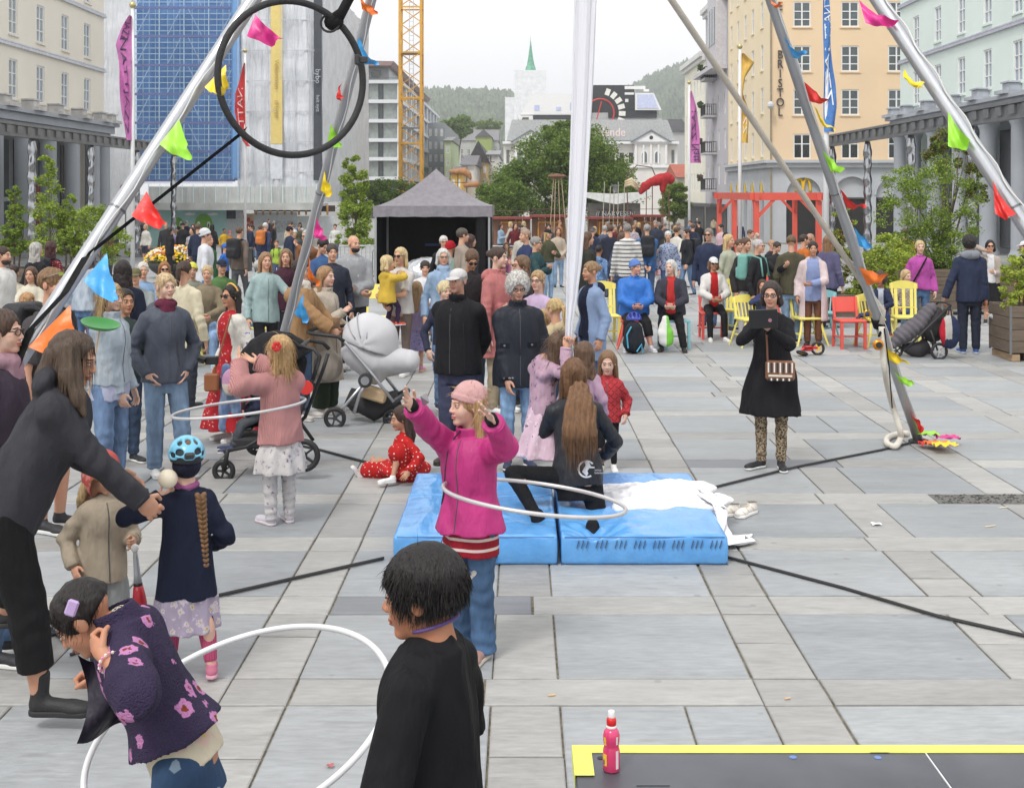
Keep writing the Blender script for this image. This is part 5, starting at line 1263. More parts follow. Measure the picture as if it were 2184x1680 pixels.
def planter(label,x,y,w,d,h,z=None):
 z=gz(y) if z is None else z;r=empty('planter',(x,y,z),0,label,'planter','wooden planter boxes');nb_=max(2,round(h/.2));bh=(h-.12)/nb_
 for k in range(nb_):
  for sx,sy,a,b_ in ((0,-1,w,.03),(0,1,w,.03),(-1,0,.03,d-.07),(1,0,.03,d-.07)):
   m2=MB();m2.box((sx*(w/2-.015),sy*(d/2-.015),.12+bh*(k+.5)),(a,b_,bh-.008),bev=.004);m2.build('board',WOOD,r)
 for sx in (-1,1):
  for sy in (-1,1): m2=MB();m2.b2((sx*(w/2+.006),sy*(d/2+.006),.1),(sx*(w/2-.03),sy*(d/2+.002),h));m2.build('corner_bracket',STEELD,r)
 for i in range(3): m2=MB();m2.box((0 if w>d else (-w*.35+w*.35*i),0,.055),(w*.94,.1,.1) if False else (.12,d*.95,.1)) if w<=d else m2.box((-w*.4+w*.4*i,0,.055),(.12,d*.95,.1));m2.build('pallet_block',WOODL,r)
 m2=MB();m2.b2((-w/2+.035,-d/2+.035,h-.14),(w/2-.035,d/2-.035,h-.06));m2.build('soil',mat((60,48,38),.95),r);return r
def shrub(label,base,crown,n,size,leaf,seed,leaf2=None,name='shrub',cat='shrub',group='planter greenery',trunk=.025): return tree(label,base,1.5,crown,n,size,leaf,seed,trunk,name,cat,group,10,3,leaf2)
# right-hand planters
planter('long dark wooden planter behind the red chair',*(gp(1850,685)[:2]),2.6,.9,.55);planter('tall wooden planter behind the magenta cardigan woman',*(gp(2010,668)[:2]),3.4,1.0,.95);planter('wooden planter at the right edge with a bright shrub',at(2200,411,18.2)[0],18.6,.62,.8,.80)
yy=gy(684);b=np.array((at(1840,411,yy)[0],yy,gz(yy)+.45));shrub('thin reddish sapling with sparse leaves in the long planter',b,[(K(1795,560,yy,b),(.28,.3,.5),16),(K(1800,480,yy,b),(.22,.25,.55),14),(K(1790,440,yy,b),(.2,.2,.3),8)],2600,.03,'light',41,'red')
shrub('bright green leafy bush in the long planter',b+(.05,0,0),[(K(1862,585,yy,b),(.42,.35,.55),40),(K(1900,545,yy,b),(.4,.35,.5),34),(K(1830,625,yy,b),(.3,.3,.25),14)],8000,.028,'light',42,'yell')
yy=gy(668);b=np.array((at(1990,411,yy)[0],yy,gz(yy)+.85))
shrub('tall birch with hanging twigs and fine leaves in the tall planter',b,[(K(1950,480,yy,b),(.75,.5,1.0),60),(K(2010,420,yy,b),(.8,.5,.9),60),(K(1925,400,yy,b),(.45,.4,.6),22),(K(2040,500,yy,b),(.5,.4,.8),34)],14000,.025,'mid',43,'light','birch_tree','tree',trunk=.035)
shrub('rowan with orange berries leaning over the birch',b+(.3,.2,0),[(K(2000,320,yy,b),(.5,.35,.45),26),(K(2060,390,yy,b),(.35,.3,.5),18)],6000,.03,'mid',44,'red','rowan_tree','tree',trunk=.03)
shrub('dense ferny green shrubs behind the magenta cardigan',b+(-.2,0,0),[(K(1930,560,yy,b),(.5,.35,.6),44),(K(2030,590,yy,b),(.7,.35,.6),60),(K(1990,520,yy,b),(.6,.35,.5),40)],11000,.026,'mid',45,'dark')
b=np.array((at(2190,411,18.4)[0],18.5,.7));shrub('bright yellow green shrub in the planter at the right edge',b,[(K(2165,590,18.5,b),(.2,.2,.38),22),(K(2150,640,18.5,b),(.16,.16,.2),10),(K(2190,560,18.5,b),(.2,.2,.3),14)],3000,.026,'yell',46,'light',trunk=.015)
# left-hand planters
yy=30.;planter('dark wooden planter with rowan saplings at the left',at(60,411,yy)[0],yy,3.4,1.0,.8)
for i,(u,vt_,w,lb,lf) in enumerate(((30,400,.32,'slender rowan sapling at the left edge','mid'),(105,320,.42,'tallest feathery rowan sapling in the left planter','light'),(150,420,.32,'short rowan sapling right of the tallest one','light'))):
 b=np.array((at(u,411,yy)[0],yy,gz(yy)+.7));n_=4;cr=[]
 for k in range(n_): v=vt_+(545-vt_)*(k+.4)/n_;cr.append((K(u,v,yy,b),(w*(.5+.2*k),w*(.5+.2*k),(545-vt_)/n_*.65*yy/F),14+8*k))
 shrub(lb,b,cr,6500,.03,lf,50+i,'mid' if lf=='light' else 'light','rowan_tree','tree',trunk=.025)
b=np.array((at(215,411,34)[0],34,gz(34)+.2));shrub('loose light green bushes beside the left flagpole',b,[(K(195,480,34,b),(.5,.4,.7),36),(K(240,520,34,b),(.5,.4,.5),30)],9000,.03,'light',55,'mid')
yy=45.;b=np.array((at(757,411,yy)[0],yy,gz(yy)));tree('feathery light green sapling beside the tent',b,3,[(K(757,400,yy,b),(.5,.4,.75),36),(K(757,460,yy,b),(.68,.5,.75),46),(K(752,350,yy,b),(.3,.3,.3),10),(K(760,510,yy,b),(.7,.5,.4),26)],15000,.04,'light',60,.04,leaf2='mid')
# flower bowl
yy=gy(585);r=empty('flower_bowl',gp(376,592),0,'low black bowl overflowing with yellow, orange and white flowers','flowers');m2=MB();m2.lathe((0,0,0),[(.45,0),(.8,.25),(1.0,.5),(.92,.5),(.75,.3)],28);m2.build('bowl',mat((52,50,52),.5),r,True)
rg=random.Random(4);mb=MB()
for i in range(1100):
 a,q=rg.uniform(0,6.283),rg.random()**.5;x,y=q*1.0*math.cos(a),q*1.0*math.sin(a);z=.5+.5*math.sqrt(max(0,1-q*q))+rg.uniform(-.03,.06);s_=rg.uniform(.03,.055);t_=int((math.sin(x*5)+math.sin(y*7+x*3)+2)*1.0)%3 if rg.random()<.7 else rg.randint(0,2);mb.sph((x,y,z),(s_,s_,s_*.6),6,t_)
mb.build('blossoms',[mat((250,214,40),.7),mat((226,130,40),.7),mat((244,242,236),.7)],r)
V,Q=leaves([(0,0,.5)],.95,2500,.06,77);mesh_obj('foliage',V*np.array((1,1,.5))+(0,0,.28),Q,LEAFS['mid'],r)
# ------------------------------------------------------------------ flags
def flag_thing(label,u,vtop,Y,edges,c,txt=None,tc=(60,40,70),side=-1,pr=.075,tsize=.7):
 """edges: list of (v, near edge px, far edge px) measured from the pole"""
 x=(u-U0)*Y/F;r=empty('flagpole',(x,Y,gz(Y)),0,label,'flagpole','festival flagpoles');H_=at(u,vtop,Y)[2]-gz(Y)
 m2=MB();m2.tube([(0,0,0),(0,0,H_*.5),(0,0,H_)],[pr*1.15,pr,pr*.7],12);m2.build('pole',mat((240,240,240),.4,var=.03),r,True)
 m2=MB();m2.sph((0,0,H_+.12),.13,12);m2.build('finial',mat((200,185,130),.3,.6),r,True)
 k=Y/F;E=np.array(edges,float);vs=np.linspace(E[0,0],E[-1,0],40);a=np.interp(vs,E[:,0],E[:,1])*k;b=np.interp(vs,E[:,0],E[:,2])*k;z=CH-(vs-V0)*k-gz(Y);V=[];nx=8
 def surf(i,s): t=i/39;return (a[i]+(b[i]-a[i])*s,-.12+.16*math.sin(s*5+t*9)*(.3+s),z[i])
 for i in range(40):
  for j in range(nx+1): V.append(surf(i,j/nx))
 mesh_obj('flag',V,[(i*(nx+1)+j,i*(nx+1)+j+1,(i+1)*(nx+1)+j+1,(i+1)*(nx+1)+j) for i in range(39) for j in range(nx)],cloth(c,'plain',rough=.6),r,True)
 if txt:
  for (t0,t1,s0,s1,word,tcol) in txt:
   TV,TF=text_mesh(word,1.0,0.0,'LEFT');lo,hi=TV.min(0),TV.max(0);q=[]
   for p in TV:
    tt=t0+(t1-t0)*(p[0]-lo[0])/(hi[0]-lo[0]);ss=s0+(s1-s0)*(p[1]-lo[1])/(hi[1]-lo[1]);i=tt*39;i0=min(38,int(i));f=i-i0;A,B=np.array(surf(i0,ss)),np.array(surf(i0+1,ss));q.append(A+(B-A)*f+(0,-.05,0))
   mesh_obj('flag_lettering',q,TF,mat(tcol,.6),r)
 return r
PNK,PUR=(224,132,200),(82,50,92)
flag_thing('white flagpole with a pink jazz festival flag at the left',283,18,47.6,[(35,-1,-2),(60,-1,-20),(95,-1,-37),(150,-1,-28),(200,-1,-22),(300,-1,-15)],PNK,[(.18,.95,.75,.25,'NATTJAZZ',PUR),(.05,.2,.8,.2,'JAZZ',PUR)],tc=PUR)
flag_thing('white flagpole with a long red flag before the scaffold',523,113,75,[(135,0,0),(200,0,-22),(240,1,-20),(300,2,-6),(313,12,4)],(226,60,58),[(.3,.75,.2,.8,'NATT',(240,200,200))])
flag_thing('white flagpole with a blue and white jazz flag',668,187,90,[(192,0,2),(235,1,12),(262,1,19),(300,1,20),(352,1,16)],(90,140,214),[(.25,.72,.85,.15,'JAZZ',(240,244,250)),(.72,.98,.85,.15,'NATT',(240,244,250))])
flag_thing('white flagpole with a pink jazz festival flag by the cream building',1470,180,85,[(195,2,4),(230,2,16),(270,2,20),(320,2,22),(348,2,26)],PNK,[(.25,.68,.85,.15,'JAZZ',PUR),(.74,.98,.85,.1,'Natt',PUR)])
flag_thing('white flagpole with a yellow flag before the hotel side',1578,105,60,[(115,3,5),(135,3,30),(165,3,12),(200,3,6),(235,3,16),(305,3,18)],(246,200,96),[(.55,.9,.85,.2,'JAZZ',(250,240,215))],pr=.085)
flag_thing('tall white flagpole with a blue and white flag before the hotel',1762,-40,45,[(0,-8,2),(60,-8,10),(150,-7,12),(230,-7,20),(282,-6,18)],(92,146,218),[(.05,.3,.85,.15,'NATT',(244,246,250)),(.34,.8,.9,.1,'JAZZ',(244,246,250))],pr=.1)
# ------------------------------------------------------------------ tent, barriers, pergola, kiosk
TY=31.;TG=gz(TY);r=empty('gazebo_tent',(at(922,411,TY)[0],TY,TG),0,'grey pop up gazebo with black walls and a pyramid roof','tent');TW=251*TY/F/2;ez=CH-(440-V0)*TY/F-TG;pz=CH-(360-V0)*(TY+TW)/F-TG
TGR=cloth((150,146,152),rough=.5);TBK=cloth((26,26,29),rough=.7);V=[];n=16
for s_ in range(4):
 ca,sa_=[(0,-1),(1,0),(0,1),(-1,0)][s_];m2=MB();pts=[]
 for i in range(n+1):
  t=i/n;rr=TW*(1-t);zz=ez+(pz-ez)*(t**1.45 if t>0 else 0)
  for j in range(n+1): a=-1+2*j/n;sag=-.10*math.sin(math.pi*t)*(1-abs(a));pts.append((ca*rr-sa_*a*rr,sa_*rr+ca*a*rr+TW,zz+sag))
 m2.add(pts,[(i*(n+1)+j,i*(n+1)+j+1,(i+1)*(n+1)+j+1,(i+1)*(n+1)+j) for i in range(n) for j in range(n)]);m2.build('roof_panel',TGR,r,True)
 m2=MB();p=lambda a,o: np.array((ca*(TW+o)-sa_*a*(TW+o),sa_*(TW+o)+ca*a*(TW+o)+TW,0));k=14;pts=[]
 for j in range(k+1): a=-1+2*j/k;w=.012*math.sin(j*1.9);pts+=[p(a,.012)+(0,0,ez+.01),p(a,.015+w)+(0,0,ez-.26-.008*math.sin(j*2.3))]
 m2.add(pts,[(2*j,2*j+1,2*j+3,2*j+2) for j in range(k)]);m2.build('valance',TGR,r,True)
 if s_>0:
  m2=MB();pts=[]
  for j in range(k+1): a=-1+2*j/k;w=.03*math.sin(j*1.3);pts+=[p(a,-.03)+(0,0,ez-.03),p(a,-.03+w)+(0,0,.02)]
  m2.add(pts,[(2*j,2*j+1,2*j+3,2*j+2) for j in range(k)]);m2.build('side_wall',TBK,r,True)
for sx in (-1,1):
 for sy in (0,1):
  m2=MB();m2.bar((sx*(TW-.05),.03+sy*(2*TW-.1),0),(sx*(TW-.05),.03+sy*(2*TW-.1),ez),.05);m2.build('leg',mat((178,180,182),.35,.6),r)
m2=MB();m2.b2((TW-.38,.05,.02),(TW-.1,.16,ez-.2),bev=.04);m2.build('gathered_curtain',TBK,r)
m2=MB();m2.tube([(-.3,1.6,1.25),(.9,1.6,1.27)],.03,8);m2.build('inner_rail',mat((40,60,110),.5),r)
def foil(P): return smax(ell(P,(0,0,.35),(.62,.5,.42)),-P[:,2],.02)+.03*np.abs(snoise(P,9))+.012*snoise(P,24)
V,Q=surfnet(foil,(-.75,-.65,0),(.75,.65,.85),.022);o=mesh_obj('covered_equipment',V,Q,mat((205,207,210),.28,.75,.1),None,True);o.location=at(912,411,29.6)*(1,1,0)+(0,0,gz(29.6)+.3);prop(o,'equipment under a crumpled silver tarpaulin in front of the tent','tarpaulin')
m2=MB();m2.b2((-.65,-.5,0),(.65,.5,.3));oo=m2.build('equipment_case',mat((40,40,42),.6));oo.location=at(912,411,29.6)*(1,1,0)+(0,0,gz(29.6));prop(oo,'black flight case under the silver tarpaulin','case')
GAL=mat((170,173,176),.4,.7,.1)
def barrier(label,u,v,w,rot=0.,banner=None):
 p=gp(u,v);r=empty('crowd_barrier',p,math.radians(rot),label,'barrier','crowd barriers by the tent');m2=MB();h_=1.1
 pts=[(-w/2,0,.1),(-w/2,0,h_-.15),(-w/2+.15,0,h_),(w/2-.15,0,h_),(w/2,0,h_-.15),(w/2,0,.1)];m2.tube(pts,.021,8);m2.tube([(-w/2,0,.18),(w/2,0,.18)],.018,6);m2.build('frame',GAL,r,True)
 for i in range(1,int(w/.13)): m2=MB();m2.tube([(-w/2+.13*i,0,.19),(-w/2+.13*i,0,h_-.01)],.008,5);m2.build('bar',GAL,r)
 for sx in (-1,1): m2=MB();m2.b2((sx*(w/2-.25)-.025,-.3,0),(sx*(w/2-.25)+.025,.3,.03));m2.tube([(sx*(w/2-.25),0,.03),(sx*(w/2-.25),0,.18)],.016,6);m2.build('foot',GAL,r)
 if banner:
  m2=MB();m2.b2((-w/2+.08,-.035,.3),(w/2-.08,-.028,.85));bn=m2.build('banner',mat((52,54,60),.6),r);m2=MB()
  for k,ln_ in enumerate(banner): text_to(m2,ln_,.13,(0,-.04,.74-k*.14),EX,EZ,.002)
  m2.build('banner_lettering',mat((225,226,228),.6),bn)
barrier('crowd barrier with a dotted dark banner left of the denim jacket woman',868,602,2.1,0,['#########','#########','#########','#########']);barrier('crowd barrier with a lettered dark banner before the tent middle',960,602,2.1,2,['SCENEOPPEN','BERGEN']);barrier('crowd barrier behind the pink raincoat woman',1048,602,2.1,-3,['UTSIKTEN','BERGROMMET']);barrier('crowd barrier left of the tent',790,600,2.1,5)
RED=mat((226,92,74),.55,var=.08,nscale=2)
r=empty('red_pergola',(at(1640,411,55)[0],55,gz(55)),0,'open red painted timber pergola in front of the burger restaurant','pergola');ro=np.array(r.location)
def pg(u,Y): return np.array(((u-U0)*Y/F,Y,gz(Y)))-ro
zt_=CH-(427-V0)*54/F-ro[2];A,B,C_,D,E_=pg(1534,62),pg(1613,50),pg(1746,50),pg(1566,56),pg(1695,62)
for q in (A,B,C_,D,E_): m2=MB();m2.bar(q*(1,1,0)+(0,0,q[2]),q*(1,1,0)+(0,0,zt_),.21);m2.build('post',RED,r)
for a_,b_ in ((A,B),(B,C_),(A,E_),(E_,C_)):
 d_=(b_-a_)*(1,1,0);d_=d_/np.linalg.norm(d_)*.25;m2=MB();m2.bar(a_*(1,1,0)-d_+(0,0,zt_+.17),b_*(1,1,0)+d_+(0,0,zt_+.17),.18,.3);m2.build('beam',RED,r)
 for e,f in ((a_,1),(b_,-1)): m2=MB();q=e*(1,1,0);m2.bar(q+(0,0,zt_-.7),q+d_*f*2.8+(0,0,zt_+.05),.12);m2.build('brace',RED,r)
# newsstand
KY=78.;r=empty('kiosk',(at(1312,411,KY)[0],KY,gz(KY)),0,'glass newsstand kiosk with a curved white roof','kiosk');kk=KY/F;zz=CH-(418-V0)*kk-gz(KY);hw=64*kk
m2=MB();pts=[(-hw-.6,zz+.1),(-hw*.5,zz-.35),(0,zz-.5),(hw*.5,zz-.35),(hw+.3,zz+.1),(hw+.2,zz+.25),(0,zz+.12),(-hw-.5,zz+.25)];m2.prism(pts,-1.2,3,(EX,EZ,EY));m2.build('roof',mat((222,222,220),.5),r)
m2=MB();m2.b2((-hw+.3,0,0),(hw-.3,3,zz-.45));m2.build('wall',mat((120,116,110),.4,var=.3,nscale=1.2),r)
m2=MB();m2.b2((-hw*.55,-.12,zz-1.35),(hw*.55,-.02,zz-.85));sg=m2.build('sign_board',mat((70,68,68),.5),r);lettering(sg,'sign_lettering','// NARVESEN',.42,(0,-.16,zz-1.1),EX,mat((245,245,245),.5))
for k in range(4): m2=MB();m2.b2((-hw*.9+k*hw*.45,-.08,.2),(-hw*.9+(k+.9)*hw*.45,-.02,zz-1.5));m2.build('window',glassmat((128,104,84)),r)
m2=MB();m2.lathe((.1,1,zz+.2),[(.16,0),(.16,.4),(.28,.42),(.28,.5)],10);m2.build('vent',STEELD,r)
# carnival stands under the tree
MAR=mat((140,62,58),.7,var=.2);BRN=mat((158,108,78),.7,var=.2,nscale=2)
for i,(u0,u1,lb) in enumerate(((1052,1130,'brown wooden carnival stand with gold frame beside the tent'),(1135,1205,'brown wooden carnival stand behind the crowd'),(1255,1345,'maroon curtained carnival stand under the kiosk sign'),(1350,1412,'maroon curtained carnival stand below the red creature'))):
 Y=62.;k=Y/F;x0,x1=(u0-U0)*k,(u1-U0)*k;r=empty('carnival_stand',((x0+x1)/2,Y,gz(Y)),0,lb,'stall','carnival stands');w=(x1-x0)/2;h_=1.85+.1*(i%2)
 for j in range(5): m2=MB();m2.b2((-w+2*w*j/5+.01,0,0),(-w+2*w*(j+1)/5-.01,.06,h_));m2.build('panel',BRN if j%2 else mat((130,92,72),.7,var=.2),r)
 m2=MB();m2.b2((-w-.1,-.5,h_+.01),(w+.1,.5,h_+.12));m2.build('roof_board',MAR,r);m2=MB();m2.tube([(-w,-.4,.02),(-w,-.4,h_+.4),(w,-.4,h_+.4),(w,-.4,.02)],.03,6);m2.build('rail',mat((90,70,60),.5),r)
 m2=MB()
 for q in ((-.3,-.28,.3),(.3,-.28,.3)): pass
 m2.tube([(-.5,-.1,.7),(-.5,-.1,1.7),(.5,-.1,1.7),(.5,-.1,.7)],.05,6,closed=True);m2.build('gold_frame',mat((220,160,60),.5),r)
# red creature on stilts and wooden horse figure
Y=60.;r=empty('stilt_creature',(at(1400,411,Y)[0],Y,gz(Y)),0,'red fabric creature figure raised on rusty stilts above the crowd','sculpture');k=Y/F
def cr(P):
 d=chain(P,((-.65,0,-.25),(-.35,0,.05),(.1,0,.2),(.5,0,.3),(.68,0,.2)),(.16,.2,.26,.26,.2));d=smin(d,chain(P,((-.55,0,-.1),(-.72,0,-.38)),(.2,.1)),.08);d=smin(d,chain(P,((.35,0,.1),(.3,0,-.3)),(.18,.13)),.06);return d+.03*snoise(P,9)
V,Q=surfnet(cr,(-1.1,-.4,-.7),(1.1,.4,.7),.03);zc2=CH-(393-V0)*k-gz(Y);mesh_obj('red_body',V+(0,0,zc2),Q,cloth((196,58,62)),r,True)
for i,x in enumerate((-.5,-.2,.3,.62)): m2=MB();m2.tube([(x,.1*(i%2),0),(x*.95,0,zc2-.1)],.025,6);m2.build('stilt',mat((120,82,60),.7),r)
m2=MB();m2.tube([(-1.3,.2,1.2),(-1.4,.2,zc2+.4),(-.9,.2,zc2+.9),(-.2,.2,zc2+.8),(.1,.2,zc2+.1)],.03,6);m2.tube([(-1.0,.3,0),(-1.3,.2,1.25)],.03,6);m2.build('rusty_arm',mat((112,84,68),.7),r)
for i in range(3): m2=MB();m2.tube([(-.8,0,zc2+.1*i-.3),(-1.2,-.05,zc2+.12*i),(-1.5,0,zc2+.1*i-.1)],[.02,.09,.05],7);m2.build('claw',mat((214,196,160),.7),r,True)
Y=64.;r=empty('wooden_horse_figure',(at(985,411,Y)[0],Y,gz(Y)),0,'wooden horse head figure on a rusty frame above the tent roof','sculpture');k=Y/F;zc2=CH-(372-V0)*k-gz(Y)
def hs_f(P): return smin(chain(P,((-.5,0,.12),(.1,0,.15),(.35,0,.0),(.42,0,-.2)),(.12,.18,.14,.08)),chain(P,((.2,0,-.55),(.75,0,-.5)),(.12,.16)),.02)+.012*snoise(P,18)
V,Q=surfnet(hs_f,(-.8,-.3,-.8),(1.0,.3,.4),.025);mesh_obj('carved_head',V+(0,0,zc2),Q,mat((172,124,84),.7,var=.2),r,True);m2=MB()
for x in (-.6,-.2,.25): m2.tube([(x,.05,0),(x,.05,zc2+.1)],.025,6)
m2.tube([(-.8,.05,zc2-.4),(.5,.05,zc2-.42)],.025,6);m2.build('rusty_frame',mat((90,76,66),.7),r)
for i,u in enumerate((1178,1190,1202)):
 pass
Y=58.;r=empty('swing_poles',(at(1188,411,Y)[0],Y,gz(Y)),0,'thin carnival poles joined by a rusty head left of the silk','poles');k=Y/F
for u in (1174,1182,1194,1206): m2=MB();m2.tube([((u-1188)*k*1.4,.2*(u%3-1),0),((u-1188)*k*.5,0,CH-(378-V0)*k-gz(Y))],.022,6);m2.build('pole',mat((176,156,128),.7),r)
m2=MB();m2.sph((0,0,CH-(376-V0)*k-gz(Y)),(.45,.2,.12),8);m2.build('head',mat((120,84,66),.8),r)
Y=59.;r=empty('swing_poles',(at(1310,411,Y)[0],Y,gz(Y)),0,'thin carnival poles standing right of the silk before the kiosk','poles');k=Y/F
for i,u in enumerate((1283,1297,1306,1316,1330)): m2=MB();m2.tube([((u-1310)*k,.1*(i%3),0),((u-1306)*k*.9,0,CH-(388+9*(i%3)-V0)*k-gz(Y))],.02,6);m2.build('pole',mat((190,180,160),.7),r)
m2=MB();m2.tube([((1283-1310)*k,0,1.9),((1330-1310)*k,0,1.9)],.03,6);m2.build('cross_rail',mat((120,100,84),.7),r)
# benches and bins at the left back
def bench(label,u,v,w,rot=0.):
 r=empty('stone_bench',gp(u,v),math.radians(rot),label,'bench');m2=MB();m2.box((0,0,.44),(w,.5,.07),bev=.01);m2.build('seat',mat((150,142,134),.8),r)
 m2=MB();m2.box((0,.25,.72),(w,.06,.3),bev=.01);m2.build('backrest',mat((158,150,142),.8),r)
 for sx in (-1,1): m2=MB();m2.box((sx*(w/2-.15),0,.2),(.12,.44,.4),bev=.01);m2.build('leg',mat((88,86,84),.7),r)
bench('pale wooden bench at the back left under the sitting salmon shirt person',542,549,2.0,8);bench('bench at the back left under the white haired man in navy',645,552,1.8,-10)
m2=MB();m2.b2((-.3,-.3,0),(.3,.3,.75),bev=.02);m2.b2((-.34,-.34,.76),(.34,.34,.86),bev=.02);o=m2.build('litter_bin',mat((62,60,60),.6));o.location=gp(517,578);prop(o,'dark square litter bin beside the back benches','bin')
m2=MB();m2.b2((-.6,-.4,0),(.6,.4,.45),bev=.02);o=m2.build('stone_block',mat((128,124,120),.8,bmp=.3));o.location=gp(305,548);prop(o,'grey granite block beside the left flagpole','stone block')
r=empty('no_parking_sign',gp(268,535),0,'round blue and red no stopping sign beside the left flag','sign');Y=gy(535);m2=MB();zz=CH-(403-V0)*Y/F-gz(Y);m2.tube([(0,0,0),(0,0,zz+.3)],.04,8);m2.build('post',GAL,r)
m2=MB();m2.lathe((0,-.06,zz),[(.32,-.015),(.32,.015)],24,R=rotm(rx=math.pi/2));m2.build('disc',mat((190,50,50),.4,var=0),r);m2=MB();m2.lathe((0,-.09,zz),[(.25,-.008),(.25,.008)],24,R=rotm(rx=math.pi/2));m2.build('disc_face',mat((40,70,150),.4,var=0),r);m2=MB();m2.bar((-.17,-.11,zz-.17),(.17,-.11,zz+.17),.06,.01);m2.build('disc_bar',mat((190,50,50),.4,var=0),r)
# ------------------------------------------------------------------ aerial rig
ALU=mat((200,202,206),.3,.85,.1,3,bmp=.15,bscale=50,stretch=(1,1,.1));ALU_BACKLIT=mat((176,178,182),.42,.6,.15,3,bmp=.15,bscale=50,stretch=(1,1,.1));BLKW=cloth((30,30,32),rough=.8)  # same aluminium for the rear legs, with their backlit shade put into the colour
RIG=empty('aerial_rig',(0,9.1,0),0,'four legged aluminium aerial rig standing over the blue mats','rig');Ro=np.array((0,9.1,0.))
APEX=at(1207,-937,9.1)
LEG={'front_left': (at(-440,1504,6.0),at(1150,-937,8.9)),'front_right': (at(2854,1504,6.0),at(1262,-937,8.9)),'rear_left': (gp(549,930),at(1036,-937,9.4)),'rear_right': (gp(1960,943),at(1330,-937,9.4))}
for k,(a,b) in LEG.items():
 m2=MB();n=14;rr=.0455;m2.tube([a-Ro+(b-a)*i/n for i in range(n+1)],rr,20);o=m2.build('leg',ALU if 'front' in k else ALU_BACKLIT,RIG,True);d=(b-a)/np.linalg.norm(b-a)
 for t in (.34,.62): p=a+(b-a)*t-Ro;m2=MB();m2.tube([p,p+d*.012],rr+.004,20);m2.build('joint_collar',STEELD,o)
 m2=MB();m2.lathe(a-Ro,[(.1,0.002),(.1,.02),(.06,.035)],16);m2.build('foot',mat((50,50,52),.7),o)
m2=MB();m2.box(APEX-Ro,(.9,.7,.12),bev=.02);m2.build('head_plate',STEELD,RIG)
def onleg(k,v):
 """point on a leg at picture height v"""
 a,b=LEG[k];lo,hi=0.,1.
 for _ in range(40):
  t=(lo+hi)/2;p=a+(b-a)*t;vv=V0+(CH-p[2])*F/p[1]
  if vv>v: lo=t
  else: hi=t
 return a+(b-a)*t
PCOL=dict(o=(238,118,32),b=(72,168,232),r=(222,44,38),l=(160,226,60),y=(250,218,30),p=(222,44,140))
PNAME=dict(o='orange',b='sky blue',r='red',l='lime green',y='yellow',p='magenta')
PMAT={k: mat(c,.4,var=.06,nscale=8,bmp=.5,bscale=14,sheen=0) for k,c in PCOL.items()}
WORD=['lowest','second lowest','third from the ground','fourth from the ground','fifth from the ground','sixth from the ground','seventh from the ground','eighth from the ground','ninth from the ground','tenth from the ground','eleventh from the ground','topmost','very topmost']
WHERE=dict(front_left='left front',front_right='right front',rear_left='left rear',rear_right='right rear')
def pennant(leg,idx,c,pts,ybulge=.04,dy=-.07):
 """pts: (u,v) picture outline of a plastic pennant hanging on its leg: top, tip, bottom"""
 p0=onleg(leg,pts[0][1]);Y=p0[1]+dy;A,B,C_=[at(u,v,onleg(leg,v)[1]+dy*(1 if i!=1 else 2.2)) for i,(u,v) in enumerate(pts[:3])]
 n=9;V=[];ix={};rg=random.Random(idx*7+len(leg));ph=rg.uniform(0,6);nrm=np.cross(B-A,C_-A);nrm /= np.linalg.norm(nrm)
 for i in range(n+1):
  for j in range(n+1-i):
   s,t=i/n,j/n;p=A+(B-A)*s+(C_-A)*t;w=math.sin(s*7+t*5+ph)*.5+.6*math.sin(s*3-t*8+ph*2)+.35*math.sin(s*17+t*11)
   ix[i,j]=len(V);V.append(p+nrm*ybulge*w*min(1,s*2.2)+np.array((0,0,-.025*math.sin(math.pi*s))))
 Fc=[]
 for i in range(n):
  for j in range(n-i):
   Fc.append((ix[i,j],ix[i+1,j],ix[i,j+1]))
   if i+j<n-1: Fc.append((ix[i+1,j],ix[i+1,j+1],ix[i,j+1]))
 o=mesh_obj('pennant',V,Fc,PMAT[c],None,True)
 return prop(o,'%s plastic pennant tied to the %s rig leg, %s there'%(PNAME[c],WHERE[leg],WORD[idx]),'pennant','bunting pennants on the rig')
PEN={'front_left': [('o',(150,650),(160,748),(60,740)),('b',(228,540),(248,645),(178,598)),('r',(313,408),(366,487),(280,460)),('l',(382,255),(410,337),(340,308)),('y',(482,138),(482,198),(436,186)),('p',(545,30),(606,82),(526,78))],
       'rear_left': [('b',(646,625),(655,690),(628,668)),('o',(660,548),(680,610),(656,590)),('p',(677,465),(697,510),(668,500)),('y',(692,365),(706,420),(684,405)),('l',(706,265),(736,312),(698,305)),('r',(732,172),(720,208),(717,205)),('b',(764,80),(810,138),(756,130)),('o',(768,-6),(811,30),(772,20))],
       'rear_right': [('r',(1940,872),(1968,920),(1962,912)),('l',(1906,790),(1952,820),(1920,815)),('y',(1884,735),(1942,768),(1895,768)),('o',(1832,570),(1898,585),(1850,608)),('b',(1822,485),(1866,525),(1832,525)),('r',(1792,404),(1850,440),(1806,443)),('l',(1754,320),(1802,362),(1770,362)),('y',(1736,226),(1784,278),(1750,262)),('r',(1715,175),(1772,215),(1727,216)),('b',(1672,80),(1722,112),(1692,124)),('o',(1640,-6),(1668,6),(1652,16))],
       'front_right': [('r',(2118,385),(2166,455),(2122,455)),('l',(2022,238),(2072,300),(2022,312)),('y',(1925,140),(1962,182),(1946,180)),('p',(1832,0),(1918,45),(1846,50))]}
for lg,L in PEN.items():
 for i,(c,*pts) in enumerate(L): pennant(lg,i,c,pts)
rp2=random.Random(8)
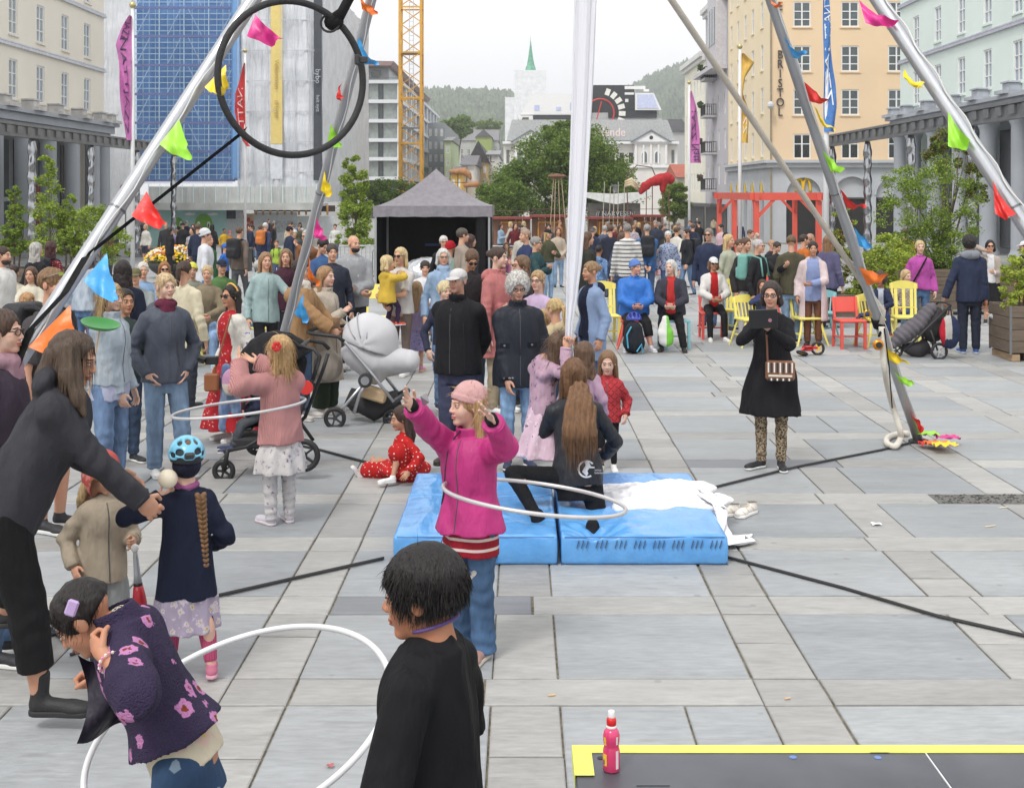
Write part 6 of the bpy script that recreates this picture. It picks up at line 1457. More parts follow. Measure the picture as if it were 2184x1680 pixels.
for i,(c,u,v) in enumerate((('r',1985,955),('o',2000,958),('p',2020,948),('y',2015,966),('l',1975,945))):
 p=gp(u,v);V=[];n=6
 for a in range(n):
  for b in range(n): V.append(p+np.array(((a/(n-1)-.5)*.22,(b/(n-1)-.5)*.16,.03+.035*abs(math.sin(a*1.7+b*2.1+i))+.012*i)))
 o=mesh_obj('pennant',V,[(a*n+b,a*n+b+1,(a+1)*n+b+1,(a+1)*n+b) for a in range(n-1) for b in range(n-1)],PMAT[c],None,True);prop(o,'crumpled %s pennant lying on the ground at the right rear leg'%PNAME[c],'pennant','bunting pennants on the rig')
# thin bunting cords along the legs
for lg,(va,vb) in dict(front_left=(745,-20),rear_left=(700,-20),rear_right=(935,-20),front_right=(470,-20)).items():
 m2=MB();vs=np.linspace(va,vb,30);m2.tube([onleg(lg,v)+np.array((.03+.012*math.sin(i*1.1),-.056,0)) for i,v in enumerate(vs)],.0045,5);prop(m2.build('bunting_cord',mat((225,225,222),.8),None,True),'thin white bunting cord along the %s rig leg'%WHERE[lg],'cord','bunting cords')
# rope from the apex tied at the right rear leg
tie=onleg('rear_right',690);a=at(1432,0,9.9);top=at(1160,-400,9.5);kn=at(1848,615,tie[1]-.02);m2=MB();P=[top+(kn-top)*t for t in np.linspace(0,1,14)];P=[at(1250,-270,9.6),at(1432,0,9.95)]+[at(1432+(1845-1432)*t,612*t-14*math.sin(t*3.14)*0,9.95+(tie[1]-9.97)*t) for t in np.linspace(.08,1,12)]
m2.tube(P+[tie+(0.02,-.06,.12),tie+(.0,-.07,0)],.027,12);o=m2.build('climbing_rope',mat((198,190,178),.9,var=.12,bmp=.8,bscale=70),None,True);prop(o,'thick beige climbing rope drawn aside and tied to the right rear leg','rope')
m2=MB();pts=[tie+(.0,-.08,-.02),at(1882,740,tie[1]-.08),at(1888,800,tie[1]-.08),at(1902,860,12.3),at(1920,915,12.1),gp(1922,948)+(0,0,.06),gp(1910,962)+(0,0,.035),gp(1890,953)+(0,0,.032),gp(1892,938)+(0,0,.032),gp(1925,930)+(0,0,.032),gp(1938,932)+(0,0,.032)]
T_=np.array(pts);tt=np.linspace(0,len(pts)-1,60);sm=np.stack([np.interp(tt,range(len(pts)),T_[:,i]) for i in range(3)],1);kk_=np.ones(5)/5;sm[2:-2]=np.stack([np.convolve(sm[:,i],kk_,'valid') for i in range(3)],1)
m2.tube(sm,.029,12);o=m2.build('climbing_rope_tail',mat((226,220,208),.9,var=.08,bmp=.8,bscale=70),None,True);prop(o,'pale rope end looped on the paving at the right rear leg','rope')
r=empty('rigging_tackle',tie,0,'black strap and orange pulley with carabiner on the right rear leg','pulley');la,lb=LEG['rear_right'];dd=(lb-la)/np.linalg.norm(lb-la);t0=onleg('rear_right',695)-tie
m2=MB();m2.tube([t0+dd*.0,t0+dd*.09],.062,18);m2.build('strap',BLKW,r,True);c_=at(1873,735,tie[1]-.12)-tie
m2=MB();m2.lathe(c_,[(.045,-.02),(.052,0),(.045,.02)],18,R=rotm(rx=math.pi/2));m2.build('pulley_cheek',mat((232,150,40),.35,.5),r,True);m2=MB();m2.lathe(c_+(0,-.03,0),[(.028,-.01),(.028,.01)],14,R=rotm(rx=math.pi/2));m2.build('pulley_body',mat((40,40,42),.5),r);m2=MB();m2.tube([c_+(0,-.02,.08),t0+(0,-.07,-.02)],.012,8);m2.build('sling',BLKW,r)
c2=at(1850,672,tie[1]-.1)-tie;m2=MB();m2.tube([c2+.03*np.array((math.cos(a),0,1.4*math.sin(a))) for a in np.linspace(0,6.283,15)[:-1]],.009,6,closed=True);m2.build('carabiner',mat((200,150,50),.3,.8),r)
m2=MB();m2.tube([at(1886,700,tie[1]-.11)-tie,at(1896,780,tie[1]-.11)-tie,at(1903,870,tie[1]-.11)-tie],.006,6);m2.build('thin_cord',BLKW,r)
# aerial hoop pulled aside
HYc=7.4;c_=at(624,167,HYc);rx,rz=139*HYc/F,164*HYc/F;R0=rz;r=empty('aerial_hoop',c_,0,'black taped aerial hoop tied aside at the upper left','hoop');dy=math.sqrt(max(0,R0**2-rx**2))
pts=[np.array((rx*math.cos(a),dy*math.cos(a),rz*math.sin(a))) for a in np.linspace(0,2*math.pi,65)[:-1]];m2=MB();m2.tube(pts,.0205,12,closed=True);m2.build('ring',mat((38,38,40),.65,var=.2,nscale=20,bmp=.6,bscale=50),r,True)
m2=MB();q=at(712,47,HYc+.15)-c_;m2.tube([q,q+(.05,0,.06),q+(.18,.1,.35),q+(.55,.3,1.2)],[.05,.03,.03,.03],10);m2.sph(q,(.06,.05,.055),12);m2.build('sling',BLKW,r,True)
m2=MB();m2.tube([q+.055*np.array((math.cos(a),.3*math.sin(a),math.sin(a)))+(-.02,-.02,-.01) for a in np.linspace(0,6.283,18)[:-1]],.0075,6,closed=True);m2.build('rope_loop',mat((40,40,42),.5),r);tb_=at(768,128,HYc+.12)-c_;m2=MB();m2.box(tb_+(.02,0,0),(.05,.03,.04),bev=.006);m2.box(tb_+(-.015,0,0),(.03,.06,.06),bev=.006);m2.build('tab',mat((44,44,46),.5),r)
lp=at(523,278,HYc-.12);w1=onleg('front_left',545)+np.array((.02,-.07,0));w2=onleg('front_left',700)+np.array((-.02,-.075,0));w3=onleg('front_left',790)+np.array((.04,-.07,0))
m2=MB()
def ribbon(mb_,P,w,up):
 V=[];P=np.array(P);
 for p in P: V+=[p+np.array(up)*w/2,p-np.array(up)*w/2]
 V2=[v+np.array((0,.006,0)) for v in V];k=len(V);Fc=[(2*i,2*i+1,2*i+3,2*i+2) for i in range(len(P)-1)];mb_.add(V+V2,Fc+[tuple(k+x for x in f[::-1]) for f in Fc])
ribbon(m2,[lp,(lp+w1)/2,w1],.05,unit((.5,0,.85))); ribbon(m2,[w1,w1*.5+w2*.5+(.05,-.05,0),w2,w3],.05,unit((.8,0,.3)));o=m2.build('strap',BLKW);prop(o,'black strap from the aerial hoop wound round the left front leg','strap')
# white aerial silk
def silk():
 V=[];n=28;rows=[(-260,1262,40,9.3),(-100,1256,42,9.3),(0,1249,43,9.3),(150,1244,41,9.3),(300,1238,38,9.3),(450,1231,35,9.3),(560,1225,29,9.3),(640,1219,20,9.3),(690,1214,14,9.28),(715,1213,13,9.27),(760,1213,20,9.3),(820,1208,24,9.33),(870,1200,24,9.36)]
 rw=np.array(rows,float);vs=np.linspace(rw[0,0],rw[-1,0],70)
 for v in vs:
  u,w,Y=(np.interp(v,rw[:,0],rw[:,i]) for i in (1,2,3));w*=.5*Y/F;c=at(u,v,Y)
  for j in range(n*3):
   a=2*math.pi*j/(n*3);f=1+.1*math.sin(9*a+.4*math.sin(v*.012))+.06*math.sin(17*a+1.3);V.append(c+np.array((w*f*math.cos(a),.42*w*f*math.sin(a)+.01*math.sin(5*a),0)))
 m=n*3;return V,[(i*m+j,i*m+(j+1)%m,(i+1)*m+(j+1)%m,(i+1)*m+j) for i in range(len(vs)-1) for j in range(m)]
V,Fc=silk();sm_,st,sb=_nodes('silk');sb.inputs['Base Color'].default_value=(.86,.86,.9,1);sb.inputs['Roughness'].default_value=.6;bump(st,sb,noise(st,coords(st,(40,40,.25)),3,4),.5,.012)
tr=_n(st,'ShaderNodeBsdfTranslucent');tr.inputs[0].default_value=(.85,.85,.9,1);mxs=_n(st,'ShaderNodeMixShader');mxs.inputs[0].default_value=.3;st.links.new(sb.outputs[0],mxs.inputs[1]);st.links.new(tr.outputs[0],mxs.inputs[2]);st.links.new(mxs.outputs[0],st.nodes['Material Output'].inputs[0])
prop(mesh_obj('aerial_silk',V,Fc,sm_,None,True),'long white aerial silk hanging over the mats','aerial silk')
# ------------------------------------------------------------------ mats, white cloth, shoes
VIN,vt_,vb_=_nodes('vinyl');n1=noise(vt_,coords(vt_,(1,1,1)),9,5,.6);n2=noise(vt_,coords(vt_,(1,.35,1)),9,3,.5)
vt_.links.new(mixc(vt_,ramp(vt_,n1,.3,.75),lin((92,160,226)),lin((108,174,234))),vb_.inputs['Base Color']);vb_.inputs['Roughness'].default_value=.24;vb_.inputs['Specular IOR Level'].default_value=.55;bump(vt_,vb_,n2,.35,.03)
def gym_mat(label,x0,x1,dents,seed,yb=.0):
 y0,y1,zt2=8.27+yb,10.12+yb,.2;r=empty('crash_mat',((x0+x1)/2,(y0+y1)/2,0),0,label,'mat','blue crash mats');hx_,hy_=(x1-x0)/2-.006,(y1-y0)/2
 for a,b,sn in ((-hy_,.17,'mat_section'),(.18,hy_,'mat_section')):
  def f(P,a=a,b=b):
   x,y,z=P.T;zt=zt2-.016*np.abs(snoise(P*np.array((1,.5,0),np.float32),6,seed))+.002*snoise(P*np.array((1,1,0),np.float32),17,seed)
   for dx,dy_,dr,dz in dents: zt=zt-dz*np.exp(-((x-dx)**2+(y-dy_)**2)/dr**2)+dz*.12*np.cos(9*np.arctan2(y-dy_,x-dx))*np.exp(-((np.hypot(x-dx,y-dy_)-dr*1.3)/(dr*.8))**2)
   bul=.012*np.cos((z-.1)*14)+.006*snoise(P,13,seed+1);qx=np.abs(x)-hx_-bul*.3+.018;qy=np.maximum(a+.018-y,y-b+.018)-bul;qz=np.maximum(z-zt+.018,.018-z)
   return np.sqrt(np.maximum(qx,0)**2+np.maximum(qy,0)**2+np.maximum(qz,0)**2)+np.minimum(np.maximum(qx,np.maximum(qy,qz)),0)-.018
  V,Q=surfnet(f,(-hx_-.03,a-.03,-.01),(hx_+.03,b+.03,.24),.0115);o=mesh_obj(sn,V,Q,VIN,r,True)
 m2=MB()
 for s_ in (-1,1): m2.tube([(s_*hx_,-hy_-.008,.19 if False else .004),(s_*hx_,hy_,.004)],.004,5)
 m2.tube([(-hx_+.02,-hy_-.004,.183),(hx_-.02,-hy_-.004,.183)],.0035,5);m2.build('seam_piping',mat((60,112,180),.5),r)
 return r,np.array(r.location)
ML,Mlo=gym_mat('left blue vinyl crash mat with two folding sections',-.835,.245,[(.36,-.45,.16,.04),(.1,.3,.2,.02)],1.)
MR,Mro=gym_mat('right blue vinyl crash mat dented by the kneeling woman',.262,1.36,[(-.3,-.75,.14,.085),(-.28,-.5,.16,.05),(.2,.2,.3,.02)],4.,.0)
m2=MB();m2.lathe(np.array((at(1050,411,8.25)[0],8.255,.07))-Mlo,[(.035,-.006),(.035,.006),(.025,.012)],16,R=rotm(rx=math.pi/2));m2.build('air_vent',mat((36,50,74),.7),ML)
for i,uu_ in enumerate(np.linspace(1240,1525,8)):
 m2=MB();x=at(uu_,411,8.25)[0]-Mro[0];zz=.145;
 for k in range(3): m2.bar((x+.03*k-.03,-.938-.006,zz-.03),(x+.03*k-.015,-.938-.006,zz+.02),.012,.004)
 m2.build('scuffed_lettering',mat((72,92,122),.8),MR)
# white silk lying in a heap
def heap(P):
 x,y,z=P.T;h_=.03+.028*(snoise(P*np.array((1,1,0),np.float32),6.5)+.6*snoise(P*np.array((1,1,0),np.float32),15,2))+.03*np.exp(-((x+.05)**2+(y-.0)**2)/.12)-.03*np.abs(snoise(P*np.array((1,1,0),np.float32),24,1))
 e=np.hypot((x)/.5,(y)/.42)-1+.16*np.sin(4*np.arctan2(y,x)+1)+.1*np.sin(9*np.arctan2(y,x));zt=np.where(e<0,h_*np.clip(-e*3,0,1)**.5,-.1);return np.maximum(z-zt,-z-.02)*.6
V,Q=surfnet(heap,(-.75,-.7,-.03),(.75,.7,.26),.011);yy=9.35;V=V+np.array((at(1410,411,yy)[0],yy,.2))
def clothv(n,uv,wv=.02): return n
rd=[(1480,1050,9.45,.215),(1520,1082,9.1,.235),(1534,1105,8.9,.21),(1542,1128,8.8,.1),(1555,1142,8.72,.018),(1600,1138,8.85,.012)]
n=16;V2=[];prt=[np.array(((u-U0)*Y/F,Y,z)) for u,v,Y,z in rd];t_=np.linspace(0,len(prt)-1,30);cl=np.stack([np.interp(t_,range(len(prt)),[p[i] for p in prt]) for i in range(3)],1)
for i,p in enumerate(cl):
 w=.1+.03*math.sin(i*.35)
 for j in range(n+1): s=j/n-.5;V2.append(p+np.array((.04*math.sin(s*7+i*.4),s*w*2.0,.012*math.sin(s*22+i*.5)+.012)))
V2=np.array(V2);Q2=np.array([(i*(n+1)+j,i*(n+1)+j+1,(i+1)*(n+1)+j+1,(i+1)*(n+1)+j) for i in range(29) for j in range(n)])
CLW=mat((246,246,250),.75,var=.03,bmp=.4,bscale=20);o=empty('silk_heap',(0,yy,.2),0,'crumpled white silk heaped on the right mat and spilling off its edge','cloth');oo=np.array(o.location)
mesh_obj('fold_pile',V-oo,Q,CLW,o,True);mesh_obj('trailing_end',V2-oo,Q2,CLW,o,True)
def trainer(u,v,rz,label):
 V,Q,mi=shoe(0);c=V[Q].mean(1);mi=mi.copy();mi[(mi==0) & (np.sin(c[:,1]*90+c[:,2]*60)>.75) & (np.abs(c[:,0])>.02)]=2;r=empty('trainer_shoe',gp(u,v),math.radians(rz),label,'shoe','pair of empty trainers');cut=~((c[:,2]>.088) & (c[:,1]>-.02))
 mesh_obj('upper',V*1.0,Q[cut],[mat((228,222,214),.7,bmp=.4,bscale=60),mat((240,238,234),.6),mat((205,190,170),.7)],r,True,mi[cut]);m2=MB();m2.lathe((0,.03,.03),[(.03,.01),(.03,.055)],12);m2.build('insole',mat((110,100,92),.9),r)
 m2=MB()
 for k in range(5): m2.tube([(-.02,-.045-.018*k,.082-.007*k),(0,-.05-.018*k,.088-.007*k),(.02,-.045-.018*k,.082-.007*k)],.004,5)
 m2.build('laces',mat((214,200,180),.8),r)
trainer(1560,1100,-65,'white chunky trainer lying nearer the mat');trainer(1600,1096,-40,'white chunky trainer right of its pair')
# guy lines on the paving
def guy(label,pts,r_=.0075,two=True):
 m2=MB();P=[gp(u,v)+np.array((0,0,.012)) for u,v in pts];m2.tube(P,r_,6)
 if two: m2.tube([p+(0,.018,0) for p in P],r_,6)
 prop(m2.build('guy_line',mat((36,36,38),.6)),label,'strap','black guy lines')
guy('black guy line on the paving running from the mats to the right edge',[(1548,1191),(1800,1258),(2000,1318),(2300,1386)]);guy('black guy line from the mats to the right rear leg',[(1495,1049),(1700,998),(1880,962),(1950,945)]);guy('black guy line on the paving left of the mats',[(60,1370),(300,1310),(465,1274),(640,1234),(818,1194)]);guy('black guy line beside the black pushchair wheel',[(560,935),(682,962),(795,992),(845,1005)],.009)
m2=MB();P=[gp(0,1340),gp(60,1338),gp(110,1345),gp(135,1368),gp(160,1385),gp(205,1382),gp(150,1400)];m2.tube([p+(0,0,.012) for p in P],.009,6);prop(m2.build('loose_strap',mat((52,54,58),.6),None,True),'loose dark strap curled on the paving behind the bent over girl','strap')
# ------------------------------------------------------------------ hoops and juggling things
def hoop(label,c,A,B,rt,m):
 c=np.array(c);mb_=MB();mb_.tube([np.array(A)*math.cos(a)+np.array(B)*math.sin(a) for a in np.linspace(0,2*math.pi,97)[:-1]],rt,10,closed=True);o=mb_.build('hula_hoop',m,None,True);o.location=c;return prop(o,label,'hula hoop','silver and white hula hoops')
HSIL=mat((214,212,212),.3,.35,.08,6);HWH=mat((232,232,234),.35,.1,.05,6)
hoop('silver hula hoop spinning round the magenta jacket girl',(.071,6.466,.876),(.234,-.407,0),(.403,.232,-.067),.0105,HSIL)
hoop('silver hula hoop round the pink cardigan girl',(-2.066,9.304,.852),(-.478,0,-.048),(-.002,-.48,.017),.0105,HSIL)
k=.001345;hoop('big white hula hoop tilted over the flower jacket girl',(-.875,3.946,.778),(-.376,.298,0),(-.28,-.354,-.162),.0105,HWH)
m2=MB();r_=[(.0,.0),(.05,0),(.08,.006),(.105,.018),(.118,.03),(.122,.036),(.115,.034),(.09,.02),(.06,.01),(0,.008)]
Yp=7.9;r=empty('spinning_plate',at(213,700,Yp),0,'green plastic plate spinning on a thin stick at the left','plate');r.rotation_euler=(math.radians(8),math.radians(12),0);m2.lathe((0,0,0),[(max(a,.0005),b) for a,b in r_],28);m2.build('dish',mat((46,132,52),.35,var=.06),r,True);m2=MB();m2.tube([(0,0,0),(.02,-.06,-.5)],.0045,6);m2.build('stick',mat((206,170,130),.7),r)
mb_=MB();mb_.sph((0,0,0),.048,22);o=mb_.build('juggling_ball',mat((238,226,202),.5,var=.04),None,True);o.location=at(358,1021,6.28);prop(o,'cream juggling ball held by the helmeted girl','ball')
p=at(288,1172,6.55);r=empty('juggling_club',p,0,'silver and red juggling club held by the beige jacket child','juggling club');r.rotation_euler=(0,math.radians(-5),0)
for nm,pr,c in (('knob',[(.006,0.03),(.019,.02),(.019,0),(.011,-.012)],(236,234,232)),('handle',[(.0115,-.012),(.013,-.03),(.0165,-.12),(.022,-.17)],(182,184,188)),('band',[(.0222,-.17),(.0235,-.185)],(30,30,32)),('body',[(.0236,-.185),(.033,-.24),(.037,-.28),(.034,-.31)],(188,34,48)),('foot',[(.0341,-.31),(.024,-.33),(.014,-.335)],(236,236,236))): m2=MB();m2.lathe((0,0,0),pr[::-1],16);m2.build(nm,mat(c,.35,.3 if nm=='handle' else 0,var=.05),r,True)
# ------------------------------------------------------------------ stage edge and bottle
zs=.83;r=empty('stage',(.153,3.66,0),0,'dark stage platform with a neon yellow taped edge at the lower right','stage');so=np.array(r.location)
STG,t_,b_=_nodes('stage_top');v_=_n(t_,'ShaderNodeTexChecker');v_.inputs['Scale'].default_value=260;t_.links.new(coords(t_),v_.inputs[0]);n1=noise(t_,coords(t_),3,4)
t_.links.new(mixc(t_,ramp(t_,n1,.3,.7),lin((72,74,80)),lin((96,98,106))),b_.inputs['Base Color']);b_.inputs['Roughness'].default_value=.42;bump(t_,b_,v_.outputs[1],.3,.002)
for i,(x0,x1) in enumerate(((0,1.002),(1.008,2.2),(2.206,3.4))): m2=MB();m2.b2((x0,-2.6,zs-.03),(x1,0,zs),bev=.003);m2.build('deck_panel',STG,r)
for xx in (1.005,2.203): m2=MB();m2.b2((xx-.002,-2.6,zs-.03),(xx+.002,-.001,zs+.001));m2.build('deck_joint',mat((220,220,222),.5),r)
TAP=mat((244,248,112),.6,var=.06,nscale=12,bmp=.3,bscale=30)
for i,x in enumerate((0,.85,1.7,2.5)): m2=MB();m2.b2((x-.004,-.044,zs+.0012),(x+.9,.003,zs+.003+.0006*i));m2.b2((x-.004,.0032,zs-.04),(x+.9,.0045,zs+.0028));m2.build('edge_tape',TAP,r)
m2=MB();m2.b2((-.003,-.19,zs+.004),(.05,-.0455,zs+.0052));m2.b2((-.0045,-.19,zs-.04),(-.0032,-.001,zs+.005));m2.build('corner_tape',TAP,r)
m2=MB();m2.b2((0.004,-2.6,.06),(.03,-.03,zs-.034));m2.b2((.004,-.03,.06),(3.4,-.004,zs-.034));m2.build('skirt',mat((92,126,150),.8,bmp=.3,bscale=8),r)
for x in (.1,1.6,3.3):
 for y in (-.15,-2.4): m2=MB();m2.bar((x,y,0),(x,y,zs-.031),.05);m2.build('leg',ALU,r)
for x,y in ((.075,-.075),(.62,-.07),(.86,-.072)): m2=MB();m2.lathe((x,y,zs+.0005),[(.0105,0),(.0105,.001),(.006,.0016)],14);m2.build('bolt_hole',mat((30,30,32) if x<.1 else (110,140,200),.5),r)
m2=MB()
for k in range(4): m2.b2((.07+.03*k,-.33+.028*k,zs+.001),(.19+.02*k,-.328+.028*k,zs+.0025))
m2.build('tape_scrap',mat((34,34,38),.5),r)
Yb=3.507;pb=np.array((at(1304,411,Yb)[0],Yb,zs+.001));r=empty('drink_bottle',pb,0,'pink drink bottle with red collar and white sports cap on the stage','bottle')
PK=mat((222,66,116),.22,var=.12,nscale=18,spec=.6)
for nm,pr,c in (('body',[(.02,0),(.0235,.004),(.024,.03),(.0238,.058),(.0215,.066),(.021,.072),(.0228,.082),(.0232,.098),(.02,.11),(.0135,.118)],PK),('neck_ring',[(.0138,.118),(.0145,.12),(.0145,.124),(.0125,.126)],mat((240,232,232),.4)),('collar',[(.0126,.126),(.0136,.128),(.0136,.142),(.0105,.147)],mat((216,34,34),.4)),('cap',[(.0095,.147),(.0098,.149),(.0094,.163),(.008,.166)],mat((246,240,242),.4))): m2=MB();m2.lathe((0,0,0),pr,24);m2.build(nm,c,r,True)
m2=MB();n=10
for (a0,a1,z0,z1,mi) in ((-2.75,-2.2,.02,.052,0),(-2.7,-2.35,.075,.098,0),(-1.1,-.7,.012,.062,1),(-1.05,-.75,.078,.1,1),(-2.72,-2.5,.022,.036,2)):
 V=[]
 for i in range(n+1):
  a=a0+(a1-a0)*i/n
  for z in (z0,z1): rr=np.interp(z,[0,.03,.058,.072,.082,.098,.11],[.023,.024,.0238,.021,.0228,.0232,.02])+.0006+.0002*mi;V.append((rr*math.cos(a),rr*math.sin(a),z))
 m2.add(V,[(2*i,2*i+2,2*i+3,2*i+1) for i in range(n)],mi)
m2.build('printed_label',[mat((246,200,50),.4),mat((240,222,226),.4),mat((70,60,140),.4)],r)
# litter on the paving
for i,(u,v,w,c,lb) in enumerate(((2629*.711,1575*.711,.07,(240,242,246),'scrap of white paper on the paving right of the mats'),(455,1167*1.12,.06,(244,244,244),'scrap of white tissue on the paving behind the helmet girl'),(704,1637,.03,(190,110,110),'small reddish scrap on the paving at the lower left'),(1177,1485,.035,(224,190,140),'cigarette end on the paving left of the bottle'),(1680,1492,.03,(224,190,150),'cigarette end beside the joint right of the bottle'),(2112,1123,.06,(236,216,186),'flat wooden stick near the right edge'),(2140,1083,.05,(236,226,200),'thin wooden stick at the far right'))):
 p=gp(u,v);m2=MB()
 if 'scrap' in lb: n=4;m2.add([(w*(a/3-.5),w*(b/3-.5)*.8,.006+.012*abs(math.sin(a*2.2+b*1.7+i))) for a in range(4) for b in range(4)],[(a*4+b,a*4+b+1,a*4+b+5,a*4+b+4) for a in range(3) for b in range(3)])
 elif 'cigarette' in lb: m2.tube([(-w/2,0,.006),(w/2,.01,.006)],.0045,8)
 else: m2.box((0,0,.005),(w*1.6,.012,.004),rotm(rz=.4))
 o=m2.build('paper_scrap' if 'scrap' in lb else 'cigarette_end' if 'cigarette' in lb else 'wooden_stick',mat(c,.8));o.location=p;prop(o,lb,'litter')
# ------------------------------------------------------------------ chairs
CY,CR,CT=mat((244,230,120),.5,var=.06,nscale=5),mat((228,92,80),.5,var=.06,nscale=5),mat((140,198,206),.5,var=.06,nscale=5)
def chair(label,u,v,rot,m,kind='slat',h=.9,z=None):
 r=empty('chair',gp(u,v),math.radians(rot),label,'chair','painted wooden chairs');w,d,sh=.42,.4,.45
 m2=MB();m2.box((0,0,sh-.018),(w,d,.035),bev=.008);m2.build('seat',m,r)
 wd=kind=='windsor'
 for sx in (-1,1):
  m2=MB();sp=.05 if wd else 0
  if wd: m2.tube([(sx*(w/2-.05),-d/2+.05,sh-.036),(sx*(w/2-.02),-d/2+.01,sh*.5),(sx*(w/2+sp),-d/2-sp*.6,0)],[.017,.022,.014],8)
  else: m2.bar((sx*(w/2-.025),-d/2+.025,0),(sx*(w/2-.025),-d/2+.025,sh-.037),.042)
  m2.build('leg',m,r);m2=MB()
  if wd: m2.tube([(sx*(w/2-.05),d/2-.05,sh-.036),(sx*(w/2+sp),d/2+sp,0)],[.017,.014],8)
  else: m2.bar((sx*(w/2-.025),d/2+.03,0),(sx*(w/2-.025),d/2-.02,sh-.037),.04)
  m2.build('leg',m,r)
  m2=MB();m2.bar((sx*(w/2-.03),d/2-.025,sh),(sx*(w/2-.025),d/2+.06,h-(.05 if kind!='solid' else 0)),.036,.03);m2.build('back_post',m,r)
 m2=MB();m2.bar((-w/2+.03,0,.18),(w/2-.03,0,.18),.022);m2.bar((-w/2+.02,-d/2+.02,.18),(-w/2+.02,d/2,.18),.022);m2.bar((w/2-.02,-d/2+.02,.18),(w/2-.02,d/2,.18),.022);m2.build('stretcher',m,r)
 if kind=='solid': m2=MB();m2.box((0,d/2+.055,h-.12),(w-.03,.022,.24),rotm(rx=-.18),bev=.006);m2.build('back_panel',m,r)
 else:
  m2=MB();n=10;pts=[(-w/2-.01+(w+.02)*i/n,h-.1+.045*math.sin(math.pi*i/n)) for i in range(n+1)];pts=[(x,z_+.055) for x,z_ in pts][::1]+[(w/2+.01,h-.13),(-w/2-.01,h-.13)];m2.prism(pts,d/2+.045,d/2+.07,(EX,EZ,EY));m2.build('top_rail',m,r)
  k=5 if wd else 3
  for i in range(k):
   x=-w/2+.09+(w-.18)*i/(k-1);m2=MB();m2.bar((x,d/2-.025,sh),(x*1.05,d/2+.055,h-.135),.018 if wd else .05,.018);m2.build('slat',m,r)
  if not wd: m2=MB();m2.bar((-w/2+.04,d/2+.0,sh+.12),(w/2-.04,d/2+.0,sh+.12),.03,.02);m2.build('lower_rail',m,r)
 return r
chair('red solid backed chair standing empty right of the pink coat woman',1812,742,5,CR,'solid',.78)
chair('yellow spindle chair under the curly haired boy',1868,738,12,CY,'windsor',.82);chair('yellow chair with wide top rail behind the grey pushchair',1932,733,-8,CY,'slat',1.0)
chair('yellow chair with rounded top right of the white capped woman',1572,716,-14,CY,'slat',.98);chair('yellow spindle chair under the child behind the tablet woman',1602,738,14,CY,'windsor',.8)
chair('red chair under the white capped woman',1520,722,0,CR,'solid',.7);chair('red spindle chair under the blue jacket person',1352,742,-4,CR,'windsor',.85);chair('turquoise chair under the white haired woman in a dark jacket',1438,742,10,CT,'slat',.88)
chair('yellow chair behind the pink coat woman',1722,735,10,CY,'windsor',.82);chair('turquoise chair behind the pink coat woman',1752,722,-20,CT,'windsor',.8)
chair('red solid backed chair at the left edge',62,905,180,CR,'solid',.95);chair('turquoise chair at the left edge',12,900,180,CT,'solid',.95);chair('red spindle chair by the purple jacket child',80,770,0,CR,'windsor',.85)
chair('yellow chair behind the black fleece man',906,730,0,CY,'slat',.95);chair('yellow chair behind the denim jacketed woman at the silk',1292,730,8,CY,'slat',.98);chair('red chair far back beside the woman in black',1690,652,0,CR,'solid',.85);chair('red spindle chair behind the yellow chairs',1632,690,20,CR,'windsor',.9);chair('yellow chair with paper notices beside the grey hoodie man',805,735,0,CY,'solid',.95)
chair('turquoise chair under the khaki shirt woman',448,772,8,CT,'slat',.85);chair('yellow chair left of the khaki shirt woman',412,772,-8,CY,'windsor',.85)
# ------------------------------------------------------------------ helpers for things people carry
def loc(J,u,v,dY=0.): return J['toloc'](at(u,v,J['Y']+dY))
def wor(J,p): return J['base']+J['Rz'] @ np.asarray(p,float)
def backpack(J,c,label,w=.3,hgt=.44,d=.17,c2=None,side=1,dz=0.):
 h=J['h'];up,f,x=J['uu'],J['uf'],J['ux'];k=h/1.7;cen=J['P1']-up*(.2*k+dz)-f*side*(.085*h+d*.45);R=np.stack((x,f,up),1)
 def fn(P):
  q=(P-np.asarray(cen,np.float32)) @ R.astype(np.float32);a=np.abs(q)-np.array((w/2-.06,d/2-.05,hgt/2-.06),np.float32)*k;r_=np.sqrt((np.maximum(a,0)**2).sum(1))+np.minimum(a.max(1),0)-.055*k
  b=np.abs(q+np.array((0,.5*d,.09),np.float32)*k)-np.array((w*.3,.02,hgt*.16),np.float32)*k;return smin(r_,np.sqrt((np.maximum(b,0)**2).sum(1))-.025*k,.012)+.003*snoise(P,40)
 V,Q=surfnet(fn,cen-.4,cen+.4,max(.009,J['vox']));base=wor(J,cen-up*hgt/2);r=empty('backpack',base,0,label,'backpack');Vw=np.array(J['base'])+V @ J['Rz'].T-base
 mesh_obj('bag',Vw,Q,cloth(c,rough=.65),r,True)
 for s in (1,-1):
  m2=MB();S=J['P1']-up*.03*h+x*s*.055*h;P=[cen+f*d*.4*side+up*hgt*.4*k+x*s*.08*k,S-f*.03*h*side+up*.025*h,S+f*.055*h*side,J['P1']-up*.2*h+x*s*.07*h+f*.085*h*side]
  m2.tube([wor(J,p)-base for p in P],.017*k,6);m2.build('strap',cloth(c2 or c),r,True)
 return r
def crossbody(J,c,s=1,w=.02):
 """strap across the chest as a part of the bag"""
 h=J['h'];up,f,x=J['uu'],J['uf'],J['ux'];P=[]
 for t in np.linspace(0,1,9):
  z=.95-t*.85;px=s*(.05-.15*t)*h;P.append(J['P0']+up*J['Lt']*z+x*px+f*(.098*h*math.sqrt(max(.05,1-(px/(.13*h))**2))+.004))
 return P
def tote(label,name,c,box,J=None,cat='bag'):
 pass
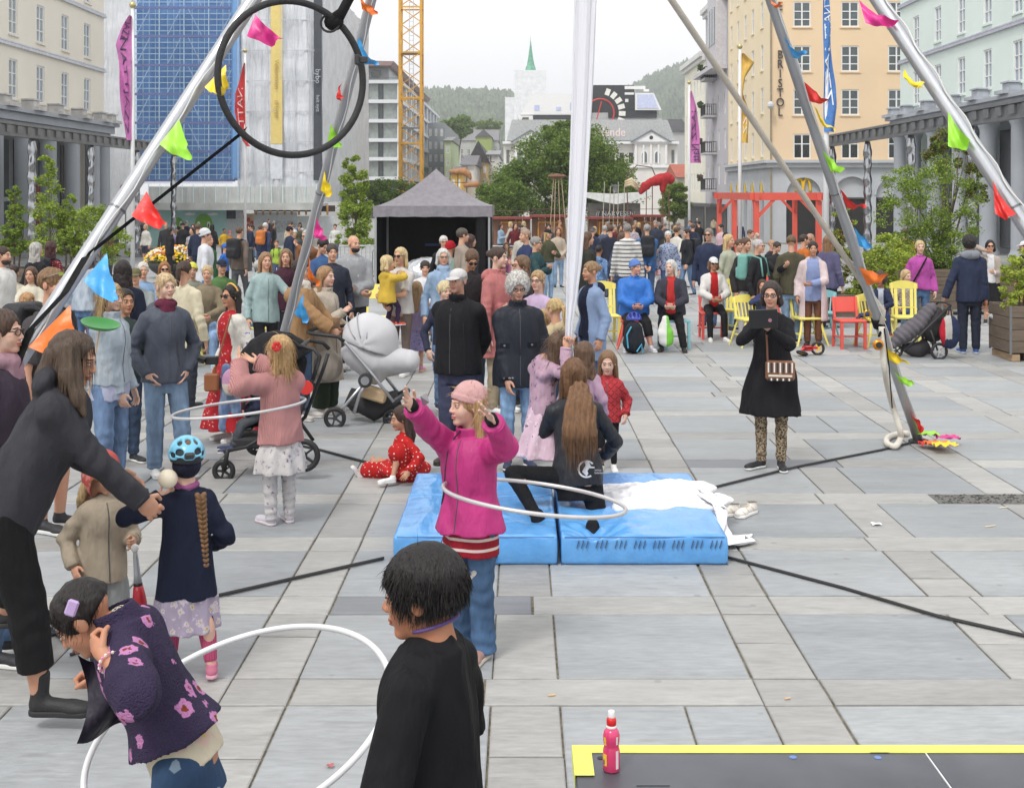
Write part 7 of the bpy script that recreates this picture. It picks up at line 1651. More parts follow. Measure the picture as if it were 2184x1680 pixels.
# ------------------------------------------------------------------ pushchairs
DKG,BLKP,SIL=mat((58,60,64),.5),mat((32,32,35),.55),mat((196,198,202),.3,.8)
def wheel(par,c,r_,w,tyre=BLKP,hub=DKG,ax=(0,1,0)):
 R=np.array(Vector(ax).to_track_quat('Z','Y').to_matrix());o=empty('wheel',(0,0,0));o.parent=par;m2=MB();m2.tube([np.array(c)+R @ np.array((math.cos(a)*(r_-w*.5),math.sin(a)*(r_-w*.5),0)) for a in np.linspace(0,6.2832,33)[:-1]],w*.5,10,closed=True);m2.build('tyre',tyre,o,True)
 m2=MB();m2.lathe(c,[(r_*.2,-w*.4),(r_*.2,w*.4)],14,R=R);m2.tube([np.array(c)+R @ np.array((math.cos(a)*r_*.72,math.sin(a)*r_*.72,0)) for a in np.linspace(0,6.2832,25)[:-1]],w*.22,6,closed=True)
 for k in range(5): a=2*math.pi*k/5;m2.bar(np.array(c)+R @ np.array((math.cos(a)*r_*.15,math.sin(a)*r_*.15,0)),np.array(c)+R @ np.array((math.cos(a)*r_*.74,math.sin(a)*r_*.74,0)),.03*r_/.12,.016)
 m2.build('rim',hub,o)
def stroller_grey():
 Y=13.45;r=empty('pushchair',at(790,411,Y)*(1,1,0),0,'light grey hooded pushchair pushed by the trench coat woman','pushchair');o=np.array(r.location);S=lambda u,v,d=0.: at(u,v,Y)+np.array((0,d,0))-o
 CG=mat((200,200,203),.75,var=.04,nscale=6,bmp=.25,bscale=9);a=S(775,752);b_=S(893,768)
 def hull(P):
  Q_=P*np.array((1,.8,1),np.float32);d=chain(Q_,(S(765,745),S(800,768),S(872,770)),(.19,.19,.12));d=smin(d,chain(Q_,(S(770,760),S(800,800)),(.13,.1)),.08);return smax(d,-chain(Q_,(S(752,728),S(790,740)),(.13,.13)),.02)+.003*snoise(P,22)
 def hood(P):
  q=P-S(788,730).astype(np.float32);d=np.sqrt((q[:,0]/.3)**2+(q[:,1]/.26)**2+(q[:,2]/.3)**2)-1;d=d*.27+.006*np.cos(np.arctan2(q[:,2],q[:,0]+.05)*6)*.8;d=np.maximum(np.abs(d)-.012,-(q[:,2]+.05+.35*q[:,0]));return np.maximum(d,-(q[:,0]+.27))
 for nm,f in (('seat_unit',hull),('hood',hood)): V,Q=surfnet(f,S(720,840,-.4),S(930,640,.4),.012);mesh_obj(nm,V,Q,CG,r,True)
 for ang in (.35,.8,1.3): m2=MB();m2.tube([S(788,730)+np.array((.312*math.cos(ang+1.2)*abs(math.sin(a))**.5*.95,.272*math.cos(a),.312*math.sin(a)*math.sin(ang+.75))) for a in np.linspace(.25,2.9,14)],.006,6);m2.build('hood_seam',mat((168,168,172),.7),r,True)
 for sg in (-1,1):
  y=.27*sg;m2=MB();m2.tube([S(728,712,y),S(742,722,y),S(800,790,y),S(845,848,y)],.017,8);m2.build('frame_tube',SIL,r,True);m2=MB();m2.tube([S(762,872,y*1.05),S(775,830,y),S(792,802,y)],.018,8);m2.tube([S(722,882,y*1.05),S(748,850,y),S(790,800,y)],.016,8);m2.build('rear_strut',SIL,r,True)
  m2=MB();m2.lathe(S(786,803,y*1.02),[(.075,-.02),(.075,.02)],20,R=rotm(rx=math.pi/2));m2.build('hinge_disc',DKG,r);m2=MB();m2.lathe(S(786,803,y*1.09-.012*(sg<0)),[(.045,-.006),(.045,.006)],20,R=rotm(rx=math.pi/2));m2.build('hinge_ring',SIL,r)
  wheel(r,S(723,881,.3*sg) if sg<0 else S(756,868,.3*sg),.118,.045);wheel(r,S(838,888,.1*sg),.1,.04)
 m2=MB();m2.tube([S(742,722,-.27),S(728,712,-.27),S(672,706,-.24),S(660,706,-.1),S(660,706,.1),S(672,704,.24),S(728,700,.27)],.019,10);m2.build('handlebar',BLKP,r,True)
 m2=MB();m2.tube([S(742,845,0),S(800,870,0),S(850,850,0)],[.1,.14,.1],10);m2.build('basket',mat((40,40,43),.8),r,True)
 m2=MB();m2.box(S(800,836,-.1),(.28,.22,.12),rotm(ry=.3),bev=.02);m2.build('paper_bag',mat((202,174,138),.8,bmp=.5,bscale=10),r)
 m2=MB();m2.tube([S(842,850,-.25),S(868,836,-.1),S(868,836,.1),S(842,850,.25)],.03,8);m2.build('footrest',DKG,r,True)
def stroller_black():
 Y=11.0;r=empty('pushchair',at(580,411,Y)*(1,1,0),0,'black pushchair behind the pink cardigan girl','pushchair');o=np.array(r.location);S=lambda u,v,d=0.: at(u,v,Y)+np.array((0,d,0))-o;BK=cloth((34,34,37),rough=.75)
 def hood(P):
  q=P-S(590,790).astype(np.float32);d=(np.sqrt((q[:,0]/.33)**2+(q[:,1]/.25)**2+(q[:,2]/.33)**2)-1)*.27;d=np.maximum(np.abs(d)-.012,-(q[:,2]-.0-.55*q[:,0]));return d+.003*np.cos(np.arctan2(q[:,2],q[:,0])*18)
 V,Q=surfnet(hood,S(480,860,-.35),S(690,690,.35),.011);mesh_obj('hood',V,Q,BK,r,True)
 def seat_(P): return chain(P*np.array((1,.8,1),np.float32),(S(640,770),S(615,880),S(545,895),S(530,905)),(.06,.07,.06,.04))+.003*snoise(P,20)
 V,Q=surfnet(seat_,S(500,950,-.32),S(680,730,.32),.013);mesh_obj('seat_unit',V,Q,BK,r,True)
 for sg in (-1,1):
  y=.26*sg;m2=MB();m2.tube([S(690,762,y),S(678,800,y),S(640,900,y),S(600,940,y)],.017,8);m2.tube([S(640,880,y),S(540,940,y),S(492,950,y)],.016,8);m2.tube([S(625,905,y),S(658,952,y)],.016,8);m2.build('frame_tube',BLKP,r,True)
  wheel(r,S(660,956,.29*sg) if sg<0 else S(600,975,.1),.142,.05,hub=BLKP);wheel(r,S(490,992,-.22) if sg<0 else S(532,962,.3),.1,.045,hub=BLKP)
  m2=MB();m2.tube([S(490,992,-.22) if sg<0 else S(532,962,.3),S(497,965,y),S(500,945,y)],.02,8);m2.build('fork',BLKP,r,True)
 m2=MB();m2.tube([S(678,800,-.26),S(692,752,-.26),S(680,738,-.24),S(650,732,-.2),S(650,732,.2),S(680,738,.24),S(692,752,.26)],.018,8);m2.build('handlebar',BLKP,r,True)
 m2=MB();m2.b2(S(505,925,-.2),S(600,948,.2),bev=.02);m2.build('basket',mat((42,42,45),.8),r);m2=MB();m2.tube([S(540,830,-.24),S(528,862,-.2),S(528,862,.2),S(540,830,.24)],.014,6);m2.build('bumper_bar',BLKP,r);m2=MB();m2.b2(S(515,905,-.16),S(545,912,.16),bev=.01);m2.build('footrest',BLKP,r)
 m2=MB();m2.lathe(S(665,815,-.3),[(.06,-.008),(.06,.008)],18,R=rotm(rx=math.pi/2));m2.build('red_reflector',mat((210,50,45),.4),r)
def stroller_right():
 Y=18.8;r=empty('pushchair',at(1950,411,Y)*(1,1,0),0,'reclined grey pushchair held by the navy jacket man','pushchair');o=np.array(r.location);S=lambda u,v,d=0.: at(u,v,Y)+np.array((0,d,0))-o
 def seat_(P): return chain(P*np.array((1,.75,1),np.float32),(S(1905,735),S(1925,715),S(1960,690),S(1985,660)),(.06,.13,.13,.1))+.008*np.cos((P[:,0]+P[:,2])*55)
 V,Q=surfnet(seat_,S(1880,780,-.35),S(2020,620,.35),.014);mesh_obj('padded_seat',V,Q,cloth((112,108,114)),r,True)
 def hood(P): q=P-S(1990,690).astype(np.float32);d=(np.sqrt((q[:,0]/.2)**2+(q[:,1]/.25)**2+(q[:,2]/.27)**2)-1)*.2;return np.maximum(d,-(q[:,0]*.8-q[:,2]*.55+.1))+.004*snoise(P,30)
 V,Q=surfnet(hood,S(1940,760,-.35),S(2030,620,.35),.014);mesh_obj('hood',V,Q,cloth((62,60,62)),r,True)
 for sg in (-1,1):
  y=.28*sg;m2=MB();m2.tube([S(2014,648,y),S(1960,700,y),S(1915,745,y)],.016,8);m2.tube([S(1972,700,y),S(1988,745,y)],.018,8);m2.build('frame_tube',BLKP,r,True);wheel(r,S(1989,744,y*1.05),.13,.045,hub=SIL);
 wheel(r,S(1912,748,0),.1,.04);m2=MB();m2.tube([S(2014,648,-.28),S(2018,645,0),S(2014,648,.28)],.017,8);m2.build('handlebar',BLKP,r,True);m2=MB();m2.tube([S(1925,740,0),S(1955,748,0),S(1980,738,0)],[.06,.13,.1],10);m2.build('basket',mat((44,42,46),.8),r,True)
 b=empty('hanging_bag',at(2026,740,Y-.35),0,'navy, grey and red bag hanging from the right pushchair handle','bag');m2=MB()
 V,Q=surfnet(lambda P: ell(P,(0,0,.22),(.15,.1,.25))+.006*snoise(P,25),(-.2,-.15,-.05),(.2,.15,.5),.013);c=V[Q].mean(1);mi=np.where(c[:,0]<-.09,2,np.where((c[:,0]<.0) & (c[:,2]>.12),1,0));mesh_obj('pouch',V,Q,[cloth((50,58,88)),cloth((196,192,186)),cloth((196,40,56))],b,True,mi);m2=MB();m2.tube([(-.03,0,.44),(0,0,.62),(.03,0,.44)],.012,6);m2.build('strap',cloth((50,58,88)),b)
stroller_grey();stroller_black();stroller_right()
# red ride-on scooter
Y=gy(757);r=empty('balance_bike',gp(1738,757),0,'small red ride on bike with yellow wheel lying near the pink coat woman','toy bike');S=lambda u,v,d=0.: at(u,v,Y)+np.array((0,d,0))-gp(1738,757)
wheel(r,S(1744,743,0),.105,.04,hub=mat((240,190,50),.5),ax=(.2,1,0));wheel(r,S(1706,750,-.15),.09,.04,hub=mat((240,190,50),.5),ax=(.3,.3,1));m2=MB();m2.tube([S(1702,750,-.1),S(1715,740,-.05),S(1735,741,0),S(1744,742,0)],.02,8);m2.box(S(1722,742,-.03),(.16,.1,.08),bev=.02);m2.build('frame',mat((212,40,44),.4),r,True)
# ------------------------------------------------------------------ people: wardrobe shorthands
def T(c,n='jacket',kind='plain',c2=None,c3=None,**k): d=dict(m=cloth(c,kind,c2,c3,scale=k.pop('ps',1.0),rough=k.pop('rough',.8)),n=n);d.update(k);return d
def B(c,kind='trousers',pat='plain',c2=None,c3=None,**k): d=dict(m=cloth(c,pat,c2,c3,scale=k.pop('ps',1.0)),kind=kind);d.update(k);return d
JEANS=lambda c=(104,130,164),**k: B(c,'trousers','denim',tuple(min(255,int(x*1.25)) for x in c),**k)
BL,DBR,BRN_,BLD,LBR,WHT,GRY=(32,26,26),(62,44,36),(104,76,56),(214,184,134),(164,128,92),(226,224,220),(150,146,142)
WS=((236,234,232),(226,226,224));BS=((38,38,42),(225,225,222));BB=((38,36,38),(40,38,40))
SK,SK2,SK3,SK4=(226,184,160),(206,158,128),(176,124,94),(232,196,176)
def hair_fall(J,pts,rs,flat,c,seed=0,n=500,L=.12):
 P_=[loc(J,*p) for p in pts];lo=np.min(P_,0)-.15;hi=np.max(P_,0)+.15;q_=np.array((1,flat,1),np.float32);V,Q=surfnet(lambda P: chain(P*q_,[p*q_ for p in P_],rs,.02)+.006*np.sin(P[:,0]*150+3*np.sin(P[:,2]*9+seed)),lo,hi,.008)
 o=mesh_obj('hair',V,Q,hairmat(c),J['root'],True);J2=dict(J);J2['hair']=o;strands(J2,n,L,1.3,.3,zmin=-9,seed=seed,wid=.0014,out=.12)
# ------------------------------------------------------------------ people close to the camera
J=person('boy with short black hair in a black T-shirt, seen from behind at the bottom',926,1680,h=1.6,Yd=3.15,yaw=-112,hy=10,hp=8,hpos=('w',898,1266,0.0),swk=.9,fat=-.012,hl=(.11,-.05,.47),hr=(-.1,-.05,.47),el=(1,.25,0),er=(-1,.25,0),top=T((30,30,33),'t_shirt',sl=.46,hem=-.2,t=.014,flare=.01,wr=.004,ak=.012),bot=JEANS((60,70,90)),hairs=('boy',(30,25,24)),skin=(196,140,108),lodx=0,z0=0.)
strands(J,11000,.03,.55,.4,wid=.0011,seed=1,out=.34)
m2=MB();pr=J['P1'];m2.tube([pr+J['uu']*.004+.062*(math.cos(a)*J['ux']+math.sin(a)*J['uf']*.95)+J['uu']*(.012-.02*math.sin(a)) for a in np.linspace(0,6.283,26)[:-1]],.005,6,closed=True);m2.build('lanyard_cord',mat((104,80,140),.7),J['root'])
J=person('girl in a dark fleece jacket with pink flowers bending over a white hoop',395,1680,h=1.4,Yd=3.9,yaw=-90,lean=(25,0,6),pel=(0,0,.5),hpos=('w',178,1318,.0),hp=42,hy=4,top=T((66,56,86),'fleece_jacket','flower',(222,150,206),(150,74,34),t=.026,hem=.14,sl=.72,loose=1.2,flare=.03,ps=1.35,collar=1),under=T((238,226,200),'shirt','floral',(238,205,190),(240,214,80),sl=0,hem=-.04,t=.016,ps=.5),bot=B((62,88,122),'trousers','hearts',(150,170,188),w=1.35,aw=1.5),hairs=('tight',(36,28,28)),skin=(206,152,122),hl=('w',222,1398,-.2),el=(.3,1,-.5),hr=('w',225,1450,.22),er=(-.2,.2,-1),tl='grip',tr='grip',bare_a=1,lodx=0,z0=0.,thl=(0,-.2,1))
strands(J,1500,.035,.8,.3,seed=2,wid=.0013,out=.15)
m2=MB();c_=loc(J,245,1335,.05);pts=[loc(J,245,1300,.06),loc(J,252,1330,.05),loc(J,240,1400,.1),loc(J,215,1440,.12)];m2.tube(pts,[.03,.034,.03,.012],10);m2.build('ponytail',hairmat((36,28,28)),J['root'],True)
m2=MB();q=loc(J,153,1296,-.115);m2.box(q,(.012,.05,.034),J['Rh'] @ rotm(rx=.5),bev=.006);m2.build('hair_clip',mat((186,160,206),.4),J['root'])
m2=MB();q=J['wl']+unit(J['el']-J['wl'])*.035;ax=unit(J['el']-J['wl']);p1=unit(np.cross(ax,(0,0,1)));p2=np.cross(ax,p1)
for k in range(18): a=2*math.pi*k/18;m2.sph(q+.031*(math.cos(a)*p1+math.sin(a)*p2),.0055,6,k%2)
m2.build('bead_bracelet',[mat((232,150,190),.4),mat((244,230,220),.4)],J['root'])
n=14;V=[]
for i in range(n+1):
 for j in range(n+1):
  s,t=i/n,j/n;u=165+160*t+25*math.sin(s*3)-5*s;v=1395+190*s*(1-.55*t)+40*t+8*math.sin(t*9);V.append(loc(J,u,v,-.02+.14*t+.03*math.sin(s*5+t*7)))
mesh_obj('jacket_lining_flap',V,[(i*(n+1)+j,i*(n+1)+j+1,(i+1)*(n+1)+j+1,(i+1)*(n+1)+j) for i in range(n) for j in range(n)],cloth((46,40,56),rough=.5),J['root'],True)
J=person('long haired man in a dark hoodie bending to help the helmeted girl',58,1500,h=1.86,Yd=5.85,yaw=96,lean=(26,4,6),pel=(-.03,.04,.53),hpos=('w',158,765,.02),hy=-6,hp=16,top=T((66,66,72),'hoodie',hood=1,ak=.06,hem=-.1,t=.02,wr=.003),bot=B((30,30,32),w=1.25,aw=1.35,cut=.34),bare_l=1,shoes=((34,34,36),(40,40,42),1),hairs=('long',(88,70,56)),skin=(210,164,136),hr=('w',312,1078,.05),hl=('w',245,1010,.35),er=(-.5,.6,-.3),tr='hold',fr=('w',88,1500,-.1),fl=('w',10,1372,.7),lodx=0,z0=0.,fat=.01,hscale=1.05)
strands(J,1800,.16,1.3,.4,seed=3,wid=.0013,zmin=-.3,out=.15)
hair_fall(J,[(150,745,-.09),(150,800,-.1),(165,850,-.12),(178,885,-.14)],(.05,.06,.045,.015),1.3,(92,74,58),1,700,.14);hair_fall(J,[(112,760,-.02),(98,800,-.04),(105,845,-.1)],(.05,.05,.015),1.2,(88,70,56),2,500,.1)
for pts in ([(20,740),(60,738),(120,742),(165,752)],[(145,818),(180,835),(205,855),(225,880)]):
 T_=bvh(J['top']);m2=MB();P=[]
 for u,v in pts:
  a=loc(J,u,v,-.6);d=unit(loc(J,u,v,.6)-a);hh_=T_.ray_cast(Vector(a),Vector(d),2.)
  if hh_[0] is not None: P.append(np.array(hh_[0])-d*.003)
 if len(P)>1: m2.tube(P,.004,5);m2.build('pink_piping',mat((196,50,130),.5),J['root'])
J=person('woman with round glasses and lilac scarf at the left edge',-2,1400,h=1.82,Yd=6.6,yaw=88,top=T((70,60,74),hem=-.1),bot=JEANS(),hairs=('tight',(88,66,54)),glasses='clear',fem=True,scarf=cloth((176,140,152)),skin=SK4,lodx=0)
J=person('small child in a beige hooded jacket and red patterned hat holding a club',218,1395,vt=966,yaw=38,hy=25,hp=22,hats=('beanie',(206,98,92)),hairs=('girl',BLD),top=T((186,172,152),'jacket',hood=1,hem=-.32,t=.022,flare=.02),bot=B((168,172,172),'skirt',len=.5,flare=.04),under=None,shoes=BS,fem=True,hl=('w',284,1152,.0),tl='grip',lodx=0,bare_l=1)
m2=MB();V,Q=surfnet(lambda P: ell(P,J['hc']+J['Rh'] @ np.array((0,.01,-.02)),(.1,.118,.12)),J['hc']-.16,J['hc']+.16,.01);V2=(V-J['hc']) @ J['Rh'];c2=V2[Q].mean(1);keep=(c2[:,1]>-.02) & (c2[:,2]<.06);mesh_obj('hat_flaps',V,Q[keep],cloth((206,98,92),'camo',(226,140,130),ps=1) if False else cloth((206,98,92),'camo',(228,146,136)),J['root'],True)
# girl with the helmet
J=person('girl in a light blue bike helmet and navy sweater with a long braid',398,1440,vt=936,yaw=-158,hp=-4,top=T((34,40,62),'sweater',hem=-.42,t=.018,flare=.03,loose=1.05),bot=B((190,178,200),'skirt','floral',(226,214,226),(212,190,90),len=.58,flare=.055),hairs=('tight',(128,92,62)),shoes=((206,120,146),(226,170,190)),fem=True,hl=('w',338,1062,-.05),el=(.8,.2,-.6),tl='hold',hr=(-.13,-.1,.52),fl=(.05,-.1,.042),fr=(-.09,.1,.05),scarf=cloth((176,104,156)),lodx=0,bare_l=1,skin=SK4)
HC=J['hc'];RH=J['Rh']
def helm(P):
 q=((P-HC.astype(np.float32)) @ RH.astype(np.float32))/J['hsz'];x,y,z=q.T;d=ell(q,(0,.012,.04),(.103,.13,.1));d=np.maximum(d,-(z-.012-.12*y));d=np.maximum(d,-ell(q,(0,.012,.02),(.088,.112,.092)))
 for (cx,cy,cz,rx,ry,rz) in ((.05,.11,.07,.022,.05,.018),(-.05,.11,.07,.022,.05,.018),(.08,.07,.05,.03,.03,.014),(-.08,.07,.05,.03,.03,.014),(0,.075,.13,.018,.035,.03),(.045,.06,.12,.014,.03,.03),(-.045,.06,.12,.014,.03,.03),(.05,.125,.028,.025,.03,.014),(-.05,.125,.028,.025,.03,.014),(.045,-.06,.12,.014,.035,.03),(-.045,-.06,.12,.014,.035,.03)): d=smax(d,-ell(q,(cx,cy,cz),(rx,ry,rz)),.006)
 return d*J['hsz']
V,Q=surfnet(helm,HC-.2,HC+.2,.0055);hm=empty('bike_helmet',wor(J,HC),0,'light blue bike helmet on the navy sweater girl','helmet');mesh_obj('shell',(V-HC) @ J['Rz'].T,Q,mat((118,196,226),.25,var=.05,spec=.6),hm,True)
V,Q=surfnet(lambda P: np.maximum(ell((P-HC.astype(np.float32)) @ RH.astype(np.float32),np.array((0,.012,.03))*J['hsz'],np.array((.097,.123,.097))*J['hsz']),-((P-HC.astype(np.float32)) @ RH.astype(np.float32))[:,2]+.0),HC-.2,HC+.2,.008);mesh_obj('liner',(V-HC) @ J['Rz'].T,Q,mat((38,42,50),.7),hm,True)
m2=MB();m2.box((RH @ np.array((0,.138,.055))) @ J['Rz'].T*J['hsz'],(.05,.02,.04),J['Rz'] @ RH @ rotm(rx=-.35),bev=.008);m2.build('rear_light',mat((62,64,66),.4),hm)
V,Q=surfnet(lambda P: np.maximum(ell((P-HC.astype(np.float32)) @ RH.astype(np.float32),np.array((0,.018,-.02))*J['hsz'],np.array((.082,.103,.085))*J['hsz']),((P-HC.astype(np.float32)) @ RH.astype(np.float32))[:,2]-.02),HC-.2,HC+.2,.008);V2=(V-HC) @ RH;keep=V2[Q].mean(1)[:,1]>-.03;mesh_obj('balaclava',V,Q[keep],cloth((38,40,60)),J['root'],True)
m2=MB();P0_=loc(J,428,1058,-.22);P1_=loc(J,440,1205,-.17);
for k in range(15):
 t=k/14;p=P0_+(P1_-P0_)*t;w=.021*(1-.5*t);
 for s in (-1,1): m2.sph(p+(s*w*.55,0,0),(w*.75,w*.8,w*1.1),8,R=rotm(ry=s*.6))
m2.build('braid',hairmat((142,104,68),True),J['root'],True)
for k in 'lr':
 V,Q=surfnet(lambda P: np.maximum(chain(P,(J['h'+k],J['k'+k],J['a'+k]),np.array((.05,.036,.025))*J['h']),(P-(J['k'+k]*.82+J['a'+k]*.18)) @ np.asarray(unit(J['a'+k]-J['k'+k]),np.float32)),np.minimum(J['h'+k],J['a'+k])-.12,np.maximum(J['h'+k],J['k'+k])+.12,.012);mesh_obj('legging',V,Q,cloth((34,34,38)),J['root'],True)
 a,b=J['k'+k]*.7+J['a'+k]*.3,J['k'+k]*.12+J['a'+k]*.88;V,Q=surfnet(lambda P: np.maximum(rc(P,a,b,.038*J['h'],.026*J['h']),np.maximum((a-P) @ np.asarray(unit(b-a),np.float32),(P-b) @ np.asarray(unit(b-a),np.float32))),np.minimum(a,b)-.07,np.maximum(a,b)+.07,.01);mesh_obj('leg_warmer',V,Q,cloth((214,92,136),'rib'),J['root'],True)
J=person('girl in a magenta jacket and pink beanie twirling a hoop with arms out',1003,1402,vt=818,yaw=-30,hy=-32,hats=('beanie',(226,178,176)),hairs=('girl',(196,160,112)),top=T((206,58,136),'rain_jacket',hem=-.04,t=.026,flare=.04,loose=1.12,collar=1,rough=.55),under=T((164,34,50),'sweater','stripe',(236,220,214),hem=-.28,t=.014,flare=.016,sl=0,ps=1.9),bot=JEANS((76,104,138),w=1.15,aw=1.5,long=1),shoes=((172,134,124),(222,212,196)),fem=True,hr=('w',880,868,-.28),hl=('w',1052,902,-.42),er=(-1,.2,-.5),el=(1,.3,-.7),tl='open',tr='open',thl=(-.7,0,.7),thr=(0,-.5,1),lodx=0,fl=(.045,.02,.042),fr=(-.07,.06,.042),skin=SK4)
strands(J,500,.05,.4,.4,seed=5)
for kx,nm in (('l','glove_cuff'),('r','glove_cuff')):
 a=J['w'+kx];d=unit(a-J['e'+kx]);V,Q=surfnet(lambda P: np.maximum(rc(P,a-d*.02,a+d*.05,.031,.033),(P-a-d*.05) @ np.asarray(d,np.float32)),a-.1,a+.1,.008);mesh_obj(nm,V,Q,cloth((36,36,38)),J['root'],True)
for u0,v0_,w,hgt in ((908,848,14,22),):
 T_=bvh(J['top']);m2=MB();P=[]
 for du,dv in ((-12,-3),(2,-10),(8,10),(-6,18)):
  a=loc(J,u0+du,v0_+dv,-.8);d=unit(loc(J,u0+du,v0_+dv,.5)-a);hh_=T_.ray_cast(Vector(a),Vector(d),2.);P.append(np.array(hh_[0])-d*.003 if hh_[0] is not None else loc(J,u0+du,v0_+dv,-.35))
 m2.add(P,[(0,1,2,3)]);m2.build('reflector_patch',mat((168,164,170),.3,.3),J['root'])
def ray_line(J,obj,pts,name,r_,m,d0=-.8):
 T_=bvh(obj);P=[]
 for u,v in pts:
  a=loc(J,u,v,d0);d=unit(loc(J,u,v,.8)-a);h_=T_.ray_cast(Vector(a),Vector(d),3.)
  if h_[0] is not None: P.append(np.array(h_[0])-d*r_*.4)
 if len(P)>1: m2=MB();m2.tube(P,r_,5);return m2.build(name,m,J['root'])
ray_line(J,J['top'],[(982,918),(968,935),(955,965),(950,1000),(948,1040),(942,1075)],'zip',.0045,mat((52,40,56),.5))
def ray_patch(J,obj,u,v,V2,Fc,k,name,m,d0=-.8,off=.004,flip=1):
 """flat artwork (V2 in px) projected on a garment"""
 T_=bvh(obj);P=[]
 for p,q in V2:
  a=loc(J,u+p*k*flip,v-q*k,d0);d=unit(loc(J,u+p*k*flip,v-q*k,.8)-a);h_=T_.ray_cast(Vector(a),Vector(d),3.);P.append(np.array(h_[0])-d*off if h_[0] is not None else a+d*.8)
 return mesh_obj(name,P,Fc,m,J['root'])
hv=[(16*math.sin(t)**3/16,(13*math.cos(t)-5*math.cos(2*t)-2*math.cos(3*t)-math.cos(4*t))/16) for t in np.linspace(0,6.283,20)[:-1]]
ray_patch(J,J['bot'],1006,1224,[(0,0)]+hv,[(0,i+1,(i+1)%19+1) for i in range(19)],11,'heart_patch',mat((176,172,168),.6,bmp=.6,bscale=90))
# kneeling instructor
J=person('woman in a black circus jacket kneeling on the mats with long brown hair',1232,1120,h=1.7,Yd=9.05,z0=.2,yaw=176,lean=(10,3,0),pel=(0,.0,.118),top=T((44,46,52),'jacket',hem=-.1,t=.014,rough=.5,wr=.002),bot=B((30,30,33),'leggings'),shoes=None,hairs=('vlong',(128,92,62)),fem=True,fl=('w',1147,1106,-.28),kl=(.75,-.5,.9),fr=('w',1264,1128,-.42),kr=(-.12,-1,-.15),hl=('w',1190,962,.42),hr=('w',1292,968,.36),el=(1,.5,-.5),er=(-1,.5,-.5),lodx=0,tl='hold',tr='hold')
strands(J,1800,.18,1.2,.25,seed=6,zmin=-.3,wid=.0016,out=.12)
hair_fall(J,[(1237,835,-.13),(1237,875,-.17),(1236,920,-.2),(1230,950,-.2)],(.075,.11,.125,.07),2.3,(136,98,66),6,1500,.14)
for k in 'lr':
 a=J['a'+k];d=np.array((.02,-.1,-.035)) if k=='l' else np.array((0,.075,-.075));V,Q=surfnet(lambda P: smin(rc(P,a+(0,0,.03),a,.042,.042),rc(P,a,a+d*1.5,.042,.036),.03),a-.22,a+.22,.01);mesh_obj('sock',V,Q,cloth((36,36,39)),J['root'],True)
ring=[];fr=[]
for i in range(25): a=math.radians(40+265*i/24);ring+=[(math.cos(a)*10,math.sin(a)*10),(math.cos(a)*8,math.sin(a)*8)]
fr=[(2*i,2*i+1,2*i+3,2*i+2) for i in range(24)]
WLOGO=mat((236,236,238),.6)
ray_patch(J,J['top'],1251,1000,ring,fr,1.9,'ring_logo',WLOGO)
ray_patch(J,J['top'],1251,1000,[(-2,8),(1,9.5),(3,7),(5,3),(9,2.5),(9,1),(3,1),(1,-2),(2,-5),(0,-8),(-2,-6),(-5,-3),(-3,1),(-1,4)],[(0,1,2,13),(2,3,12,13),(3,4,5,6),(3,6,7,12),(7,8,10,11),(8,9,10),(7,11,12)],1.9,'figure_logo',WLOGO)
V,Fc=text_mesh('cirkus',6,0,'LEFT');ray_patch(J,J['top'],1268,1002,V[:,:2],Fc,1.0,'jacket_lettering',WLOGO);V,Fc=text_mesh('balanse',6,0,'LEFT');ray_patch(J,J['top'],1268,1008,V[:,:2],Fc,1.0,'jacket_lettering',WLOGO)
J=person('girl in a lilac floral jumper hanging from the white silk',1180,1000,h=1.27,Yd=9.32,z0=.2,yaw=118,lean=(4,10,0),pel=('w',1158,882,.06),hpos=('w',1196,738,.08),hy=20,top=T((206,172,190),'jumper','floral',(196,160,180),(126,104,124),t=.016,hem=-.05,ps=.55),bot=B((128,116,140),'leggings'),hairs=('wavy',(112,86,66)),fem=True,hr=('w',1207,742,-.1),hl=('w',1213,786,-.02),tl='grip',tr='grip',er=(-1,0,-.5),fl=('w',1230,975,.05),fr=('w',1222,960,-.03),kr=(0,-1,.2),kl=(0,-1,.2),shoes=BS)
strands(J,700,.1,.4,.6,seed=8)
V,Q=surfnet(lambda P: loft(P,J['P0'],J['ux'],J['uf'],np.array((0,0,1.)),[(.12,.1,.08,0),(-.02,.13,.12,0),(-.3,.2,.17,-.03)],.14,7),J['P0']-.4,J['P0']+.3,.012);mesh_obj('skirt',V,Q,cloth((232,200,216),'floral',(240,216,228),(120,90,120),scale=.7),J['root'],True)
person('child with brown hair standing behind the kneeling woman',1246,1000,h=1.06,Yd=9.95,z0=.2,yaw=165,top=T((206,172,196),'jumper'),bot=B((120,108,140)),hairs=('wavy',(116,88,66)),fem=True)
person('little girl in a red quilted jacket watching beside the mats',1296,1003,vt=748,yaw=-6,hp=8,top=T((206,70,76),'quilted_jacket','quilt',t=.022,hem=-.22,collar=1),bot=B((36,34,38),'leggings'),hairs=('girl',(150,114,82)),shoes=WS,fem=True,skin=SK4,lodx=0)
J=person('girl in a pink knitted cardigan with a red hair bow, hoop at her waist',598,1117,vt=715,yaw=-145,hy=30,top=T((216,156,154),'cardigan','rib',t=.03,hem=-.14,loose=1.3,flare=.02,ps=1.2),bot=B((224,220,218),'skirt','floral',(206,200,204),(132,120,140),len=.42,flare=.07),hairs=('girl',(206,168,116)),shoes=((196,190,200),(214,202,206)),fem=True,hl=('w',510,775,-.1),hr=('w',548,772,.3),el=(.6,.6,-.5),tl='open',tr='open',lodx=0,body=True)
strands(J,900,.1,.5,.3,seed=9)
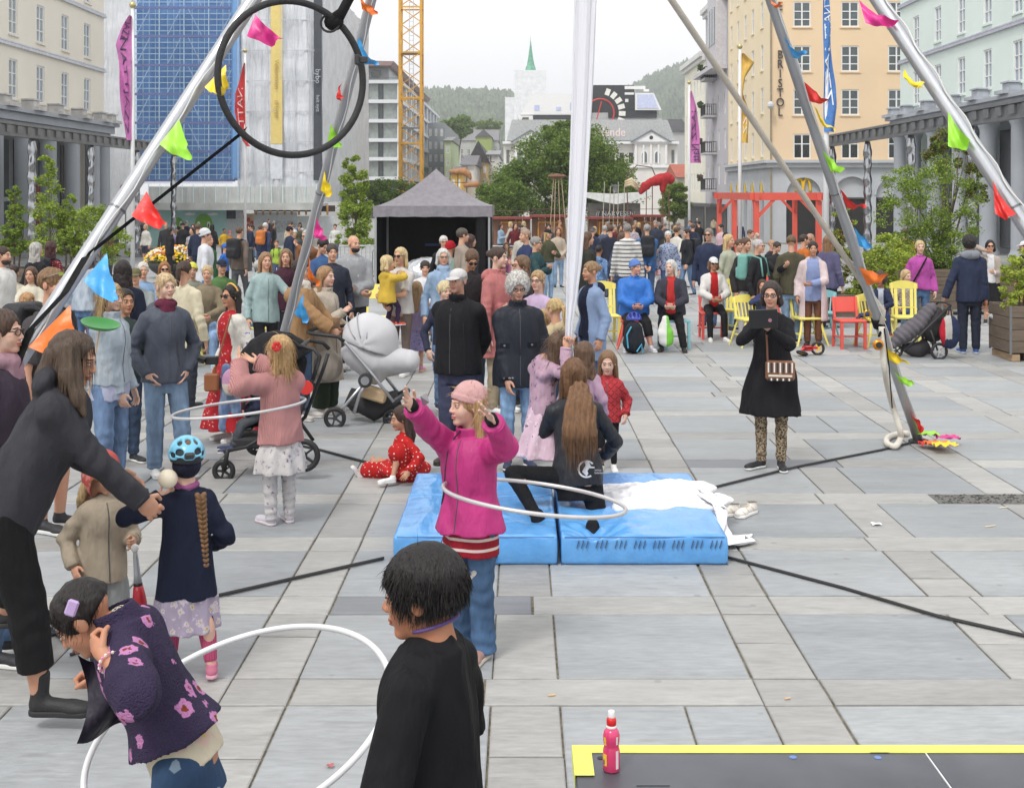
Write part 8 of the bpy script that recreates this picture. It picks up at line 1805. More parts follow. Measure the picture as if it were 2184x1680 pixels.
for k in 'lr':
 V,Q=surfnet(lambda P: chain(P,(J['h'+k],J['k'+k],J['a'+k]),np.array((.052,.04,.03))*J['h'])+.004*np.sin(P[:,2]*130+5*snoise(P,12))*(P[:,2]<.25),np.minimum(J['h'+k],J['a'+k])-.12,np.maximum(J['h'+k],J['k'+k])+.12,.01);mesh_obj('legging',V,Q,cloth((220,216,216),'floral',(205,200,204),(140,128,148)),J['root'],True)
m2=MB();q=loc(J,590,739,-.13)
for k in range(6): a=k*1.05;m2.sph(q+(.022*math.cos(a),0,.022*math.sin(a)),(.018,.01,.018),8)
m2.build('hair_bow',mat((216,40,40),.6),J['root'])
J=person('small girl in a red polka dot dress sitting on the paving',865,1028,h=1.02,Yd=10.75,z0=0.,yaw=-68,hy=-8,hp=8,lean=(4,0,0),pel=(0,0,.085),top=T((206,40,40),'dress_top','dots',(240,226,220),t=.02,hem=-.1,ps=1.2),bot=None,hairs=('girl',(74,52,42)),shoes=WS,fem=True,fl=('w',838,1018,-.25),fr=('w',772,1016,.1),kl=(.2,-.3,1),kr=(0,-.2,1),hl=('w',872,1005,-.25),hr=('w',900,1005,.1),bare_l=1,skin=(206,160,132),lodx=0,fpr=-55.,fyr=0.)
V,Q=surfnet(lambda P: np.minimum(np.minimum(smin(ell(P,J['P0']+(0,.0,.0),(.17,.2,.1)),chain(P,(J['hl'],J['kl']),(.1,.085)),.05),smax(smin(chain(P,(J['hr'],J['kr']*.4+J['ar']*.6),(.1,.075)),ell(P,J['P0'],(.2,.22,.085)),.05),.0-P[:,2],.005)),9)+.004*snoise(P,30),J['P0']-.5,J['P0']+.5,.011);mesh_obj('dress_skirt',V,Q,cloth((206,40,40),'dots',(240,226,220),scale=1.2),J['root'],True)
# ------------------------------------------------------------------ people in the middle ground, left
person('bearded man in a charcoal T-shirt with sunglasses pushed up on his head',108,1128,vt=572,yaw=72,top=T((82,78,80),'t_shirt',sl=.45,t=.018,hem=-.15),bot=B((126,126,130),'shorts',w=1.35,aw=1.3),hairs=('short+beardonly',(146,112,78)),bare_l=1,bare_a=1,shoes=BS,skin=(216,168,140))
g=MB();J=PEOPLE[-1]
for s in (1,-1):
 g.add([J['hx']([(s*x,y,z)])[0] for x,y,z in ((.012,-.098,.095),(.05,-.082,.092),(.052,-.09,.068),(.014,-.106,.07))],[(0,1,2,3)],1);g.tube([J['hx']([(s*.05,-.085,.085)])[0],J['hx']([(s*.09,-.02,.06)])[0],J['hx']([(s*.088,.03,.035)])[0]],.004,6,0)
g.build('sunglasses',[mat((30,28,30),.3),mat((150,160,70),.1,.4)],J['root'])
backpack(J,(58,58,62),'dark backpack worn by the charcoal T-shirt man')
J=person('woman with long blond hair in a light denim jacket',234,1042,vt=603,yaw=68,hp=6,top=T((176,190,202),'denim_jacket','denim',(204,212,220),hem=.02,t=.022,collar=1),under=T((196,200,226),'shirt',hem=-.2,t=.012),bot=JEANS((112,136,170),w=1.15,long=1),hairs=('long',(196,166,118)),fem=True,shoes=BS,hr=('w',262,862,-.05),skin=SK4);strands(J,700,.14,.5,.3,seed=11)
person('smiling dark haired woman half hidden behind the denim jacket woman',266,985,h=1.56,yaw=40,top=T((60,74,70)),bot=JEANS((70,86,110)),hairs=('bob',(40,30,30)),fem=True,skin=SK2)
person('woman with a long dark curly mane in a navy jumper, back turned',262,None,vt=555,h=1.7,yaw=-165,top=T((38,44,66),'jumper','knit',t=.024),bot=JEANS((58,66,90)),hairs=('wavyl',(44,34,32)),fem=True)
J=person('blond woman in a slate blue jacket and jeans with hands in pockets',352,1010,vt=583,yaw=32,hy=8,pose='pocket',top=T((86,92,106),'jacket',hood=1,collar=1,hem=-.12,t=.024,rough=.6),bot=JEANS((122,144,170),w=1.15,aw=1.25),hairs=('pony',(222,194,150)),fem=True,shoes=WS,scarf=cloth((112,46,70)),skin=SK4,fl=(.07,-.1,.042));strands(J,300,.06,.4,.4,seed=12)
ray_line(J,J['top'],[(372,690),(378,730),(383,780),(383,822)],'zip',.004,mat((58,52,66),.5))
J=person('woman in a red floral dress and white crochet cardigan with sunglasses',495,938,vt=607,yaw=-46,hy=8,top=T((236,232,222),'crochet_cardigan','floral',(238,236,228),(150,110,190),hem=-.02,t=.026,open=.085,loose=1.0,ps=.45),under=T((188,42,50),'dress_top','floral',(196,52,58),(236,206,200),hem=-.1,t=.012,sl=0),bot=B((188,42,50),'skirt','floral',(196,52,58),(236,206,200),len=.84,flare=.15,fold=.12),hairs=('vlong',(40,32,32)),glasses='sun',fem=True,shoes=WS,skin=SK2,bare_l=1)
m2=MB();m2.tube([J['hx']([(.092*math.cos(a),.03-.03*math.sin(a),.034+.098*math.sin(a))])[0] for a in np.linspace(.2,2.94,14)],.009,6);m2.build('rainbow_headband',mat((236,180,90),.6),J['root'])
r=empty('camera',wor(J,loc(J,452,768,-.3)),0,'black camera with lens hanging from the red dress woman','camera');m2=MB();m2.box((0,0,0),(.12,.06,.08),bev=.01);m2.build('camera_body',mat((36,36,38),.5),r);m2=MB();m2.lathe((-.06,-.03,0),[(.036,0),(.036,.07),(.03,.09)],16,R=rotm(ry=-1.2));m2.build('lens',mat((28,28,30),.3),r)
r=empty('shoulder_bag',wor(J,loc(J,452,815,-.3)),0,'brown leather shoulder bag of the red dress woman','bag');m2=MB();m2.box((0,0,0),(.14,.08,.17),bev=.015);m2.build('pouch',mat((150,92,56),.6),r);m2=MB();m2.tube([np.array((.02,0,.08)),(wor(J,loc(J,490,680,-.22))-wor(J,loc(J,452,815,-.3))),(wor(J,J['P1'])-wor(J,loc(J,452,815,-.3)))*.96],.01,6);m2.build('strap',mat((140,84,52),.6),r)
r=empty('child_backpack',wor(J,loc(J,492,815,-.32)),0,'pink unicorn child backpack held by the red dress woman','backpack');V,Q=surfnet(lambda P: ell(P,(0,0,0),(.085,.055,.13))+.003*snoise(P,30),(-.12,-.1,-.16),(.12,.1,.16),.009);mesh_obj('bag',V,Q,[cloth((214,162,196)),cloth((236,222,206))],r,True,(V[Q].mean(1)[:,2]<-.01).astype(int));m2=MB();m2.tube([(0,0,.12),(.01,0,.2),(.03,0,.12)],.008,6);m2.build('handle',cloth((206,140,180)),r)
o=mesh_obj('draped_clothes',*surfnet(lambda P: smin(chain(P,((0,0,.2),(-.02,0,-.35)),(.05,.06)),chain(P,((.08,.02,.15),(.09,.02,-.22)),(.05,.05)),.02)+.008*snoise(P,22),(-.2,-.15,-.5),(.25,.15,.35),.011),cloth((112,136,180),'denim'),None,True);o.location=wor(J,loc(J,483,830,-.24));prop(o,'blue denim clothes draped over the red dress woman\'s arm','clothes')
person('toddler in navy clothes sitting in the black pushchair',560,938,h=.95,Yd=10.95,z0=0.06,pose='sit',seat=.42,yaw=-75,top=T((44,50,74),hem=-.05,t=.02),bot=B((88,92,98)),hairs=('short',(150,110,80)),shoes=((52,62,92),(226,216,210)),fl=(.06,-.26,.2),fr=(-.06,-.26,.2),hl=(.05,-.14,.5),hr=(-.05,-.14,.5))
J=person('man in a tan shearling coat pushing the grey pushchair',640,893,vt=553,yaw=72,hp=8,top=T((178,140,100),'shearling_coat',hem=-.2,t=.035,loose=1.15,collar=1),under=T((236,234,230),'shirt',hem=-.05),bot=JEANS((100,124,158)),hairs=('short',(58,42,34)),shoes=((206,200,194),(226,222,218)),hr=('w',712,706,-.2),hl=('w',726,702,.2),tl='grip',tr='grip',scarf=cloth((232,224,212)))
J=person('woman in a belted beige trench coat holding her hand to her mouth',693,878,vt=568,yaw=64,top=T((208,196,180),'trench_coat',hem=-.85,t=.024,flare=.05,collar=1,hood=1,waist=.8),bot=B((54,66,52),w=1.6,aw=2.0),hairs=('long',(178,138,96)),fem=True,shoes=((214,206,194),(226,220,210)),hr=('w',733,664,-.2),hl=('w',745,704,.15),er=(-.4,.2,-1),tr='hold',tl='hold',skin=SK4)
m2=MB();m2.tube([J['P0']+J['uu']*J['Lt']*.33+J['ux']*.165*math.cos(a)+J['uf']*.135*math.sin(a) for a in np.linspace(0,6.283,28)[:-1]],.02,6,closed=True);m2.build('belt',cloth((196,182,164)),J['root'])
o=mesh_obj('shoulder_bag',*surfnet(lambda P: ell(P,(0,0,0),(.16,.09,.17))+.006*snoise(P,18),(-.22,-.14,-.22),(.22,.14,.22),.012),cloth((190,180,168),rough=.5),None,True);o.location=at(700,780,gy(878)-.32);prop(o,'slouchy beige bag hanging at the trench coat woman\'s hip','bag')
m2=MB();m2.lathe((0,0,0),[(.03,0),(.04,.09),(.042,.1)],14);m2.lathe((0,0,.101),[(.043,0),(.04,.015),(.03,.02)],14);o=m2.build('paper_cup',[mat((150,120,92),.7)],None,True);o.location=at(718,700,13.3);prop(o,'takeaway paper cup standing on the pushchair handle','cup')
J=person('bald bearded man in a light grey hoodie with folded hands',753,784,vt=502,yaw=20,hy=22,top=T((172,174,178),'hoodie',hood=1,hem=-.12,t=.028),bot=B((54,54,58)),hairs=('beardonly',(50,38,34)),shoes=WS,hl=(-.02,-.14,.60),hr=(.03,-.15,.575),el=(1,.2,-.6),er=(-1,.2,-.6),tl='hold',tr='hold',fat=.015)
for s in (-1,1): ray_line(J,J['top'],[(752+10*s,553),(752+12*s,590)],'drawstring',.005,mat((226,226,228),.7))
J=person('blond woman in sunglasses and white T-shirt carrying a toddler',855,800,vt=528,yaw=-26,hroll=0,top=T((228,222,216),'t_shirt',sl=.45,hem=-.05,t=.014),bot=B((128,112,104),'leggings'),hairs=('shoulder',(222,196,146)),glasses='sun',fem=True,shoes=WS,hr=(-.05,-.16,.56),hl=(-.04,-.17,.62),el=(1,0,-.4),er=(-1,0,-.5),bare_a=1,tl='hold',tr='hold')
person('toddler in a mustard yellow coat held in the blond woman\'s arms',826,None,h=.98,Yd=16.55,z0=.63,yaw=140,hy=-30,top=T((226,190,76),'rain_coat',hem=-.35,t=.025,flare=.03,hood=1),bot=B((74,54,86)),hairs=('bob',(226,200,150)),shoes=((236,88,60),(236,232,230)),hl=(.1,-.2,.72),hr=(-.1,-.18,.75),fl=(.1,-.1,.1),fr=(-.06,-.12,.1))
person('girl with long fair hair in a purple dotted skirt and leopard leggings',888,792,vt=600,yaw=175,top=T((190,170,206),'jumper'),bot=B((176,164,208),'skirt','floral',(160,146,196),(110,96,130),len=.5,flare=.07),hairs=('vlong',(178,142,100)),shoes=((226,150,190),(240,210,120)),fem=True,bare_l=1)
J=person('white haired woman in a pale denim jacket and blue scarf with glasses',945,800,vt=530,yaw=12,top=T((150,178,210),'denim_jacket','denim',(176,198,222),hem=-.2,t=.022),bot=JEANS((112,140,176)),hairs=('bob',WHT),glasses='clear',fem=True,scarf=cloth((168,192,222)),shoes=WS)
J=person('elderly man in a black fleece and light cap with hands behind his back',978,986,vt=571,yaw=-22,hy=-4,pose='back',top=T((34,34,38),'fleece_jacket',hem=-.13,t=.028,collar=1,waist=.2),bot=B((74,78,104),w=1.3,aw=1.35),hats=('cap',(222,220,218)),hairs=('old',(196,194,192)),shoes=((62,52,48),(48,44,42)),skin=(214,166,142),fat=.025)
ray_line(J,J['top'],[(988,690),(990,740),(990,790),(988,830)],'zip',.0035,mat((22,22,24),.5))
J=person('woman with white curly hair and glasses in a navy field jacket',1104,994,vt=584,yaw=8,hp=14,top=T((36,40,52),'field_jacket',hem=-.24,t=.026,collar=1,rough=.6,waist=.3),bot=JEANS((130,160,194),w=.95),hairs=('curly',(226,222,216)),glasses='clear',fem=True,shoes=((48,56,84),(226,226,226)),hl=(.15,-.06,.48),skin=(220,174,150),fat=.02,hr=('w',1082,812,-.15))
strands(J,1400,.022,.1,.9,seed=14,wid=.003)
ray_line(J,J['top'],[(1108,700),(1110,760),(1108,830)],'zip',.003,mat((24,26,34),.5))
for u,v in ((1076,738),(1135,736),(1075,808)): ray_patch(J,J['top'],u,v,[(-10,-5),(10,-5),(10,6),(-10,6)],[(0,1,2,3)],1.,'pocket_flap',cloth((30,33,44)),off=.008);ray_patch(J,J['top'],u,v-1,[(2.4*math.cos(a),2.4*math.sin(a)) for a in np.linspace(0,6.283,10)[:-1]],[tuple(range(9))],1.,'button',mat((150,152,156),.3,.6),off=.012)
V,Fc=text_mesh('det fri',5,0);ray_patch(J,J['top'],1090,806,V[:,:2]+(0,0),Fc,1.,'jacket_lettering',WLOGO)
J=person('woman in a dusty pink raincoat looking to the right',1060,880,vt=527,yaw=58,hy=8,top=T((198,122,120),'raincoat',hem=-.46,t=.026,flare=.03,hood=1,collar=1,rough=.6),bot=B((182,166,140),w=1.05),hairs=('bun',(78,58,48)),fem=True,shoes=WS,hl=('w',1075,660,-.25),tl='hold',er=(-1,0,0),skin=SK4)
J=person('woman with brown hair and glasses behind the curly haired woman',1114,862,vt=545,yaw=-66,top=T((70,66,70)),bot=JEANS((80,90,110)),hairs=('wavy',(128,98,74)),glasses='clear',fem=True)
person('girl with glasses in a pale lilac T-shirt',1148,880,vt=577,yaw=-24,top=T((212,188,220),'t_shirt',sl=.45),bot=JEANS((130,150,180)),hairs=('pony',(196,160,116)),glasses='clear',fem=True,bare_a=1,skin=SK4)
person('blond child peeking out behind the black fleece man',948,872,vt=600,yaw=28,top=T((62,66,88)),bot=JEANS(),hairs=('fringe',(232,212,166)),skin=SK4)
person('woman with a top bun and sunglasses looking down',1006,852,vt=533,yaw=15,hp=30,top=T((48,42,44)),bot=JEANS((60,70,90)),hairs=('bun',(112,82,60)),glasses='sun',fem=True,skin=SK2)
person('person with short dark hair in a white jacket sitting on the yellow chair',906,732,h=1.55,pose='sit',yaw=8,top=T((236,236,240),t=.024),bot=B((60,62,70)),hairs=('fringe',(58,42,36)),shoes=WS)
person('girl with a fair ponytail in a sand coloured jacket by the silk',1184,932,vt=637,yaw=-128,top=T((216,196,158),'jacket',hood=1),bot=JEANS((96,120,150)),hairs=('pony',(216,184,128)),fem=True)
person('small blond boy in an olive top beside the sand jacket girl',1160,925,vt=662,yaw=-40,hp=14,top=T((150,150,112)),bot=JEANS(),hairs=('fringe',(206,172,116)),skin=SK2)
J=person('woman in a navy hoodie and pale blue coat behind the silk',1262,862,vt=558,yaw=-62,top=T((150,172,208),'coat',hem=-.55,t=.03,open=.07,collar=1),under=T((34,40,62),'hoodie',hood=1,hem=-.1,t=.016),bot=JEANS((80,96,130)),hairs=('bun',(166,132,96)),fem=True,shoes=WS,skin=SK2)
# ------------------------------------------------------------------ woman with the tablet
J=person('woman in a long black cardigan and leopard trousers filming with a tablet',1645,998,vt=600,yaw=-14,hy=-4,hp=6,top=T((36,36,40),'long_cardigan',hem=-.62,t=.018,flare=.075,fold=.09,waist=.6),under=T((214,208,202),'shirt',hem=.1,t=.01),bot=B((188,168,140),'trousers','leopard',(50,40,34),w=.88),hairs=('bob',(70,60,56)),glasses='clear',fem=True,shoes=BS,hl=('w',1640,702,-.34),hr=('w',1618,694,-.34),el=(.9,.1,-1),er=(-.9,.1,-1),tl='hold',tr='hold',skin=(226,182,158),fyr=-40.)
r=empty('tablet',wor(J,loc(J,1628,680,-.46)),math.radians(-8),'black tablet in a case held up by the woman in leopard trousers','tablet');m2=MB();m2.box((0,0,0),(.24,.014,.17),rotm(rx=.25,ry=-.05),bev=.004);m2.build('case',mat((30,30,32),.5),r);m2=MB();m2.lathe((.055,-.012,-.01),[(.016,-.004),(.016,.004)],14,R=rotm(rx=math.pi/2));m2.build('round_sticker',mat((160,110,122),.5),r)
r=empty('striped_handbag',wor(J,loc(J,1664,790,-.27)),math.radians(-10),'brown handbag with black and white striped flap on the tablet woman','bag');m2=MB();m2.box((0,0,0),(.25,.08,.17),bev=.02);m2.build('body',mat((132,88,60),.5),r)
for k in range(9): m2=MB();m2.box((-.1+.025*k,-.045,.03),(.0125,.006,.085));m2.build('stripe',mat((230,226,218) if k%2==0 else (44,46,56),.6),r)
for k in range(9): m2=MB();m2.box((-.1+.025*k,-.043,-.072),(.0125,.006,.02));m2.build('stripe',mat((230,226,218) if k%2 else (44,46,56),.6),r)
m2=MB();m2.box((0,-.044,-.04),(.2,.005,.016));m2.build('light_band',mat((222,214,200),.6),r);m2=MB();m2.box((0,-.052,-.022),(.02,.006,.014),bev=.003);m2.build('clasp',mat((210,180,120),.3,.7),r)
o_=wor(J,loc(J,1664,790,-.27));Rb=rotm(rz=math.radians(10));m2=MB();P=[loc(J,1637,768,-.24),loc(J,1636,735,-.24),loc(J,1634,700,-.22),loc(J,1646,672,-.14)];m2.tube([Rb @ (wor(J,p)-o_) for p in P],.009,6);m2.build('strap',mat((150,96,70),.5),r)
# ------------------------------------------------------------------ seated row and right-hand group
J=person('person in a bright blue jacket and beanie sitting with a backpack at the feet',1352,742,h=1.64,pose='sit',yaw=4,hy=38,hats=('beanie',(104,142,212)),hairs=('short',(150,120,90)),top=T((54,124,214),'jacket',t=.03,collar=1,hem=-.1,rough=.55),bot=B((38,38,42),w=1.25,cut=.45),bare_l=1,shoes=((206,206,212),(226,226,228)),fat=.05,skin=(222,170,150),fl=(.12,-.27,.042),fr=(-.12,-.27,.042))
r=empty('hiking_backpack',gp(1352,754),0,'black and turquoise hiking backpack on the ground before the blue jacket person','backpack');V,Q=surfnet(lambda P: chain(P*np.array((1,1.2,1),np.float32),((0,0,.17),(0,0,.36)),(.17,.13))+.005*snoise(P,22),(-.22,-.2,0),(.22,.2,.55),.014);mesh_obj('bag',V,Q,cloth((40,44,52)),r,True);m2=MB();m2.tube([(-.1,-.15,.1),(-.12,-.16,.3),(-.05,-.13,.42)],.012,6);m2.tube([(.03,-.16,.05),(.1,-.16,.16),(.12,-.12,.02)],.012,6);m2.build('turquoise_strap',mat((70,170,206),.6),r)
o=mesh_obj('cycle_helmet',*surfnet(lambda P: smax(np.maximum(ell(P,(0,0,0),(.12,.15,.12)),-P[:,2]),-np.minimum(np.minimum(ell(P,(0,-.09,.09),(.02,.08,.05)),ell(P,(.06,-.08,.08),(.016,.08,.045))),ell(P,(-.06,-.08,.08),(.016,.08,.045))),.006),(-.15,-.18,-.01),(.15,.18,.14),.009),mat((56,70,160),.3,var=.4,nscale=9),None,True);o.location=gp(1352,752)+(0,0,.5);prop(o,'blue and grey cycle helmet on top of the hiking backpack','helmet')
J=person('white haired woman in a dark jacket and red top sitting with a carrier bag',1432,742,h=1.64,pose='sit',yaw=-10,hy=-22,hairs=('shoulder',(232,228,220)),top=T((66,66,78),'jacket',t=.024,hem=-.08,open=.045),under=T((206,60,58),'top',hem=-.05,t=.01),bot=B((34,34,37),w=1.1),shoes=BB,fem=True,fat=.03,skin=SK4,fl=(.13,-.26,.042),scarf=None)
o=mesh_obj('carrier_bag',*surfnet(lambda P: chain(P*np.array((1,1.6,1),np.float32),((0,0,.42),(0,0,.2),(.02,0,.1)),(.05,.12,.11))+.012*snoise(P,20),(-.2,-.15,-.05),(.2,.15,.55),.013),[mat((226,226,222),.45),mat((120,200,60),.45)],None,True);o.location=gp(1418,752)+(0,-.05,.1);cc=[p.center.x>.02 for p in o.data.polygons];o.data.polygons.foreach_set('material_index',np.array(cc,np.int32));prop(o,'white and green plastic carrier bag hanging from the seated woman\'s hands','bag')
J=person('woman in a white jacket, white cap and sunglasses sitting on the red chair',1520,722,h=1.62,pose='sit',yaw=3,hats=('cap',(240,240,240)),hairs=('bob',(150,116,84)),glasses='sun',top=T((238,234,230),'jacket',t=.03,hem=-.1,open=.05),under=T((206,44,44),'blouse',hem=-.05,t=.012),bot=B((36,36,40),w=.95),shoes=WS,fem=True,skin=SK2)
J=person('curly haired boy in a navy jacket sitting with a foot on the red chair',1878,736,h=1.2,pose='sit',yaw=-14,hy=-18,top=T((48,56,84),t=.022,open=.04),under=T((196,204,216),'shirt',hem=0,t=.012),bot=B((62,74,116)),hairs=('afro',(80,60,48)),shoes=((66,44,56),(226,110,80)),skin=SK3,fr=(-.28,-.2,.4),fl=(.1,-.22,.2))
person('little girl covering her face on the yellow spindle chair',1626,736,h=1.02,pose='sit',yaw=-8,top=T((62,72,112)),bot=B((70,66,90)),hairs=('girl',(84,60,48)),hl=(.05,-.14,.72),hr=(-.05,-.14,.72),fem=True,skin=SK2)
J=person('woman in a pale pink coat and blue cable knit sweater eating',1734,736,vt=515,yaw=-12,hy=4,top=T((232,212,212),'coat',hem=-.78,t=.026,open=.075,flare=.03,collar=1,hood=1),under=T((160,176,222),'sweater','knit',hem=-.22,t=.02,ps=.7),bot=B((122,80,60),w=1.05),hairs=('tight',(48,38,36)),fem=True,shoes=BB,hl=(-.02,-.16,.6),el=(1,0,-.6),tl='hold',skin=SK2,fat=.01)
person('woman with long brown hair in a slate jacket behind the pink coat woman',1766,None,vt=500,h=1.68,Yd=22.6,yaw=140,top=T((104,102,136),t=.024,hem=-.2),bot=B((52,52,60)),hairs=('vlong',(150,112,80)),fem=True)
J=person('blond woman in a magenta wool jacket with a black shoulder strap',1962,716,vt=513,yaw=-6,top=T((200,92,180),'wool_jacket',hem=-.05,t=.026,collar=1),under=T((236,236,236),'shirt',t=.008),bot=JEANS((84,112,150)),hairs=('pony',(222,192,142)),fem=True,shoes=WS,skin=SK4)
m2=MB();m2.tube(crossbody(J,None,1),.014,6);m2.build('shoulder_strap',BLKW,J['root'])
person('blond girl in a beige quilted jacket leaning on the magenta jacket woman',1932,722,vt=575,yaw=24,hp=6,top=T((206,194,180),'quilted_jacket','quilt',t=.024),bot=JEANS(),hairs=('bob',(216,186,136)),fem=True,skin=SK4)
J=person('man in a navy jacket with grey hood seen from behind holding a toddler\'s hand',2068,754,vt=503,yaw=172,top=T((52,60,86),'jacket',t=.026,hem=-.18,waist=.3),bot=B((52,58,74),w=1.1),hairs=('afro',(38,32,32)),hscale=.92,shoes=((62,96,170),(196,206,226)),hl=('w',2014,640,.02),hr=('w',2104,655,-.1),tl='hold',tr='hold',skin=SK3)
V,Q=surfnet(lambda P: ell(P,J['P1']-J['uf']*.075-J['uu']*.02,(.15,.07,.075))+.006*snoise(P,25),J['P1']-.25,J['P1']+.25,.014);mesh_obj('hood',V,Q,cloth((150,154,164)),J['root'],True)
person('toddler in a pale patterned top and green trousers reaching up',2152,758,vt=640,yaw=160,top=T((216,220,222),'top','floral',(200,206,210),(120,130,140),t=.02,ps=.8),bot=B((150,160,104),w=1.5),hairs=('short',(140,100,70)),hl=('w',2112,672,.0),shoes=BB)
person('woman in sunglasses, tweed jacket and black skirt by the right planter',2112,690,vt=512,yaw=-14,top=T((196,182,170),'tweed_jacket','floral',(180,164,152),(214,204,196),hem=-.1,open=.04,ps=2.),under=T((240,240,242),'blouse',t=.01),bot=B((34,34,37),'skirt',len=.55,flare=.06),hairs=('bob',(34,28,30)),glasses='sun',fem=True,bare_l=1,shoes=BS,hr=(-.07,-.08,.88),hl=(.02,-.16,.62),tl='hold')
person('person in a white cap and dark jacket at the right edge',2186,688,vt=513,yaw=-80,hats=('cap',(240,240,240)),hairs=('short',DBR),top=T((46,46,52)),bot=B((232,226,90),w=1.2),skin=SK2)
# ------------------------------------------------------------------ the crowd farther back
def crowd(rows,group):
 for label,u,vt,h,yaw,pose,tc,bc,hs_,hc_,kw in rows:
  kw=dict(kw);top=T(tc,kw.pop('tn','jacket'),kw.pop('tk','plain'),kw.pop('tk2',None),kw.pop('tk3',None),sl=kw.pop('sl',1.),hem=kw.pop('hem',-.1),t=kw.pop('t',.02),hood=kw.pop('hood',0),ps=kw.pop('ps',1.));bp=kw.pop('bp',None);bpl=kw.pop('bpl',None)
  bot=kw.pop('bot',None) or (B(bc) if bc[2]<=bc[0]+24 else JEANS(bc));J=person(label,u,kw.pop('v',None),vt=vt,h=h,yaw=yaw,pose=pose,top=top,bot=bot,hairs=(hs_,hc_) if hs_ else None,group=group,**kw)
  if bp: backpack(J,bp,bpl)
NV,BK_,WH_,DG=(48,56,80),(42,42,46),(232,230,226),(92,94,98);JB,JL,JD=(96,124,164),(146,172,204),(64,78,108)
L_=[
 ('balding bearded man in a white polo shirt at the left edge',4,525,1.76,78,'down',WH_,(120,116,108),'crop+beardonly',(70,50,42),dict(sl=.45,bare_a=1,tn='polo_shirt')),
 ('woman with long grey hair in a black coat, back turned',76,517,1.68,150,'down',BK_,BK_,'wavyl',(196,192,186),dict(fem=True,hem=-.5)),
 ('woman with dark red hair in a maroon dotted dress',108,515,1.66,160,'down',(128,44,52),(120,40,48),'long',(74,36,36),dict(fem=True,tk='dots',tk2=(226,200,190),ps=1.1,bp=(40,44,54),bpl='black backpack with tan strap on the maroon dress woman',bot=B((128,44,52),'skirt','dots',(226,200,190),len=.7,flare=.06))),
 ('woman with long brown hair in a cream sweater sitting at the left',70,580,1.6,0,'sit',(236,228,208),(60,70,90),'long',BRN_,dict(v=770,h=None) if False else dict(v=768,fem=True)),
 ('person in a cream fleece sitting at the far left',30,590,1.6,10,'sit',(232,222,200),(70,66,64),'short',DBR,dict(v=760)),
 ('small child in a purple jacket at the left',58,600,1.0,70,'chest',(116,52,166),(70,66,110),'curly',(196,150,104),dict(v=778)),
 ('woman with a big brown curly ponytail in denim and white, back turned',182,528,1.66,172,'down',(180,196,214),JB,'wavyl',(112,76,52),dict(fem=True,tk='denim',tk2=(214,222,230))),
 ('woman in sunglasses behind the left flagpole base',152,566,1.6,10,'sit',(226,222,214),DG,'long',DBR,dict(v=758,fem=True,glasses='sun')),
 ('man in an olive cap and grey sweater sitting with folded arms',290,600,1.74,12,'sit',(164,172,172),DG,'short',BRN_,dict(v=800,hats=('cap',(120,116,84)))),
 ('elderly man with white hair in a light blue shirt sitting',304,570,1.74,22,'sit',(148,178,214),(110,104,98),'old',(228,224,216),dict(v=772)),
 ('woman with red hair and sunglasses behind the slate jacket woman',350,560,1.62,20,'sit',(150,120,100),DG,'bob',(170,116,70),dict(v=748,glasses='sun',fem=True)),
 ('woman in a cream jacket with a dark curly ponytail, back turned',392,557,1.66,165,'down',(238,228,198),(60,64,76),'pony',(76,56,46),dict(fem=True,hem=-.25)),
 ('woman in a yellow headband sitting behind the cream jacket',410,572,1.6,15,'sit',(150,150,136),DG,'short',GRY,dict(v=750,hats=('beanie',(230,226,96)),fem=True)),
 ('smiling blond woman in a khaki shirt sitting',444,573,1.66,6,'sit',(150,136,112),(140,168,206),'pony',(214,186,140),dict(v=774,fem=True,shoes=((150,180,196),(206,216,220)))),
 ('man in a navy flat cap and glasses sitting',470,566,1.72,30,'sit',(92,128,76),DG,'old',(190,186,180),dict(v=752,hats=('cap',(46,52,72)),glasses='clear')),
 ('grey haired man in a navy quilted jacket sitting, turned away',545,562,1.72,130,'sit',(52,60,86),JB,'old',(196,192,188),dict(v=760,tk='puff',t=.03)),
 ('young woman in a mint jacket pointing to the right',566,538,1.64,28,'down',(172,196,196),BK_,'long',LBR,dict(fem=True,hood=1,hl=(.12,-.22,.68),tl='point',hem=-.2)),
 ('smiling woman with wavy brown hair in a maroon cardigan',610,531,1.64,6,'down',(74,40,56),(50,50,62),'shoulder',(150,116,84),dict(fem=True)),
 ('dark haired man in a blue jumper looking at his phone',688,508,1.76,40,'phone',(70,104,152),DG,'short',BL,dict(hp=20)),
 ('man with grey dark hair in a navy jacket behind the grey hoodie',708,520,1.74,18,'down',(56,60,76),DG,'short',(70,62,58),dict()),
 ('child with hair clips half hidden behind the shearling coat man',672,590,1.36,160,'down',(226,220,212),JB,'pony',(90,66,50),dict(fem=True)),
 ('older man in sunglasses and a brown suede jacket drinking',655,490,1.78,-30,'chest',(142,92,58),DG,'old',(206,200,192),dict(glasses='sun',hl=(.0,-.14,.84))),
]
crowd(L_,'spectators at the left')
